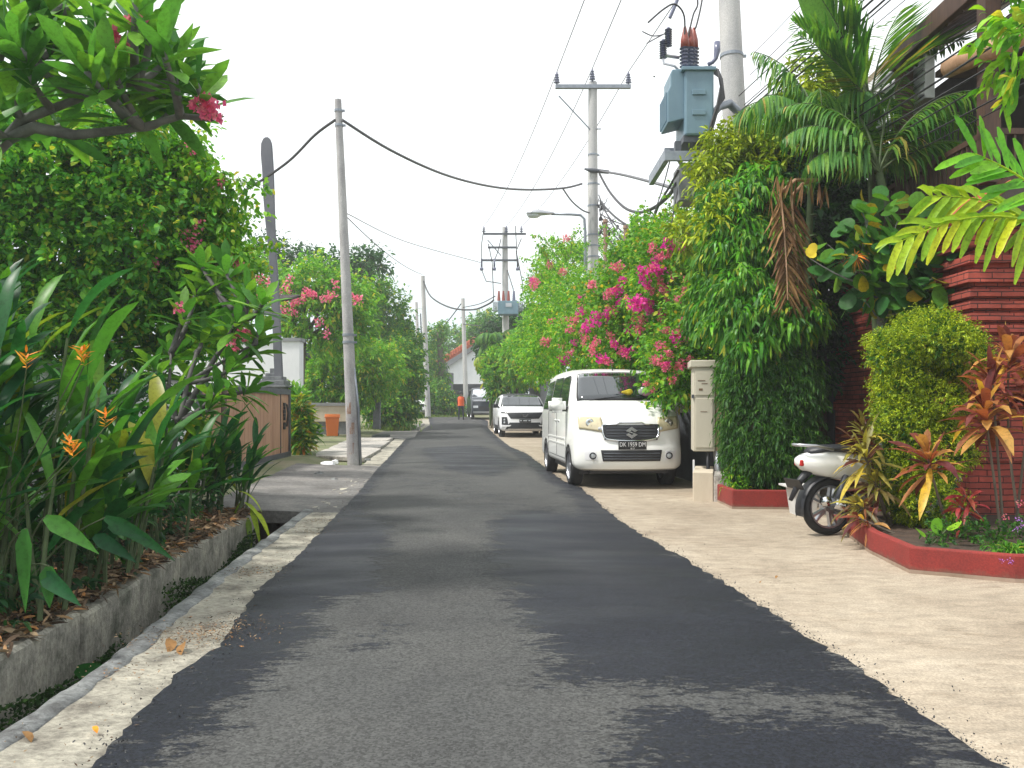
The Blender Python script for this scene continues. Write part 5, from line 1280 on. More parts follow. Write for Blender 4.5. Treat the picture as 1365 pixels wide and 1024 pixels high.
fr = MB(); sl_box(fr, gl-.08, gyr, zt-.12, zt, -.03, .05); sl_box(fr, gl-.08, gyr, z0-.13, z0, -.03, .05); sl_box(fr, gyr-.12, gyr, z0, zt-.12, -.03, .05); sl_box(fr, gl-.08, gl, z0, zt-.12, -.03, .05); sl_box(fr, gyr-.85, gyr-.82, z0, zt-.12, .024, .035); fr.build('frame', 'darksteel', o)
mb = MB(); yy = gyr-.55
for z, r in ((1.30, .05), (1.22, .035), (1.14, .05), (1.06, .04), (.98, .035), (.86, .045), (.78, .05)): sl_box(mb, yy-r*1.4, yy+r*1.4, z-.04, z+.035, .023, .06)
mb.tube([(gx(yy)+.09, yy, 1.30), (gx(yy)+.12, yy, 1.1), (gx(yy)+.09, yy, .80)], .02, 6); mb.build('handle', 'plastic', o)
# gate pier with stepped stone cap
c = at(366, 540, 20.2); o = thing('gate_pillar', (c.x, 20.2, gz(20)), 'grey stone gate pillar with a stepped ornamental cap behind the plank gate', 'pillar')
mb = MB().box(c.x-.26, c.x+.26, 19.9, 20.45, 0, 1.45); mb.build('shaft', 'stone', o, bevel=.01)
mb = MB()
for z, w, h in ((1.45, .26, .16), (1.61, .34, .10), (1.71, .42, .06), (1.77, .36, .12), (1.89, .28, .09), (1.98, .20, .08), (2.06, .10, .12)): mb.box(c.x-w*.87, c.x+w*.87, 20.17-w*.8, 20.17+w*.8, z, z+h)
mb.build('cap', 'stone', o, bevel=.012)
# white building with a dark side
yW = 25.; a = at(316, 0, yW).x; b = at(399, 0, yW).x; zt = at(0, 455, yW).z
o = thing('white_house', ((a+b)/2, yW, gz(yW)), 'flat-topped white house wall rising behind the gate pillar', 'house')
MB().box(a-4, b, yW, yW+.5, gz(yW), zt).build('wall', 'white_wall', o)
MB().box(a-4, b+.05, yW-.05, yW+.55, zt, zt+.10).build('parapet', 'grey_wall', o)
bx(385, 399, 516, 548, yW-.04, yW-.003).build('plinth', 'grey_wall', o)
# dark grey gate wall right of it with a small sign
yD = 32.5; a = at(400, 0, yD).x; b = at(432, 0, yD).x; o = thing('dark_gate_wall', ((a+b)/2, yD, gz(yD)), 'dark grey wall panel with a tiny pale number plate beside the white house', 'wall')
MB().box(a, b, yD, yD+.2, gz(yD), at(0, 458, yD).z).build('wall_panel', 'dark_wall', o); bx(401, 403, 482, 490, yD-.03, yD-.003).build('number_plate', 'white_wall', o); bx(399.5, 407, 468, 550, yD-.12, yD-.04).build('post', 'dark_wall', o)
# small corrugated canopy on posts
yC = 22.5; o = thing('canopy', (at(345, 0, yC).x, yC, gz(yC)), 'small corrugated canopy roof on a thin post above the gate plants', 'canopy')
a = at(326, 404, yC); b = at(389, 404, yC); mb = MB(); v = []; f = []; n = 60
for i in range(n+1):
    x = a.x+(b.x-a.x)*i/n; w = .03*math.sin(i*math.pi/2); v += [(x, yC-.6, at(0, 403, yC).z+w), (x, yC+1.0, at(0, 392, yC).z+.1+w), (x, yC+1.0, at(0, 392, yC).z+.07+w), (x, yC-.6, at(0, 403, yC).z-.03+w)]
    if i:
        for e in range(4): f.append(((i-1)*4+e, (i-1)*4+(e+1) % 4, i*4+(e+1) % 4, i*4+e))
MB().add(v, f).build('roof', 'roof_dark', o, smooth=True); bx(328, 374, 413, 420, yC-.3, yC-.2).build('beam', 'grey_wall', o); bx(364, 369, 420, 470, yC-.1, yC+.1).build('post', 'soffit', o); bx(328, 331, 405, 470, yC+.5, yC+.6).build('post', 'soffit', o)
# planter wall and post beyond the bin
yV = 31.; a = at(405, 0, yV).x; b = at(463, 0, yV).x; o = thing('planter_wall', ((a+b)/2, yV, gz(yV)), 'low cream planter wall with a grey base behind the orange bin', 'wall')
bx(405, 463, 541, 562, yV, yV+.3).build('wall_panel', 'cream', o); bx(403, 464, 562, 584, yV+.06, yV+.4).build('base', 'stone', o); bx(403, 464, 537, 541, yV-.06, yV+.36).build('coping', 'grey_wall', o)
yV = 33.; o = thing('gate_post', (at(502, 0, yV).x, yV, gz(yV)), 'small concrete gate post with a flat top slab overgrown by the hedge', 'post')
bx(497, 506, 500, 572, yV, yV+.3).build('shaft', 'stone', o); bx(478, 507, 494, 500, yV-.1, yV+.5).build('cap', 'slab', o)
# orange wheelie bin
p = gs(443, 585); o = thing('wheelie_bin', p, 'bright orange wheelie bin standing on the grass left of the utility pole', 'bin', R(12))
mb = MB(); v = []
for z, w, d in ((.06, .19, .20), (.78, .245, .27)): v += [(-w, -d, z), (w, -d, z), (w, d, z), (-w, d, z)]
mb.add(v, [(3, 2, 1, 0), (4, 5, 6, 7), (0, 1, 5, 4), (1, 2, 6, 5), (2, 3, 7, 6), (3, 0, 4, 7)]); mb.build('body', 'orange', o, world=False, bevel=.03)
MB().box(-.28, .28, -.30, .31, .765, .80).build('rim', 'orange', o, world=False, bevel=.01)
mb = MB(); mb.prism([(-.31, .80), (.30, .80), (.28, .87), (.1, .90), (-.26, .86)], -.27, .27, 'x'); lid = mb.build('lid', 'orange', o, world=False, bevel=.02)
mb = MB(); mb.tube([(-.2, .36, .80), (.2, .36, .80)], .018, 8); mb.build('handle', 'orange', o, world=False)
for sx in (-1, 1): mb = MB(); mb.lathe([(0, -.02), (.09, -.02), (.09, .02), (0, .02)], 16, Matrix.Translation((sx*.21, .24, .10)) @ Matrix.Rotation(R(90), 4, 'Y')); mb.build('wheel', 'rubber', o, world=False)

# ================================================================ FAR HOUSE, FAR WALL, PERSON, CONES
yH = 66.; o = thing('gable_house', (at(608, 0, yH).x, yH, gz(yH)), 'white gable house with an orange tiled verge at the end of the street', 'house')
zb = gz(yH); A = at(584, 500, yH); Bp = at(640, 460, yH); 
mb = MB(); mb.prism([(A.x, zb), (at(690, 0, yH).x, zb), (at(690, 0, yH).x, at(0, 445, yH).z), (at(640, 462, yH).x, at(0, 462, yH).z), (A.x, at(0, 497, yH).z)], yH, yH+7); mb.build('wall', 'white_wall', o)
a = at(577, 494, yH-.3); b = at(652, 447, yH-.3); d = (b-a); nn = Vector((-d.z, 0, d.x)).normalized()*.32
v = [tuple(a), tuple(b), tuple(b+nn), tuple(a+nn)]; v += [(x, y+7.8, z) for x, y, z in v]
MB().add(v, [(0, 1, 2, 3), (7, 6, 5, 4), (0, 4, 5, 1), (1, 5, 6, 2), (2, 6, 7, 3), (3, 7, 4, 0)]).build('roof', 'tile', o)
mb = MB(); nt_ = 24
for i in range(nt_):
    c = a.lerp(b, (i+.5)/nt_)+nn*1.0; mb.lathe([(0, -.25), (.13, -.2), (.13, .2), (0, .25)], 8, Matrix.Translation((c.x, c.y+.02, c.z)))
mb.build('ridge_tiles', 'tile', o)
a2 = a-nn*.9+Vector((.2, 0, 0)); mb = MB().add([tuple(a2), tuple(b-nn*.9), tuple(b), tuple(a)]+[(x, y+.2, z) for x, y, z in (tuple(a2), tuple(b-nn*.9), tuple(b), tuple(a))], [(0, 1, 2, 3), (7, 6, 5, 4), (0, 4, 5, 1), (1, 5, 6, 2), (2, 6, 7, 3), (3, 7, 4, 0)]); mb.build('fascia', 'grey_wall', o)
yK = 62.; o = thing('stone_shrine_wall', (at(590, 0, yK).x, yK, gz(yK)), 'dark weathered stone wall under the orange roof edge', 'wall')
mb = bx(577, 604, 497, 548, yK, yK+.6); bx(580, 596, 490, 498, yK-.1, yK+.7, mb); mb.build('wall_panel', 'stone', o, bevel=.03)
yK = 60.; o = thing('dark_fence_wall', (at(640, 0, yK).x, yK, gz(yK)), 'dark low wall behind the worker and the pickup truck', 'wall'); bx(604, 700, 512, 556, yK, yK+.3).build('wall_panel', 'dark_wall', o)
# person: back turned, orange vest over dark clothes
p = gs(614.5, 560.8); yy = p.y
o = thing('person', p, 'person seen from behind in orange vest, dark trousers and cap', 'person')
J = [(0, 0, .92), (0, 0, 1.12), (0, -.01, 1.34), (0, -.01, 1.45), (0, .0, 1.55), (0, .0, 1.64), (-.17, 0, 1.38), (-.24, .02, 1.12), (-.22, .10, .92), (.17, 0, 1.38), (.25, .02, 1.12), (.22, .10, .90),
     (-.10, 0, .86), (-.12, .01, .48), (-.13, -.01, .10), (-.14, .10, .04), (.10, 0, .86), (.13, .01, .48), (.15, -.01, .10), (.16, .10, .04)]
E = [(0, 1), (1, 2), (2, 3), (3, 4), (4, 5), (2, 6), (6, 7), (7, 8), (2, 9), (9, 10), (10, 11), (0, 12), (12, 13), (13, 14), (14, 15), (0, 16), (16, 17), (17, 18), (18, 19)]
Rr = [.14, .13, .15, .06, .085, .07, .06, .045, .035, .06, .045, .035, .10, .07, .05, .04, .10, .07, .05, .04]
me = bpy.data.meshes.new('body'); me.from_pydata(J, E, []); bo = bpy.data.objects.new('body', me); COL.objects.link(bo); bo.parent = o
bo.modifiers.new('skin', 'SKIN'); sv = me.skin_vertices[0].data
for i, r in enumerate(Rr): sv[i].radius = (r, r*.8)
sv[0].use_root = True
bo.modifiers.new('sub', 'SUBSURF').levels = 1
dg = bpy.context.evaluated_depsgraph_get(); mm = bpy.data.meshes.new_from_object(bo.evaluated_get(dg)); bo.modifiers.clear(); bo.data = mm
mm.materials.clear(); mm.materials.append(M['skin']); mm.materials.append(M['navy_cloth'])
for q in mm.polygons:
    z = q.center.z; q.use_smooth = True; q.material_index = 0 if (z > 1.43 or (abs(q.center.x) > .19 and z < .98 and z > .8)) else 1
mb = MB(); v = []; f = []; n = 16
for i, (z, a, b) in enumerate(((.88, .19, .14), (1.0, .185, .135), (1.2, .20, .145), (1.36, .20, .14), (1.44, .13, .10))):
    for k in range(n): t = 2*math.pi*k/n; v.append((a*math.cos(t), b*math.sin(t)-.005, z))
    if i:
        for k in range(n): f.append(((i-1)*n+k, (i-1)*n+(k+1) % n, i*n+(k+1) % n, i*n+k))
MB().add(v, f).build('vest', 'orange_cloth', o, world=False, smooth=True)
mb = MB(); mb.lathe([(.115, 1.60), (.12, 1.66), (.10, 1.73), (.05, 1.765), (0, 1.77)], 16); mb.lathe([(.115, 1.60), (.16, 1.595), (.16, 1.605), (.115, 1.61)], 16); mb.build('cap', 'hair', o, world=False, smooth=True)
for sx in (-1, 1):
    mb = MB()
    for k in range(4): mb.tube([(sx*.22+(k-1.5)*.018, .10, .90), (sx*.22+(k-1.5)*.02, .115, .84), (sx*.22+(k-1.5)*.018, .125, .80+.006*abs(k-1.3))], [.012, .010, .008], 6)
    mb.tube([(sx*.20, .10, .90), (sx*.185, .13, .86)], [.013, .010], 6); mb.build('fingers', 'skin', o, world=False, smooth=True)

# ================================================================ RIGHT SIDE STRUCTURES
def wx(y): return 3.05+(-.072)*(y-11.8)
o = thing('compound_wall', (wx(20), 20, 0), 'dark compound wall overgrown by bougainvillea behind the parked cars', 'wall')
v = [(wx(12.6), 12.6, 0), (wx(12.6)+.2, 12.6, 0), (wx(42)+.2, 42, 0), (wx(42), 42, 0)]; v = v+[(x, y, 2.3) for x, y, z in v]
MB().add(v, [(0, 3, 2, 1), (4, 5, 6, 7), (0, 1, 5, 4), (1, 2, 6, 5), (2, 3, 7, 6), (3, 0, 4, 7)]).build('wall_panel', 'dark_wall', o)
# electric cabinet on its masonry base
yE = 11.15; xa, xb = at(921, 0, yE).x, at(948, 0, yE).x; zt = at(0, 480, yE).z; zb = at(0, 602, yE).z
o = thing('meter_cabinet', ((xa+xb)/2+.2, yE, 0), 'tall cream metal meter cabinet with a capped top beside the hedge', 'cabinet', R(-9))
MB().box(-.30, -.01, 0, .5, zb, zt-.10).build('case', 'cabinet', o, world=False, bevel=.012)
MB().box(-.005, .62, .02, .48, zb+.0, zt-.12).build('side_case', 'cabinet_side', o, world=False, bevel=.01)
MB().box(-.345, .05, -.03, .55, zt-.10, zt).build('cap', 'cabinet', o, world=False, bevel=.015)
mb = MB(); mb.box(-.275, -.04, -.012, -.002, zb+.05, zb+.72); mb.build('door', 'cabinet', o, world=False, bevel=.005)
mb = MB(); mb.box(-.275, -.04, -.012, -.002, zb+.76, zt-.14); mb.build('door', 'cabinet', o, world=False, bevel=.005)
mb = MB().box(-.32, -.29, -.02, .02, zb+.72, zb+.77); mb.build('hinge', 'darksteel', o, world=False)
for (z, x, w, h) in ((1.60, -.19, .10, .012), (1.56, -.15, .08, .01), (1.48, -.2, .05, .03), (1.18, -.16, .09, .008)):
    MB().box(x-w/2, x+w/2, -.0155, -.0125, z-h/2, z+h/2).build('faded_mark', 'soffit', o, world=False)
for i, (x, y, r) in enumerate(((-.10, .05, .025), (.02, .07, .05), (.10, .1, .03), (.16, .08, .06), (.28, .08, .05))): mb = MB(); mb.tube([(x, y, zb+.02), (x+.02*i, y, .38), (x+.02*i, y, .2)], r, 10); mb.build('pipe', 'silver' if i % 2 else 'plastic', o, world=False, smooth=True)
MB().box(-.30, -.28, .02, .1, .15, zb-.12).build('stay', 'white_wall', o, world=False)
a = gs(941, 662); b = gs(973, 672)
o = thing('cabinet_plinth', (2.62, 10.9, 0), 'cream masonry block under the meter cabinet with a grey side', 'plinth', R(-14))
MB().box(-.22, .04, -.25, .9, -.02, .40).build('block', 'cream', o, world=False, bevel=.012); MB().box(.045, .24, -.26, .9, -.02, .37).build('side_block', 'slab', o, world=False, bevel=.012)
# small red planter under the hedge
def planter(name, px, h, label, t=.07, back=None):
    P = [gs(*q) for q in px]; 
    if back: P += [Vector((x, y, 0)) for x, y in back]
    c = sum(P, Vector())/len(P); o = thing(name, (c.x, c.y, 0), label, 'planter'); n = len(P)
    Q = []
    for i in range(n):
        a = (P[i]-P[i-1]).normalized(); b = (P[(i+1) % n]-P[i]).normalized(); na = Vector((-a.y, a.x, 0)); nb = Vector((-b.y, b.x, 0)); m_ = (na+nb).normalized(); k_ = t/max(.3, m_.dot(na)); q = P[i]+m_*k_
        if (q-c).length > (P[i]-c).length: q = P[i]-m_*k_
        Q.append(q)
    v = [(p.x, p.y, .03) for p in P]+[(p.x, p.y, h) for p in P]+[(p.x, p.y, h) for p in Q]+[(p.x, p.y, .03) for p in Q]
    f = []
    for i in range(n):
        j = (i+1) % n; f += [(i, j, n+j, n+i), (n+i, n+j, 2*n+j, 2*n+i), (2*n+i, 2*n+j, 3*n+j, 3*n+i), (3*n+i, 3*n+j, j, i)]
    MB().add(v, f).build('kerb', 'redpaint', o, bevel=.012)
    v = [(c.x+(p.x-c.x)*1.004, c.y+(p.y-c.y)*1.004, 0.0) for p in P]+[(c.x+(p.x-c.x)*1.006, c.y+(p.y-c.y)*1.006, .05) for p in P]
    MB().add(v, [(i, (i+1) % n, n+(i+1) % n, n+i) for i in range(n)]).build('footing', 'redbase', o)
    v = [(p.x, p.y, h-.05) for p in Q]; MB().add(v, [tuple(range(n))]).build('soil', 'soil', o)
    return o
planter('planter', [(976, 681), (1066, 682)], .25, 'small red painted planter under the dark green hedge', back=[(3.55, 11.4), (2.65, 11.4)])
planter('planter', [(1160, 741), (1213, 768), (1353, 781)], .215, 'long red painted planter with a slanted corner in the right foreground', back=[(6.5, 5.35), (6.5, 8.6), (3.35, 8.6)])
# white pot by the scooter
p = gs(1070, 688); o = thing('flower_pot', p, 'square white pot behind the scooter rear wheel', 'pot')
mb = MB(); v = []
for z, w in ((0, .11), (.34, .15), (.34, .13), (.28, .13)): v += [(-w, -w, z), (w, -w, z), (w, w, z), (-w, w, z)]
f = [(3, 2, 1, 0)]
for k in range(3): f += [(k*4+i, k*4+(i+1) % 4, k*4+4+(i+1) % 4, k*4+4+i) for i in range(4)]
f.append((12, 13, 14, 15)); mb.add(v, f); mb.build('pot_body', 'potwhite', o, world=False, bevel=.008); MB().box(-.22, .16, -.17, .17, .34, .36).build('rim', 'potwhite', o, world=False)
# the brick house
def uvbox(name, x0, x1, y0, y1, z0, z1, m, parent):
    mb = MB().box(x0, x1, y0, y1, z0, z1); o = mb.build(name, m, parent); me = o.data; uvl = me.uv_layers.new(name='UVMap')
    for p_ in me.polygons:
        n_ = p_.normal
        for li in p_.loop_indices:
            c = me.vertices[me.loops[li].vertex_index].co
            uvl.data[li].uv = (c.y, c.z) if abs(n_.x) > .7 else ((c.x, c.z) if abs(n_.y) > .7 else (c.x, c.y))
    return o
o = thing('brick_house', (6.5, 11, 0), 'two-storey dark house with red brick ground floor, balcony and overhanging roof at the right edge', 'house')
X = 4.78
uvbox('wall', X, X+.3, 9.05, 12.2, 0, 3.0, 'brick', o)
# stepped brick bands standing proud of the wall
for z0, z1, d in ((.0, .5, .06), (1.2, 1.32, .05), (2.0, 2.12, .05), (2.75, 3.0, .07)): uvbox('brick_band', X-d, X+.01, 9.06, 12.15, z0, z1, 'brick', o)
for i in range(14):
    z = .62+i*.16
    if not 1.1 < z < 1.35: uvbox('brick_course', X-.025, X+.01, 9.07, 12.1, z, z+.075, 'brick', o)
pil = uvbox('pillar', X-.12, X+.46, 8.35, 9.04, 0, 1.45, 'brick', o); uvbox('pillar', X-.10, X+1.5, 8.37, 9.04, 1.452, 3.05, 'brick', o)
for k, (z0, z1, d) in enumerate(((0, .55, .07), (.70, .78, .04), (1.25, 1.445, .07), (1.45, 1.52, .10), (2.0, 2.07, .05), (2.12, 2.19, .05), (2.24, 2.31, .05), (2.36, 2.43, .05), (2.50, 2.62, .09), (2.70, 2.78, .06), (2.86, 3.05, .11))):
    uvbox('pillar_course', X-.12-d, X+(.46+d if z1 < 1.45 else 1.5), 8.35-d, 9.04, z0, z1, 'brick', pil)
uvbox('wall', X+.47, X+5, 8.75, 9.03, 0, 1.44, 'cream', o)
uvbox('wall', X, X+.25, 12.25, 13.2, 0, 3.0, 'dark_wall', o)
MB().prism([(X-.35, 3.06), (X+1.3, 3.06), (X+1.3, 3.42), (X+.15, 3.42)], 8.1, 12.4).build('ledge_roof', 'roof_dark', o)
mb = MB()
for i in range(26): yy = 8.14+i*.165; mb.tube([(X-.36, yy, 3.09), (X+.15, yy, 3.45)], .045, 6)
mb.build('ledge_tiles', 'tile', o)
MB().box(X+.2, X+6, 8.3, 13.5, 3.43, 3.56).build('floor_slab', 'wood_dark', o)
rl = MB(); rl.box(X+.12, X+.18, 8.5, 12.2, 4.06, 4.12); rl.box(X+.12, X+.18, 8.5, 12.2, 3.60, 3.64); 
for i in range(38): rl.box(X+.135, X+.165, 8.52+i*.098, 8.545+i*.098, 3.64, 4.06)
rl.box(X+.18, X+5, 8.5, 8.56, 4.06, 4.12); rl.box(X+.18, X+5, 8.5, 8.56, 3.6, 3.64)
for i in range(48): rl.box(X+.2+i*.1, X+.225+i*.1, 8.515, 8.545, 3.64, 4.06)
rl.build('railing', 'wood_dark', o)
for yy in (8.55, 10.4, 12.1): MB().box(X+.08, X+.24, yy-.08, yy+.08, 3.56, 5.5).build('post', 'wood_dark', o)
MB().box(X+1.4, X+6, 8.9, 13.4, 3.56, 5.9).build('upper_wall', 'roof_dark', o)
uvbox('siding', X+.3, X+.42, 10.15, 12.3, 5.05, 5.85, 'white_wall', o)
mb = MB()
for i in range(5): mb.box(X+.27, X+.30, 10.15, 12.3, 5.08+i*.155, 5.10+i*.155)
mb.build('siding_batten', 'grey_wall', o)
ez = 5.62; ex = X+.1
mb = MB(); v = [(ex, 7.3, ez), (X+3.6, 7.3, ez+2.1), (X+3.6, 10.6, ez+2.1), (ex, 10.6, ez)]; v += [(x, y, z+.16) for x, y, z in v]
mb.add(v, [(0, 3, 2, 1), (4, 5, 6, 7), (0, 1, 5, 4), (1, 2, 6, 5), (2, 3, 7, 6), (3, 0, 4, 7)]); mb.build('roof', 'roof_dark', o)
mb = MB(); v = [(ex+.35, 10.4, ez+.25), (X+3.6, 10.4, ez+2.3), (X+3.6, 12.8, ez+2.3), (ex+.35, 12.8, ez+.25)]; v += [(x, y, z+.22) for x, y, z in v]
mb.add(v, [(0, 3, 2, 1), (4, 5, 6, 7), (0, 1, 5, 4), (1, 2, 6, 5), (2, 3, 7, 6), (3, 0, 4, 7)]); mb.build('roof', 'thatch', o)
mb = MB()
for i in range(11): yy = 7.4+i*.32; mb.tube([(ex+.02, yy, ez-.05), (X+3.5, yy, ez+2.03)], .035, 6)
mb.build('rafters', 'wood_dark', o)
MB().box(ex-.03, ex+.06, 7.25, 10.65, ez-.05, ez+.2).build('eave_board', 'wood_dark', o, bevel=.01)
mb = MB(); mb.tube([at(1262, 92, 8.9), at(1380, 42, 8.0)], .10, 12); mb.build('log_beam', 'log', o, smooth=True)
MB().add([(X+.5, 7.5, 5.35), (X+5, 7.5, 5.35), (X+5, 10.3, 5.35), (X+.5, 10.3, 5.35), (X+.5, 7.5, 5.42), (X+5, 7.5, 5.42), (X+5, 10.3, 5.42), (X+.5, 10.3, 5.42)], [(0, 3, 2, 1), (4, 5, 6, 7), (0, 1, 5, 4), (1, 2, 6, 5), (2, 3, 7, 6), (3, 0, 4, 7)]).build('ceiling', 'soffit', o)
# dark gateway between hedge and brick wall
o = thing('gateway', (4.2, 12.8, 0), 'deep dark gateway between the hedge and the brick wall', 'gateway'); MB().box(3.2, X, 12.6, 12.75, 0, 3.1).build('door_leaf', 'dark_wall', o); MB().box(3.2, X-.05, 12.2, 13.2, 3.1, 3.3).build('lintel', 'roof_dark', o)
for yy_ in (3.22, 4.55): MB().box(yy_, yy_+.18, 12.4, 12.6, 0, 3.1).build('jamb', 'wood_dark', o)
# ================================================================ VEGETATION
random.seed(31); rng = np.random.default_rng(31)
def bl(px, py, y, rx, rz, ry=None):             # blob given by photo position (pixels) and distance; radii in photo pixels
    c = at(px, py, y); k = y/F; return (c.x, c.y, c.z, rx*k, (ry if ry else rx*k*.8), rz*k)
def gb(px, y): return (at(px, 0, y).x, y, gz(y))
# ---- LEFT: bougainvillea mass over the garden wall
y = 9.6
blobs = [bl(60, 330, 9.5, 150, 105), bl(180, 330, 9.5, 110, 95), bl(222, 290, 9.8, 72, 66), bl(265, 345, 9.9, 45, 42), bl(70, 225, 9.3, 130, 75), bl(150, 190, 9.5, 80, 40), bl(20, 175, 9.2, 80, 60), bl(262, 385, 10, 55, 60), bl(-60, 300, 9, 120, 140), bl(60, 440, 9.3, 130, 70), bl(220, 430, 9.8, 70, 50), bl(205, 228, 9.8, 38, 36)]
t, P, D = tree('bougainvillea_bush', 'dense green bougainvillea mass over the garden wall at the left', 'bush', (-5.6, 9.3, .1), (-5.3, 9.4, 2.1), .09, blobs, 10500, 9, .28, .08, .05, 'leaf_left', tpl=T_OV, droop=.25, spread=.9, depth=.7, bump=.25, extra=1)
fb = FB()                                         # long shoots reaching over the street side
mbs = MB()
for a, b, h in ((at(200, 245, 9.4), at(352, 248, 9.0), .06), (at(200, 275, 9.4), at(335, 266, 9.2), .05), (at(190, 225, 9.4), at(262, 190, 9.3), .1), (at(240, 300, 9.6), at(318, 330, 9.4), .12), (at(250, 330, 9.6), at(326, 300, 9.4), .1), (at(180, 235, 9.4), at(285, 232, 9.1), .1), (at(250, 350, 9.6), at(330, 345, 9.3), .12)):
    pl = bow(a, b, h, 10); mbs.tube(pl, [.012*(1-i/12) for i in range(11)], 5)
    for i in range(1, 11):
        k = 34 if i < 8 else 20; c = np.tile(np.array(tuple(pl[i])), (k, 1))+rng.normal(0, .05, (k, 3)); fb.leaves(T_OV, c, rng.normal(0, 1, (k, 3))+[0, 0, -.5], .095*(.7+.5*rng.random(k)), .05, droop=.3)
random.seed(14)
for _ in range(60):
    px = random.uniform(60, 300); py = float(np.interp(px, [60, 180, 235, 290], [165, 180, 220, 310]))+random.uniform(0, 60); a = at(px, py+25, 9.5)
    b = a+Vector((random.uniform(.1, .7), random.uniform(-.4, .2), random.uniform(-.05, .45))); pl = bow(a, b, .12, 8); mbs.tube(pl, [.008*(1-i/10) for i in range(9)], 4)
    for i in range(1, 9):
        k = 12; c = np.tile(np.array(tuple(pl[i])), (k, 1))+rng.normal(0, .04, (k, 3)); fb.leaves(T_OV, c, rng.normal(0, 1, (k, 3))+[.2, 0, -.3], .085*(.6+.6*rng.random(k)), .048, droop=.3)
fb.build('shoot_leaves', 'leaf_bright', t); mbs.build('shoot', 'bark', t)
for px, py in ((252, 318), (262, 328), (258, 334), (246, 312), (204, 352), (186, 300), (312, 350), (255, 200), (295, 242), (318, 352), (265, 300)):
    flower_cluster(t, at(px, py, 9.1 if px < 300 else 9.2), .10, 'petal_rose', 22)
# ---- LEFT: big frangipani overhead in the corner
def frangipani(name, label, base, limbs_, tips, k, L, W, leaf='leaf_frangi', flowers=(), r=.09, fr=.09, droop=.3, lo=30, hi=105, bark='bark_grey'):
    o = thing(name, base, label, 'tree'); mb = MB()
    for pl, ra in limbs_: mb.tube(pl, [ra*(1-.55*i/(len(pl)-1)) for i in range(len(pl))], 8)
    root = [p for pl, _ in limbs_ for p in pl]; T = []; Ds = []
    for tp in tips:
        tp = Vector(tp); q = min(root, key=lambda s: (Vector(s)-tp).length+(.5 if Vector(s).z > tp.z else 0)); q = Vector(q)
        pl = bow(q, tp, -.08, 6, .05); mb.tube(pl, [.03-.012*i/6 for i in range(7)], 6); T.append(tp); Ds.append((pl[-1]-pl[-3]).normalized()+Vector((0, 0, .5)))
    mb.build('trunk', bark, o, smooth=True)
    fb = FB(); rosette(fb, T, Ds, k, L, W, T_BROAD, droop, lo, hi); fb.build('foliage', leaf, o)
    for p in flowers: flower_cluster(o, p, fr, 'petal_rose', 30, L=.05)
    return o
random.seed(5)
y5 = 5.4
tips = [at(px, py, y5+random.uniform(-.4, .5)) for px, py in ((225, 75), (240, 120), (250, 95), (205, 45), (190, 85), (215, 135), (180, 5), (280, 135), (232, 145), (165, 100), (135, 45), (105, 30), (75, 60), (45, 15))]+[at(px, py, y5+random.uniform(-.5, .6)) for px, py in ((185, 20), (165, 12), (215, 62), (232, 100), (262, 112), (270, 150), (205, 105), (150, 90), (120, 60), (95, 95), (60, 60), (40, 100), (20, 60), (75, 30), (130, 20), (20, 10), (60, 140), (110, 125), (150, 140), (185, 130), (30, 150), (-20, 120), (-30, 40), (100, -20), (30, -30), (150, -25), (85, 165), (-10, 165), (200, 30), (175, 75), (140, 110), (5, 35), (55, 5), (60, 85), (115, 95), (90, 10), (10, 120), (45, 45))]
frangipani('frangipani_tree', 'large frangipani in the top left corner with pink blossoms against the sky', (-4.3, 5.2, .1),
    [([(-4.3, 5.2, .0), (-4.2, 5.2, 1.2), (-4.0, 5.3, 2.3), at(10, 185, y5)], .10), ([at(10, 185, y5), at(45, 170, y5), at(100, 180, y5), at(130, 177, y5), at(190, 170, y5), at(240, 155, y5), at(282, 158, y5)], .042),
     ([at(10, 185, y5), at(30, 160, y5), at(70, 145, y5), at(110, 130, y5), at(180, 110, y5)], .04), ([at(-30, 190, y5), at(0, 65, y5), at(60, 25, y5), at(80, 10, y5)], .045), ([at(0, 65, y5), at(40, 85, y5), at(105, 90, y5), at(150, 100, y5)], .035)],
    tips[::4]+tips[1::4]+tips[2::4], 10, .40, .095, lo=20, hi=82, droop=.14, flowers=[at(*q, y5-.2) for q in ((178, 26), (157, 55), (162, 62), (268, 138), (276, 146), (288, 150), (153, 64), (270, 142))], fr=.08)
# ---- LEFT: young frangipani over the plants, leaning trunk
random.seed(6); y7 = 8.0
tips = [at(px, py, y7+random.uniform(-.5, .7)) for px, py in ((262, 385), (285, 380), (330, 395), (315, 430), (350, 405), (300, 360), (245, 420), (270, 450), (310, 490), (340, 465), (290, 520), (258, 500), (230, 470), (215, 530), (325, 400), (345, 440), (280, 545), (300, 440), (240, 550), (205, 490), (265, 350), (335, 520))]
frangipani('frangipani_tree', 'young frangipani with a leaning trunk in front of the garden wall, few orange-pink flowers', (-3.45, 7.2, .1),
    [([(-3.45, 7.2, .0), at(215, 640, 7.3), at(238, 570, 7.6), at(250, 510, 7.8), at(262, 470, 8)], .036), ([at(240, 560, 7.6), at(285, 480, 8), at(305, 450, 8), at(325, 425, 8)], .03), ([at(250, 510, 7.8), at(300, 480, 8), at(340, 458, 8)], .022), ([at(238, 570, 7.6), at(225, 520, 7.8), at(228, 470, 8)], .025)],
    tips, 16, .33, .085, bark='bark_dark', lo=20, hi=90, droop=.2, leaf='leaf_frangi2', flowers=[at(*q, 7.9) for q in ((326, 443), (308, 462), (236, 410), (322, 448))], fr=.07)
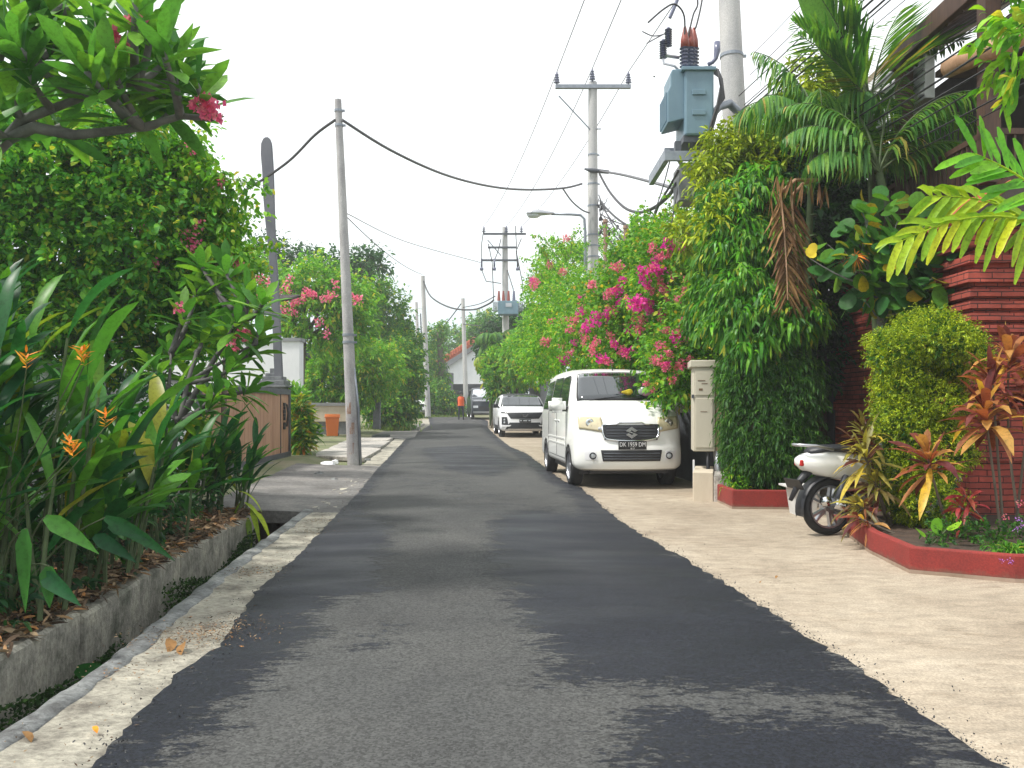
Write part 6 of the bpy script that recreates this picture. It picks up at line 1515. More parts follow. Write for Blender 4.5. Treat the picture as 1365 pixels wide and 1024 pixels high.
# ---- LEFT: heliconia clumps with paddle leaves
def heliconia(label, base, stems, hmin, hmax, spread, lean, L, W, flowers=0, fpos=(), seed=1, leaf='leaf_helic', name='heliconia'):
    random.seed(seed); o = thing(name, base, label, 'plant'); b = Vector(base); fb = FB(); mb = MB()
    for s in range(stems):
        a = random.random()*6.283; rr = spread*math.sqrt(random.random()); p = b+Vector((math.cos(a)*rr, math.sin(a)*rr, 0)); h = random.uniform(hmin, hmax)
        az = random.gauss(lean[0], 1.3); ln = random.uniform(.05, .35)*lean[1]
        top = p+Vector((math.cos(az)*ln*h, math.sin(az)*ln*h, h)); pl = bow(p, top, 0, 5, .03); mb.tube(pl, [.016, .015, .013, .012, .010, .008], 5)
        nl = random.randint(3, 5)
        for k in range(nl):
            t = .45+.55*k/(nl-1) if nl > 1 else 1; q = p.lerp(top, t); aa = az+random.gauss(0, .9)+(math.pi if k % 2 else 0)*.8; aa = az+random.gauss(0, .75); el = R(random.uniform(58, 86) if t > .8 else random.uniform(35, 72)); l = L*random.uniform(.7, 1.15); w = W*random.uniform(.8, 1.2)
            n = 9; pts = [np.array(tuple(q))]; e = el
            for i in range(n): pts.append(pts[-1]+l/n*np.array([math.cos(aa)*math.cos(e), math.sin(aa)*math.cos(e), math.sin(e)])); e -= random.uniform(.1, 1.)*.10*(1+i*.12)
            wd = [w*(.06 if i < 1 else math.sin(math.pi*min(1, (i-.4)/(n-.4)))**.6+.02) for i in range(n+1)]
            sd = np.tile([-math.sin(aa), math.cos(aa), random.uniform(-.4, .4)], (n+1, 1)); fb.ribbon(pts, wd, sd, .14, .03)
    fb.build('foliage', leaf, o); mb.build('stem', 'bark_green', o)
    for q in fpos:
        q = Vector(q); f2 = FB(); n = 11
        for k in range(n):
            a = k*2.4; d = Vector((math.cos(a), math.sin(a)*.8, random.uniform(-.2, 1.1)))
            f2.leaves(T_LANCE, np.array([tuple(q+Vector((0, 0, .008*k)))]), np.array([tuple(d)]), .062*random.uniform(.6, 1.3), .013, droop=-.1, roll=.2)
        fo = f2.build('flower', 'petal_orange', o); m2 = MB(); m2.tube(bow(b+Vector((0, 0, .3)), q, 0, 6, .05), .0035, 5); m2.build('flower_stalk', 'bark_green', o)
    return o
heliconia('tall heliconia clump nearest the camera at the left edge with orange flowers', (-2.95, 4.5, .1), 40, .7, 1.7, .45, (.9, .5), .60, .085, fpos=[at(35, 492, 4.0), at(108, 483, 4.1), at(112, 488, 4.1), at(140, 570, 4.4), at(92, 606, 4.1), at(97, 610, 4.15)], seed=3)
heliconia('heliconia clump at the very left edge behind the nearest one', (-3.5, 4.9, .1), 38, .9, 1.75, .5, (0, .3), .62, .085, seed=13)
heliconia('low heliconia clump leaning over the litter beside the ditch wall', (-2.85, 5.6, .08), 16, .35, 1.0, .35, (-.3, .9), .65, .12, seed=4)
heliconia('heliconia clump in front of the pale wall, middle of the left bed', (-3.3, 7.0, .08), 26, .5, 1.15, .5, (.2, .7), .60, .09, seed=5)
heliconia('tall slender-leaved ginger clump beside the plank gate', (-3.55, 9.0, .08), 20, .35, .85, .4, (-.2, .8), .62, .07, seed=6, name='ginger_plant')
heliconia('ginger clump drooping over the mouth of the ditch', (-3.25, 9.3, .05), 13, .25, .7, .28, (-.7, 1.1), .55, .07, seed=8, name='ginger_plant')
# hanging yellow-green leaves over the ditch
fb = FB(); P = np.array([tuple(at(px, py, 8.9)) for px, py in ((318, 655), (326, 670), (335, 678), (340, 682), (322, 668), (330, 690))]); fb.leaves(T_STRAP, P, np.array([(.8, -.3, -.1), (.9, -.4, -.4), (.5, -.5, -.8), (.8, -.6, -.5), (-.2, -.5, -.6), (.3, -.5, -.9)]), .36, .065, droop=.5, roll=.15)
o = thing('arrowhead_plant', at(330, 690, 8.9), 'few yellow-green leaves hanging over the open end of the ditch', 'plant'); fb.build('foliage', 'leaf_lime', o)
fb = FB(); c = g(30, 760)
for px, py, L_, dr in ((34, 705, .36, (0, 0, -1)), (66, 755, .18, (0, 0, -1)), (140, 690, .45, (1, 0, -.45)), (60, 690, .3, (1, 0, -.5)), (55, 765, .25, (1, -.2, -.5)), (125, 715, .3, (1, -.2, -.35)), (100, 900, .2, (1, 0, .5)), (145, 700, .25, (.9, 0, -.2))):
    p = at(px, py, 3.9 if px < 100 else 4.6); fb.leaves(T_STRAP, np.array([tuple(p)]), np.array([dr]), L_, .085, droop=.15, roll=.1, up=np.array([[0, -1, .3]]))
o = thing('heliconia', (-2.5, 4.2, .1), 'hanging bright green leaves at the foot of the nearest clump, above the ditch', 'plant'); fb.build('foliage', 'leaf_helic', o)
m2 = MB()
for px, py in ((34, 705), (66, 755), (140, 690), (60, 690)): m2.tube(bow((-2.75, 4.5, .1), at(px, py, 3.9 if px < 100 else 4.6), .12, 6, .05), .005, 5)
m2.build('stem', 'bark_green', o)
# low undergrowth of the left bed
blobs = [(-3.0-.08*i, 4.4+.62*i, .22, .42, .4, .28) for i in range(8)]
o = thing('undergrowth_plant', (-3.2, 6.5, .1), 'low dark leafy undergrowth between the heliconia clumps', 'plant'); fb = FB(); sprigs(fb, blobs, 900, 7, .14, .07, .03, T_LANCE, droop=.3); fb.build('foliage', 'leaf_deep', o)
blobs = [(-4.2-.06*i, 5.+.9*i, .9, .5, .5, .75) for i in range(7)]
o = thing('background_shrub', (-4.3, 7.5, .1), 'dark shrub line against the pale garden wall', 'shrub'); fb = FB(); sprigs(fb, blobs, 1300, 8, .2, .09, .04, T_LANCE, droop=.3, hole=1.0); fb.build('foliage', 'leaf_deep', o); mb = MB(); limbs(mb, [(-4.3, 7.5, 0), (-4.3, 7.5, .5)], [b[:3] for b in blobs], .03, .02); mb.build('trunk', 'bark', o)

# ---- LEFT MIDDLE: trees and hedges beyond the gate
tree('croton_bush', 'green and yellow croton at the right end of the plank gate', 'plant', (*gb(400, 19.6)[:2], 0), at(400, 575, 19.6), .03, [bl(400, 570, 19.6, 8, 34), bl(406, 585, 19.5, 7, 18)], 130, 9, .22, .28, .06, 'leaf_croton', tpl=T_LANCE, droop=.25, upb=.8)
o = thing('croton_bush', (*gb(396, 20.5)[:2], 0), 'upright green leaves just behind the yellow croton', 'plant'); fb = FB(); sprigs(fb, [bl(393, 562, 20.5, 7, 34)], 80, 9, .22, .32, .07, T_LANCE, droop=.2, upb=1.); fb.build('foliage', 'leaf_bright', o)
k = random.seed(8)
y = 29.
t, P, D = tree('pink_frangipani_tree', 'round-crowned tree with pale pink blossom clusters behind the white house', 'tree', gb(400, y), at(405, 450, y), .16, [bl(425, 420, y, 55, 38), bl(395, 405, y, 34, 34), bl(455, 405, y, 38, 36), bl(420, 380, y, 42, 26), bl(345, 365, y, 26, 20), bl(460, 440, y, 35, 25)], 1900, 9, .5, .20, .075, 'leaf_bright', tpl=T_LANCE, droop=.3, depth=.6, extra=2, hole=.4)
for px, py in ((365, 373), (356, 375), (385, 373), (382, 385), (400, 398), (416, 391), (420, 393), (448, 378), (478, 399), (474, 400), (438, 396), (395, 402), (378, 415), (390, 405), (435, 445), (424, 428), (368, 388), (408, 394), (410, 388), (470, 395), (372, 416), (392, 417), (443, 393), (432, 398)): flower_cluster(t, at(px, py, y-1.6), .20, 'petal_rose', 26, L=.04)
t, P, D = tree('bush', 'bright loose flowering bush left of the paddle post', 'bush', gb(300, 14), at(300, 480, 14), .06, [bl(292, 365, 14, 38, 46), bl(262, 340, 14, 34, 46), bl(275, 410, 14, 38, 60)], 1300, 9, .32, .10, .055, 'leaf_bright', tpl=T_OV, droop=.3, depth=.6)
for px, py in ((312, 352), (322, 360), (300, 372), (338, 400), (318, 345), (346, 372), (300, 345)): flower_cluster(t, at(px, py, 13.4), .12, 'petal_rose', 20)
y = 36
tree('shade_tree', 'tall dark domed tree right of the leaning pole', 'tree', gb(505, 40), at(505, 470, 40), .2, [bl(515, 420, 40, 27, 33), bl(490, 425, 40, 28, 45), bl(470, 380, 41, 38, 28), bl(528, 445, 40, 16, 28)], 1900, 9, .6, .20, .09, 'leaf_mid', tpl=T_OV, droop=.3, depth=.6, hole=.6)
tree('slender_tree', 'thin open-branched tree whose top pokes above the pink blossoms', 'tree', gb(440, 38), at(440, 400, 38), .12, [bl(400, 352, 38, 30, 12), bl(440, 350, 38, 25, 11), bl(485, 348, 38, 24, 10), bl(500, 352, 38, 14, 9), bl(372, 345, 38, 22, 16), bl(350, 335, 38, 22, 18)], 520, 8, .6, .22, .09, 'leaf_deep', tpl=T_LANCE, droop=.3, depth=.9, extra=2)
y = 27
tree('hedge_bush', 'bright green sprawling bush behind the leaning pole', 'bush', gb(455, 32.5), at(455, 540, 32.5), .08, [bl(440, 500, 32.5, 32, 28), bl(470, 480, 32.5, 44, 30), bl(498, 492, 32.5, 34, 30), bl(432, 520, 32.5, 22, 14), bl(478, 520, 32.5, 34, 16), bl(450, 468, 33, 28, 16)], 2800, 10, .4, .17, .05, 'leaf_bright', tpl=T_LANCE, droop=.3, depth=.5, extra=1)
o = thing('weed_patch', gs(525, 575), 'tall grassy weeds at the foot of the gate post', 'weeds'); fb = FB(); c = gs(520, 574)
P = np.array([(c.x+random.gauss(0, .55), c.y+random.gauss(0, 1.0), gz(c.y)) for _ in range(900)]); D = rng.normal(0, .35, (900, 3)); D[:, 2] = 1; fb.leaves(T_STRAP, P, D, .35+.35*rng.random(900), .022, droop=.4, roll=1); fb.build('foliage', 'grass', o)
tree('hedge_bush', 'large dark green hedge right of the gate post, down to the ground', 'bush', gb(530, 37), at(530, 540, 37), .1, [bl(530, 500, 37, 30, 38), bl(530, 535, 37, 18, 28), bl(520, 545, 36.5, 28, 25), bl(545, 492, 38, 13, 28), bl(505, 520, 37, 22, 35), bl(535, 470, 39, 26, 24)], 3000, 9, .45, .17, .09, 'leaf_mid', tpl=T_OV, droop=.3, depth=.5)
o = thing('banana_plant', gb(515, 36), 'dark smooth drooping leaf mass arching over the hedge', 'plant'); 
tree('hedge_bush', 'leafy bush at the bend in front of the weathered stone wall', 'bush', gb(590, 57), at(590, 545, 57), .1, [bl(585, 535, 57, 16, 18), bl(597, 545, 57, 16, 13), bl(580, 528, 58, 8, 14), bl(577, 505, 60, 6, 16)], 1500, 9, .5, .2, .11, 'leaf_mid', tpl=T_OV, droop=.3)
bpy.data.objects.remove(bpy.data.objects['banana_plant'])
tree('vine_covered_stump', 'dark trunk wrapped in hanging vines beside the far left pole', 'tree', gb(585, 59), at(585, 438, 59), .3, [bl(584, 440, 59, 12, 6), bl(584, 470, 59, 8, 26), bl(570, 480, 58.5, 5, 36), bl(586, 510, 59, 9, 26)], 520, 9, .4, .2, .09, 'leaf_mid', tpl=T_LANCE, droop=.5)
for px, y, rx, py, rz, lb in ((560, 85, 30, 480, 30, 'left part of the distant tree line beyond the bend'), (600, 88, 30, 466, 34, 'distant tree behind the orange roof'), (640, 92, 34, 452, 36, 'distant tree above the gable house'), (650, 75, 22, 440, 22, 'pale palm-like treetop left of the distant transformer'), (530, 95, 40, 462, 30, 'distant dark trees above the left hedge')):
    tree('distant_tree', lb, 'tree', gb(px, y), at(px, py+10, y), .3, [bl(px, py, y, rx*.7, rz*.8), bl(px-rx*.6, py+12, y, rx*.6, rz*.6), bl(px+rx*.6, py+10, y, rx*.6, rz*.65), bl(px, py+35, y, rx, rz*.8)], 1200, 9, .8, .35, .18, 'leaf_mid', tpl=T_OV, droop=.3)
# grass verges
def grass(label, quads, n, h, m='grass'):
    fb = FB(); P = []
    for (x0, x1, y0, y1, sh) in quads:
        k = int(n*abs((x1-x0)*(y1-y0))/sum(abs((q[1]-q[0])*(q[3]-q[2])) for q in quads))
        for _ in range(k):
            y = random.uniform(y0, y1); x = random.uniform(x0, x1)+sh*(y-y0)
            if math.sin(x*3+y*1.1)+math.sin(y*2.3-x) < random.uniform(-1.6, .8): continue
            P.append((x, y, gz(y)-.02))
    P = np.array(P); k = len(P); D = rng.normal(0, .5, (k, 3)); D[:, 2] = 1; fb.leaves(T_DIA, P, D, h*(.5+rng.random(k)), h*.12, droop=.4, roll=1); tag(fb.build('grass', m), label, 'grass', kind='stuff')
grass('patchy green grass on the left verge around the orange bin', [(-8.5, -4.3, 19, 31, SL)], 22000, .13)
grass('bright grass below the bushes at the far bend', [(-6.5, -2.6, 53, 62, -.1), (-8.6, -6.2, 33, 44, SL)], 9000, .3)
grass('weeds growing in the cracks by the leaning pole', [(-4.9, -3.9, 14.6, 17.5, SL)], 2600, .12)
# ---- RIGHT FAR: palms and plants by the SUV
def palm(name, label, base, top, r, fr, mleaf='leaf_palm', cat='palm', **kw):
    base = Vector(base); top = Vector(top); o = thing(name, base, label, cat); mb = MB(); pl = bow(base-Vector((0, 0, .1)), top, 0, 8, .03); mb.tube(pl, [r*(1.25-.45*i/8) for i in range(9)], 10)
    if r > .03:
        for i in range(1, 18): p = base.lerp(top, i/18); mb.lathe([(r*1.22-.4*r*i/18, -.012), (r*1.28-.4*r*i/18, 0), (r*1.22-.4*r*i/18, .012)], 10, Matrix.Translation(p))
    mb.build('trunk', 'bark_green', o, smooth=True)
    for i, (az, el, L_, W_, sag) in enumerate(fr):
        fb = FB(); m2 = MB(); frond(fb, m2, top+Vector((0, 0, random.uniform(-.1, .1)))*.3, az, el, L_, W_, sag=sag, **kw)
        f = fb.build('frond', mleaf, o); m2.build('midrib', 'bark_green', f)
    return o
random.seed(12)
y = 37
palm('palm', 'dark palm with drooping fronds under the distant transformer', gb(668, 41), at(668, 452, 41), .14, [(random.uniform(0, 360), random.uniform(0, 60), 1.5, .5, 1.7) for _ in range(15)], n=28, lw=.07, hang=.9)
palm('palm', 'small fan of yellowing fronds left of the white SUV', gb(655, 42), at(653, 478, 42), .08, [(random.uniform(90, 270), random.uniform(0, 40), 1.0, .4, 2.0) for _ in range(8)], mleaf='leaf_lime', n=26, lw=.06, hang=.9)
tree('bush', 'leafy green bush between the pickup truck and the white SUV', 'bush', gb(655, 39), at(657, 560, 39), .06, [bl(661, 520, 39, 4, 18), bl(664, 498, 40, 12, 16)], 500, 9, .4, .2, .08, 'leaf_mid', tpl=T_LANCE, droop=.3)
tree('bush', 'light green sunlit bush above the white SUV', 'bush', (*gb(690, 40)[:2], 1.0), at(690, 510, 40), .1, [bl(672, 490, 40, 24, 22), bl(700, 480, 38, 26, 30), bl(715, 460, 37, 22, 40)], 1600, 9, .45, .2, .07, 'leaf_bright', tpl=T_LANCE, droop=.3)
tree('dark_tree', 'dark tree behind the palm under the distant transformer', 'tree', (*gb(690, 46)[:2], .6), at(690, 480, 46), .2, [bl(690, 455, 46, 30, 32), bl(665, 462, 47, 26, 32), bl(700, 440, 46, 24, 26), bl(680, 500, 45, 30, 25)], 1800, 9, .5, .22, .1, 'leaf_deep', tpl=T_OV, droop=.3)
# ---- RIGHT: bougainvilleas over the compound wall
def bougain(label, base, blobs, n, leaf, spots, yy, seed, fr=.13, k=9, L=.085):
    global rng
    rng = np.random.default_rng(seed); random.seed(seed)
    t, P, D = tree('bougainvillea_bush', label, 'bush', base, (base[0], base[1], 2.3), .08, blobs, n, k, .32, L, L*.6, leaf, tpl=T_OV, droop=.3, depth=.55, bump=.3, extra=2, hole=.5)
    qx = CX+F*P[:, 0]/P[:, 1]; qy = HY-F*(P[:, 2]-H)/P[:, 1]
    for px, py, s, m in spots:                    # each cluster sits on the outermost twig there
        near = np.hypot(qx-px, qy-py) < 14
        if not near.any(): continue
        i = np.argmin(np.where(near, P[:, 1], 1e9)); yq = P[i, 1]-.12; flower_cluster(t, at(px, py, yq), s*.86, m, 70, L=.032)
    return t
blobs = [bl(770, 430, 21, 60, 60), bl(745, 400, 23, 42, 52), bl(730, 460, 22, 32, 52), bl(765, 368, 29, 48, 40), bl(748, 345, 29, 30, 24), bl(815, 345, 29, 44, 34), bl(720, 480, 24, 26, 34), bl(785, 470, 19, 46, 36), bl(722, 395, 25, 22, 24)]
sp = [(713, 378, .22, 'petal_rose'), (709, 374, .16, 'petal_pink'), (733, 352, .16, 'petal_rose'), (750, 362, .16, 'petal_faded'), (735, 428, .14, 'petal_rose'), (752, 428, .14, 'petal_faded'), (755, 318, .2, 'petal_faded'), (728, 455, .2, 'petal_faded'), (752, 480, .18, 'petal_pink'), (776, 402, .22, 'petal_faded'), (765, 426, .15, 'petal_rose'), (768, 436, .15, 'petal_faded'), (750, 460, .15, 'petal_faded'), (760, 468, .14, 'petal_rose')]
bougain('light green bougainvillea at the far end of the wall with scattered faded blossoms', (2.6, 23, 0), blobs, 5200, 'leaf_bright', sp, lambda px, py: 20.3 if px > 740 else 21.6, 41)
blobs = [bl(860, 400, 15.5, 62, 75), bl(905, 385, 14.2, 55, 80), bl(820, 430, 17, 60, 62), bl(890, 340, 15.5, 50, 36), bl(935, 440, 12.9, 36, 60, .5), bl(850, 455, 15.5, 62, 40), bl(905, 480, 12.7, 40, 40, .45), bl(905, 510, 12.45, 30, 22, .3), bl(845, 352, 18, 34, 26)]
sp = [(870, 330, .14, 'petal_rose'), (892, 325, .18, 'petal_pink'), (900, 325, .16, 'petal_pink'), (910, 331, .14, 'petal_pink'), (888, 338, .12, 'petal_rose'), (874, 346, .13, 'petal_pink'), (881, 342, .12, 'petal_rose'), (853, 358, .12, 'petal_pink'), (877, 360, .2, 'petal_pink'), (870, 357, .14, 'petal_rose'), (823, 356, .18, 'petal_rose'), (831, 374, .16, 'petal_pink'), (860, 370, .18, 'petal_pink'), (863, 378, .14, 'petal_pink'), (822, 388, .16, 'petal_pink'), (810, 393, .14, 'petal_rose'), (790, 380, .16, 'petal_rose'), (838, 398, .13, 'petal_pink'), (850, 402, .2, 'petal_pink'), (857, 406, .22, 'petal_pink'), (848, 408, .16, 'petal_rose'), (865, 414, .12, 'petal_pink'), (843, 410, .12, 'petal_faded'), (809, 418, .15, 'petal_pink'), (774, 418, .14, 'petal_pink'), (766, 428, .16, 'petal_rose'), (795, 426, .2, 'petal_pink'), (784, 434, .16, 'petal_pink'), (778, 440, .15, 'petal_rose'), (838, 434, .12, 'petal_pink'), (840, 440, .13, 'petal_pink'), (852, 438, .14, 'petal_rose'), (850, 445, .18, 'petal_pink'), (856, 425, .12, 'petal_rose'), (820, 458, .14, 'petal_pink'), (795, 455, .12, 'petal_rose'), (803, 478, .16, 'petal_pink'), (810, 482, .13, 'petal_rose'), (790, 470, .12, 'petal_rose'), (842, 468, .15, 'petal_pink'), (835, 474, .12, 'petal_rose'), (830, 465, .1, 'petal_faded'), (902, 453, .14, 'petal_pink'), (902, 444, .12, 'petal_rose'), (887, 441, .1, 'petal_rose'), (882, 426, .1, 'petal_faded'), (890, 400, .1, 'petal_faded'), (888, 388, .1, 'petal_faded'), (875, 482, .12, 'petal_rose'), (872, 478, .1, 'petal_rose'), (886, 489, .12, 'petal_rose'), (890, 486, .1, 'petal_pink'), (897, 506, .1, 'petal_rose'), (862, 512, .08, 'petal_rose'), (870, 521, .07, 'petal_faded'), (880, 375, .1, 'petal_faded'), (955, 448, .09, 'petal_rose'), (778, 458, .1, 'petal_faded'), (760, 440, .14, 'petal_rose'), (736, 480, .16, 'petal_rose'), (845, 425, .1, 'petal_faded'), (915, 372, .08, 'petal_faded'), (868, 388, .1, 'petal_faded')]
random.seed(99)
for _ in range(34):
    px = random.uniform(752, 925); lo = float(np.interp(px, [750, 800, 860, 925], [405, 370, 345, 350])); py = random.uniform(lo, 505 if px > 870 else 482)
    sp.append((px, py, random.uniform(.06, .13), random.choice(('petal_pink', 'petal_rose', 'petal_rose', 'petal_faded'))))
def ysurf(px, py): return float(np.interp(px, [760, 800, 830, 860, 885, 905, 940], [18.2, 15.9, 14.9, 13.7, 12.95, 12.5, 12.0]))-(0.5 if py < 470 and px < 880 else 0)
bougain('big bougainvillea covered in magenta blossoms spilling over the white minivan', (3.15, 15, 0), blobs, 6200, 'leaf_boug', sp, ysurf, 42)
# arching shoots with leaves on the crest
t = bpy.data.objects['bougainvillea_bush.002'] if 'bougainvillea_bush.002' in bpy.data.objects else None
fb = FB(); mbs = MB(); random.seed(77)
for i in range(46):
    px = random.choice((random.uniform(720, 765), random.uniform(815, 930), random.uniform(815, 930))); c = at(px, float(np.interp(px, [700, 740, 790, 850, 900, 940], [400, 335, 325, 320, 300, 290]))+random.uniform(5, 30), float(np.interp(px, [700, 940], [24, 13.5])))
    e = c+Vector((random.uniform(-.7, .5), random.uniform(-.8, .2), random.uniform(.25, .75))); pl = bow(c, e, .15, 7, .1); mbs.tube(pl, [.01-.001*j for j in range(8)], 4)
    for j in range(2, 8):
        k_ = 9; cc = np.tile(np.array(tuple(pl[j])), (k_, 1))+rng.normal(0, .04, (k_, 3)); fb.leaves(T_OV, cc, rng.normal(0, 1, (k_, 3)), .08, .05, droop=.3)
if t: fb.build('shoot_leaves', 'leaf_bright', t); mbs.build('shoot', 'bark', t)
# small stake posts in the bush
for px, py, lb in ((807, 297, 'short rusty stake sticking out of the bougainvillea crest beside the pole'), (848, 292, 'short dark stake farther right on the bougainvillea crest'), (834, 305, 'orange-topped stake between the two others')):
    p = at(px, py, 20); mb = MB(); mb.tube([p-Vector((0, 0, 4.8)), p], [.05, .05], 8); mb.tube([p, p+Vector((0, 0, .08))], [.07, .06], 8); tag(mb.build('stake', 'rust' if px != 848 else 'darksteel', origin=(p.x, 20, p.z-4.8)), lb, 'stake')

# ---- RIGHT: drooping-leaved tree (hanging lanceolate leaves) and hedge
rng = np.random.default_rng(51); random.seed(51)
blobs = [bl(1015, 425, 10.7, 66, 38, .6), bl(980, 400, 11, 30, 50, .6), bl(978, 330, 11.3, 34, 60, .6), bl(960, 275, 11.6, 20, 34, .4), bl(1055, 415, 10.6, 28, 32, .5), bl(1020, 340, 11.3, 50, 50, .6), bl(1005, 260, 11.8, 46, 40, .6), bl(945, 400, 11.4, 14, 40, .4), bl(1000, 462, 10.5, 26, 14, .4)]
o = thing('weeping_tree', (3.35, 11.4, 0), 'tree with glossy bright green hanging leaves above the meter cabinet', 'tree'); fb = FB(); P, D = in_blobs(blobs, 2300, .5, .25)
n = len(P); k = 10; i = np.repeat(np.arange(n), k); tt = np.tile((np.arange(k)+.5)/k, n); out = D.copy(); out[:, 2] = out[:, 2]*.3+.1; out = nrm(out+rng.normal(0, .3, (n, 3)))
tw = .20*(.6+.8*rng.random(n)); base = P[i]+out[i]*(tt*tw[i])[:, None]; base[:, 2] -= .55*tt**2*tw[i]
dd = nrm(out[i]*.45+rng.normal(0, .32, (n*k, 3))+[0, 0, -.75]); fb.leaves(T_LANCE, base, dd, .12*(.7+.5*rng.random(n*k)), .034, droop=.35, roll=.7)
fb.build('crown', 'leaf_mid', o); sel = D[:, 1] < .25; PT = P[sel][:620]+D[sel][:620]*.06; fb = FB(); dn = D[sel][:620]*.7+np.array([0, -.15, .8])
rosette(fb, PT, dn, 9, .19, .042, T_LANCE, .95, 55, 105); fb.build('shoot_leaves', 'leaf_ashoka', o); mb = MB(); root = bow((3.35, 11.4, -.05), (3.2, 11.2, 3.0), 0, 5, .04); mb.tube(root, [.09, .08, .075, .07, .06, .05], 9); limbs(mb, root, [b[:3] for b in blobs]+[tuple(p) for p in P[:40]], .06, .03); mb.build('trunk', 'bark', o, smooth=True)
# yellowish vine shoots on its crest
tree('golden_creeper', 'yellow-green creeper with orange tips climbing behind the hanging leaves', 'vine', (3.5, 12.2, 0), (3.4, 12.2, 4), .04, [bl(1000, 190, 12.2, 32, 22), bl(965, 205, 12.2, 22, 28), bl(1085, 110, 11.5, 28, 30), bl(1070, 160, 11.8, 36, 30), bl(950, 235, 12, 20, 34), bl(1030, 210, 12, 40, 24), bl(960, 300, 11.2, 20, 28), bl(915, 310, 12.2, 14, 20)], 1500, 8, .26, .12, .035, 'leaf_lime', tpl=T_LANCE, droop=.4, depth=.8)
tree('dark_tree', 'dark foliage mass between the hanging leaves and the palms', 'tree', (4.0, 12.6, 0), (4.0, 12.6, 3), .12, [bl(1060, 300, 12.3, 70, 70, .8), bl(1105, 315, 12.3, 50, 66, .8), bl(1020, 300, 12.5, 50, 60, .6), bl(1130, 230, 12.5, 60, 50, .8), bl(1075, 220, 12.5, 55, 50, .8)], 2300, 9, .35, .14, .06, 'leaf_deep', tpl=T_LANCE, droop=.4)
blobs = [bl(1015, 560, 10.5, 50, 80, .45), bl(997, 500, 10.6, 34, 45, .4), bl(1045, 520, 10.5, 42, 62, .45), bl(1030, 600, 10.4, 46, 40, .4), bl(1000, 600, 10.5, 24, 36, .35), bl(1050, 590, 10.5, 38, 50, .4)]
o = thing('bamboo_hedge', (3.1, 10.7, 0), 'trimmed dark green hedge of fine hanging leaves between cabinet and gateway', 'hedge'); fb = FB(); sprigs(fb, blobs, 5200, 10, .16, .062, .014, T_LANCE, droop=.4, hang=.7, depth=.35, bump=.15); fb.build('foliage', 'leaf_hedge', o)
mb = MB()
for i in range(9): x = 2.75+i*.09; mb.tube(bow((x, 10.7, .15), (x+random.uniform(-.1, .1), 10.6, 1.4), 0, 4, .04), .012, 5)
mb.build('stem', 'bark_green', o)
o = thing('fern_plant', (2.78, 10.3, .2), 'small light weed clump at the left end of the small red planter', 'plant'); fb = FB(); sprigs(fb, [(2.82, 10.35, .33, .14, .12, .14), (3.0, 10.35, .28, .12, .1, .08)], 90, 8, .1, .06, .02, T_LANCE, droop=.4); fb.build('foliage', 'leaf_bright', o)

# ---- RIGHT: palms over the gateway
random.seed(15); rng = np.random.default_rng(15)
top = at(1172, 232, 9.6)
palm('palm', 'tall feather palm with a slim trunk in front of the house', (4.5, 9.3, 0), top, .055, [(165, 75, 1.55, .48, 1.6), (10, 66, 2.0, .48, 2.1), (-8, 40, 1.3, .4, 1.4), (110, 78, 1.7, .45, 1.1), (195, 35, 1.1, .38, 1.6), (70, 60, 1.4, .45, 1.8), (185, 58, 1.4, .45, 1.8), (-20, 70, 1.5, .45, 1.5), (40, 85, 1.5, .45, .9)], n=40, lw=.03, hang=.8)
top = at(1085, 175, 10.6)
palm('palm', 'feather palm with arching grey-green fronds left of the tall slim palm', (3.95, 10.9, 0), top, .05, [(150, 65, 1.3, .46, 2.0), (200, 60, 1.2, .44, 2.2), (-20, 60, 1.3, .46, 2.2), (90, 75, 1.4, .45, 1.5), (255, 50, 1.2, .46, 2.3), (20, 40, 1.1, .42, 2.1), (175, 82, 1.4, .45, 1.2), (230, 30, 1.0, .4, 1.6), (300, 55, 1.2, .45, 2.3)], n=44, lw=.026, hang=.95)
# fresh fan of stiff leaflets against the sky
palm('palm', 'stiff young palm fronds silhouetted against the sky above the gateway', (4.6, 10.0, 0), at(1160, 140, 9.9), .04, [(168, 58, 1.4, .75, .3), (140, 70, 1.2, .7, .3), (178, 72, 1.5, .8, .3), (160, 82, 1.6, .8, .3), (20, 80, 1.3, .7, .5), (190, 50, 1.2, .6, .5), (0, 55, 1.4, .7, .9)], n=30, lw=.035, hang=.1)
# big paddle leaf (traveller's palm style)
o = thing('banana_plant', (3.9, 10.2, 0), 'single huge torn banana leaf rising past the wires', 'plant'); fb = FB(); P = [at(1150, 150, 10.2), at(1135, 100, 10.1), at(1118, 60, 10.0), at(1098, 20, 9.9), at(1078, -20, 9.8), at(1064, -60, 9.7)]
fb.ribbon([tuple(p) for p in P], [.12, .42, .5, .5, .42, .1], np.tile([.85, .35, .45], (6, 1)), .10, .04); P = [at(1150, 170, 10.2), at(1172, 110, 10.3), at(1188, 60, 10.4), at(1180, 10, 10.5)]
fb.build('leaf', 'leaf_palm', o); mb = MB(); mb.tube([(4.6, 9.9, 0), at(1170, 300, 10.3), at(1152, 160, 10.2)], [.09, .06, .03], 8); mb.build('stem', 'bark_green', o)
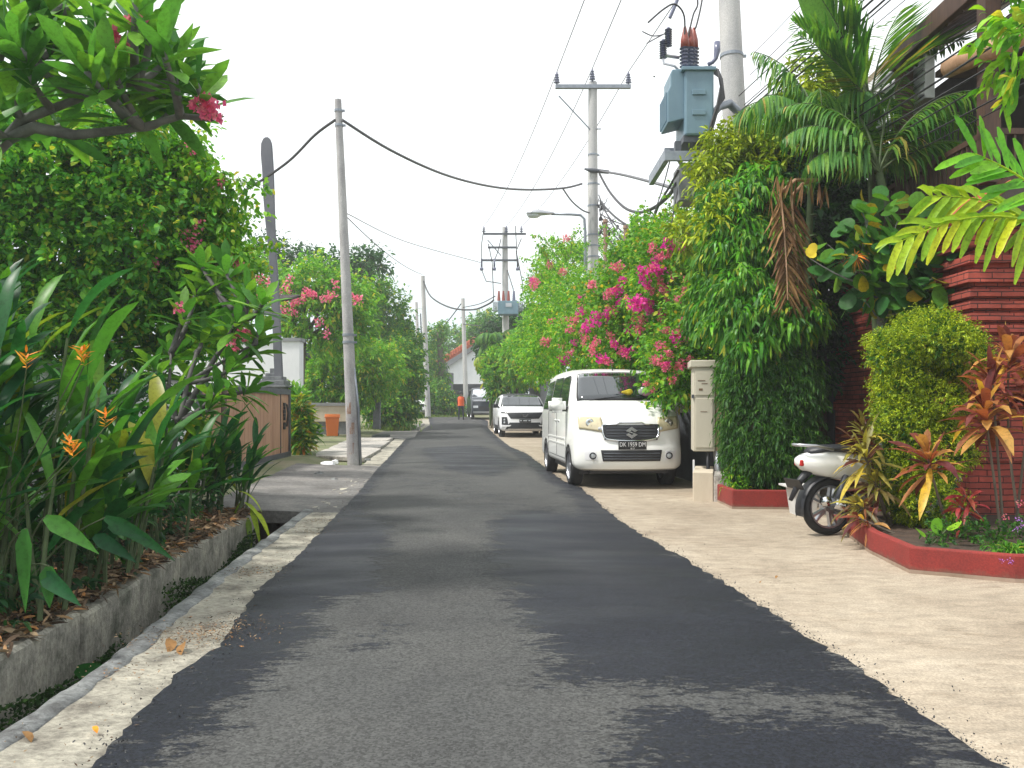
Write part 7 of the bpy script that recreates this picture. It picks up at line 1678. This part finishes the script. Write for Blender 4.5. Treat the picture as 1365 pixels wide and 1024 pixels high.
# hanging dead frond
o = thing('dead_palm_frond', at(1045, 255, 10.2), 'brown withered palm frond hanging in front of the dark foliage', 'palm frond')
fb = FB(); mb = MB()
for (a, b, nn_) in ((at(1040, 258, 10.2), at(1050, 400, 10.0), 60), (at(1055, 262, 10.2), at(1066, 395, 10.1), 55)):
    pl = bow(a, b, .05, 10, .02); mb.tube(pl, [.02-.0012*i for i in range(11)], 5)
    P = np.array([tuple(Vector(pl[int(t*9.99)]).lerp(Vector(pl[min(10, int(t*9.99)+1)]), t*9.99 % 1)) for t in np.linspace(.05, .98, nn_)])
    for sg in (-1, 1): fb.leaves(T_LANCE, P, np.tile([sg*.5, -.15, -.8], (nn_, 1))+rng.normal(0, .10, (nn_, 3)), .34*(.7+.5*rng.random(nn_)), .035, droop=.15, roll=.3)
mb.tube([at(1090, 240, 10.4), at(1060, 240, 10.2), at(1040, 258, 10.2)], .022, 6); mb.tube([at(1090, 240, 10.4), at(1070, 245, 10.2), at(1055, 262, 10.2)], .02, 6)
P = np.array([tuple(at(px, py, 10.15)) for px, py in ((1035, 235), (1045, 238), (1055, 236), (1070, 245), (1080, 240), (1092, 243), (1100, 248), (1030, 250), (1028, 262), (1062, 240))]); fb.leaves(T_LANCE, np.repeat(P, 3, 0), np.tile([0, -.1, -1.], (30, 1))+rng.normal(0, .25, (30, 3)), .28, .03, droop=.1)
fb.build('leaflets', 'leaf_dead', o); mb.build('midrib', 'log', o)
# sea-grape like round leaves
random.seed(17); rng = np.random.default_rng(17)
o = thing('round_leaf_shrub', (4.2, 9.2, .1), 'shrub with large round glossy leaves and one yellow leaf beside the slim palm', 'shrub'); fb = FB(); blobs = [bl(1185, 300, 9.2, 60, 35, .4), bl(1210, 350, 9.1, 70, 50, .4), bl(1150, 340, 9.3, 50, 45, .4), bl(1235, 395, 9.1, 50, 35, .4), bl(1180, 390, 9.3, 45, 35, .4)]
P, D = in_blobs(blobs, 430, .7, .3); n = len(P); fb.leaves(T_ROUND, P, D*.5+rng.normal(0, .5, (n, 3))+[0, -.3, -.25], .17+.08*rng.random(n), .15+.06*rng.random(n), up=np.tile([0, -.7, .7], (n, 1)), droop=.1, roll=.45); fb.build('foliage', 'leaf_grape', o)
f2 = FB(); f2.leaves(T_ROUND, np.array([tuple(at(1074, 332, 9.)), tuple(at(1080, 340, 9))]), np.array([(.4, 0, -.3), (.2, 0, .5)]), .14, .11, up=np.array([[0, -1, .2]]*2), roll=.1); f2.build('yellow_leaf', 'yellow', o)
mb = MB(); root = bow((4.2, 9.3, 0), (4.15, 9.3, 2.6), 0, 5, .05); mb.tube(root, .035, 7); limbs(mb, root, [tuple(p) for p in P[:60]]+[tuple(at(1080, 345, 9.1))], .035, .02); mb.build('trunk', 'bark_grey', o)
f3 = FB(); c = at(1140, 342, 9.0); f3.leaves(T_STRAP, np.tile(np.array(tuple(c)), (34, 1)), rng.normal(0, 1, (34, 3))+[.2, -.3, -.3], .16, .012, droop=.3); f3.build('flower_spike', 'petal_orange', o)
# lime shrub, trimmed column
rng = np.random.default_rng(61)
blobs = [bl(1236, 456, 7.9, 56, 34, .45), bl(1192, 470, 7.8, 28, 30, .3), bl(1276, 472, 7.8, 28, 34, .35), bl(1195, 515, 7.8, 24, 24, .3), bl(1232, 535, 7.9, 52, 34, .42), bl(1205, 570, 7.7, 34, 36, .3), bl(1245, 600, 7.8, 44, 44, .38), bl(1205, 632, 7.7, 34, 34, .3), bl(1228, 672, 7.6, 42, 36, .34)]
o = thing('lime_shrub', (3.92, 7.9, .15), 'tall feathery lime green shrub standing in the right planter', 'shrub'); fb = FB(); sprigs(fb, blobs, 11000, 11, .085, .030, .0085, T_DIA, droop=.2, depth=.34, bump=.30, upb=.35, spread=.8); fb.build('foliage', 'leaf_lime', o)
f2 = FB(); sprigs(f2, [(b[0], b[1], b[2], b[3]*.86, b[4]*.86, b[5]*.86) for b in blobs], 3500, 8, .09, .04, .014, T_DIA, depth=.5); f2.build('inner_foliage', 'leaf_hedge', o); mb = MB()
for i in range(6): mb.tube(bow((3.92, 7.9, .1), (3.92+random.uniform(-.25, .25), 7.9+random.uniform(-.2, .2), 1.6), 0, 4, .05), .016, 6)
mb.build('stem', 'bark', o)
# cordylines
def cordyline(label, stems, mleaf='leaf_cordy', L=.40, W=.07, k=24, group='cordylines in the right planter', base=None):
    b = base or (stems[0][0][0], stems[0][0][1], .16); o = thing('cordyline', b, label, 'plant', group=group); fb = FB(); mb = MB()
    for (bb, tt_, s) in stems:
        pl = bow(bb, tt_, 0, 6, .04); mb.tube(pl, [.014-.0008*i for i in range(7)], 6); d = (Vector(tt_)-Vector(bb)).normalized()
        rosette(fb, [tt_, Vector(tt_)-d*.05], [d, d], int(k*s*.6)+4, L*s, W*s, T_BROAD, .42, 12, 100)
    fb.build('foliage', mleaf, o); mb.build('stem', 'bark', o); return o
random.seed(19); rng = np.random.default_rng(19)
cordyline('large cordyline with yellow and bronze arching leaves at the right edge of the planter', [((4.15, 7.0, .15), at(1312, 540, 6.9), 1.15), ((4.2, 7.05, .15), at(1322, 500, 7.0), .95)], k=24)
cordyline('cordyline with dark red upright leaves in front of the brick pillar', [((4.5, 7.3, .15), at(1345, 470, 7.2), 1.0), ((4.45, 7.3, .15), at(1375, 520, 7.1), 1.0)], 'leaf_cordy')
cordyline('smaller bronze cordyline rosette in front of the lime shrub', [((3.72, 7.0, .15), at(1235, 605, 6.9), .95)])
cordyline('olive and yellow cordyline leaning over the scooter', [((3.5, 7.6, .15), at(1150, 600, 7.5), .85), ((3.5, 7.6, .15), at(1165, 640, 7.4), .7), ((3.45, 7.5, .15), at(1142, 672, 7.3), .6), ((3.5, 7.7, .15), at(1152, 572, 7.7), .75)], 'leaf_olive', W=.055, L=.44, k=34)
cordyline('small drooping bronze rosette hanging over the left corner of the planter', [((3.3, 7.1, .15), at(1145, 690, 7.1), .55)], k=16)
cordyline('small bright red leaved plant between the cordylines', [((4.05, 6.9, .15), at(1285, 660, 6.8), .5), ((4.1, 6.95, .15), at(1278, 675, 6.8), .45)], 'leaf_red', k=18)
o = thing('ground_cover_plant', (4.0, 6.5, .16), 'mixed low green foliage filling the right planter', 'plant'); fb = FB(); sprigs(fb, [(3.5+.28*i, 6.6-.12*min(i, 3)+random.uniform(-.1, .3), .22, .22, .25, .09) for i in range(9)], 700, 8, .07, .04, .016, T_LANCE, droop=.3); fb.build('foliage', 'leaf_hedge', o)
o = thing('round_leaf_plant', at(1240, 722, 6.5), 'small plant with four round bright green leaves at the planter edge', 'plant'); fb = FB(); P = np.array([tuple(at(px, py, 6.45)) for px, py in ((1232, 712), (1262, 706), (1243, 728), (1248, 712))]); fb.leaves(T_ROUND, P, np.array([(-.7, -.5, .3), (.6, -.5, .5), (-.1, -.8, -.2), (.2, .2, 1)]), .13, .10, up=np.tile([0, -.5, .8], (4, 1)), roll=.1); fb.build('foliage', 'leaf_bright', o); mb = MB(); 
for p in P: mb.tube([(at(1240, 0, 6.5).x, 6.5, .15), tuple(p)], .005, 4)
mb.build('stem', 'bark_green', o)
o = thing('violet_flower_plant', at(1350, 740, 5.9), 'grassy plant with violet flowers at the right edge of the planter', 'plant'); fb = FB(); c = np.array([(at(1352, 0, 6).x, 6.0, .18)]); D = rng.normal(0, .6, (120, 3)); D[:, 2] = .9; fb.leaves(T_STRAP, np.repeat(c, 120, 0)+rng.normal(0, .06, (120, 3))*[1, 1, 0], D, .30, .016, droop=.7, roll=.3); fb.build('foliage', 'leaf_mid', o)
for px, py in ((1335, 747), (1347, 748), (1358, 692), (1355, 705), (1362, 700)): flower_cluster(o, at(px, py, 5.75), .03, 'petal_violet', 14)
for px, py in ((1360, 672), (1340, 690)): flower_cluster(o, at(px, py, 6.1), .035, 'petal_faded', 14)
# yellow palm reaching in from the right
random.seed(23); rng = np.random.default_rng(23)
o = thing('golden_palm', (4.6, 6.0, .15), 'golden palm with broad yellow-green fronds reaching in from the right edge', 'palm')
mb = MB(); mb.tube([(4.6, 6.0, .1), (4.5, 6.0, 1.5), (4.45, 5.9, 2.5)], [.06, .05, .04], 9); mb.build('trunk', 'bark_green', o, smooth=True)
for (a, b, h, W_, n_, lw, mk, dn) in ((at(1400, 300, 5.7), at(1200, 322, 5.6), .10, .34, 13, .05, 'leaf_ypalm', .55), (at(1430, 340, 5.8), at(1240, 262, 5.7), .12, .36, 15, .05, 'leaf_ypalm', .5), (at(1425, 290, 5.5), at(1300, 205, 5.4), .06, .40, 12, .05, 'leaf_fan', .1)):
    pl = bow(a, b, h, 14); fb = FB(); m2 = MB(); m2.tube(pl, [.012-.0006*i for i in range(15)], 6)
    T_ = np.linspace(.08, .99, n_); P = np.array([tuple(Vector(pl[min(13, int(t*14))]).lerp(Vector(pl[min(14, int(t*14)+1)]), t*14 % 1)) for t in T_]); ax = np.array(tuple((Vector(b)-Vector(a)).normalized()))
    for sg in (1, -1):
        sd = np.cross(ax, [0, -1., .25])*sg; q = 1.05 if mk == 'leaf_ypalm' else .75
        fb.leaves(T_BLUNT, P, np.tile(ax*q+sd*.7+np.array([0, 0, -dn*.5]), (n_, 1))+rng.normal(0, .10, (n_, 3)), W_*(1-.3*T_)*(.8+.4*rng.random(n_)), lw, up=np.tile([0, -1., .4], (n_, 1)), droop=dn*(.5+.6*rng.random(n_)), roll=.2)
    f = fb.build('frond', mk, o); m2.build('midrib', 'leaf_ypalm', f)
# broad leaves in the top right corner
o = thing('mango_branch_tree', (5.3, 6.6, 0), 'leafy branch of a bright green tree hanging into the top right corner', 'tree'); fb = FB(); sprigs(fb, [bl(1360, 30, 6.6, 28, 40, .3), bl(1375, 80, 6.6, 22, 30, .3), bl(1400, 40, 6.6, 40, 60, .4)], 75, 7, .2, .15, .06, T_BROAD, droop=.4); fb.build('crown', 'leaf_bright', o); mb = MB(); mb.tube([(5.3, 6.7, 0), (5.2, 6.7, 2.5), at(1400, 60, 6.6), at(1370, 20, 6.6)], [.08, .07, .04, .02], 8); mb.build('trunk', 'bark', o)
# creeper shading behind the hedge (gateway side)
tree('dark_tree', 'shaded shrub in the gap left of the brick wall', 'shrub', (4.3, 11.6, 0), (4.3, 11.6, 1.2), .04, [bl(1098, 420, 11.8, 18, 36, .4), bl(1090, 480, 11.8, 18, 44, .4)], 420, 8, .2, .10, .04, 'leaf_deep', tpl=T_LANCE, droop=.4)

# ================================================================ AIR
m = bpy.data.materials.new('haze'); m.use_nodes = True; nt = m.node_tree; nt.nodes.remove(nt.nodes['Principled BSDF'])
pv = nt.nodes.new('ShaderNodeVolumePrincipled'); pv.inputs['Color'].default_value = (.975, .99, 1, 1); pv.inputs['Density'].default_value = .0019; pv.inputs['Anisotropy'].default_value = .2
nt.links.new(pv.outputs[0], nt.nodes['Material Output'].inputs['Volume']); M['haze'] = m
tag(MB().box(-604, 604, -64, 604, -1.7, 18).build('haze', 'haze'), kind='stuff')
# ================================================================ LIGHT, SKY, CAMERA
SUN_EL, SUN_AZ = R(56), R(-108)                 # azimuth from +Y toward +X: sun stands to the left, a little behind the camera
w = bpy.data.worlds.new('World'); sc.world = w; w.use_nodes = True; nt = w.node_tree; bg = nt.nodes['Background']
sky = nt.nodes.new('ShaderNodeTexSky'); sky.sky_type = 'NISHITA'; sky.sun_disc = False; sky.sun_elevation = SUN_EL; sky.sun_rotation = SUN_AZ; sky.air_density = 1.2; sky.dust_density = 2; sky.altitude = 10
tc = nt.nodes.new('ShaderNodeTexCoord'); sp_ = nt.nodes.new('ShaderNodeSeparateXYZ'); nt.links.new(tc.outputs['Generated'], sp_.inputs[0])
mpw = nt.nodes.new('ShaderNodeMapping'); mpw.inputs['Scale'].default_value = (1, 1, 2.6); nt.links.new(tc.outputs['Generated'], mpw.inputs[0])
cl = _noise(nt, 2.2, 6, .55, mpw.outputs[0], .3)
f = _math(nt, 'ADD', _math(nt, 'MULTIPLY', sp_.outputs['Z'], 1.5), _math(nt, 'MULTIPLY', _math(nt, 'SUBTRACT', cl, .5), .7), False)
cloud = _ramp(nt, f, [(.06, (7.6, 9.2, 9.6)), (.34, (11.2, 11.5, 11.6))])
mixn = _mix(nt, .92, sky.outputs[0], cloud); nt.links.new(mixn, bg.inputs['Color']); bg.inputs['Strength'].default_value = .10
l = bpy.data.lights.new('sun', 'SUN'); l.energy = 3.5; l.angle = R(7); l.color = (1, .955, .88); so = bpy.data.objects.new('sun', l); COL.objects.link(so)
d = Vector((math.sin(SUN_AZ)*math.cos(SUN_EL), math.cos(SUN_AZ)*math.cos(SUN_EL), math.sin(SUN_EL))); so.rotation_euler = d.to_track_quat('Z', 'Y').to_euler(); so.location = (-20, 0, 30)
cam = bpy.data.cameras.new('camera'); co = bpy.data.objects.new('camera', cam); COL.objects.link(co); sc.camera = co
co.location = (0, 0, H); co.rotation_euler = (R(90), 0, 0); cam.sensor_width = 36; cam.lens = F/1365*36; cam.shift_y = (HY-512)/1365; cam.clip_end = 4000; cam.clip_start = .05
vs = sc.view_settings; vs.view_transform = 'Standard'; vs.look = 'None'; vs.exposure = .42; vs.gamma = 1
cy = sc.cycles; cy.max_bounces = 8; cy.diffuse_bounces = 5; cy.transmission_bounces = 4; cy.use_denoising = True
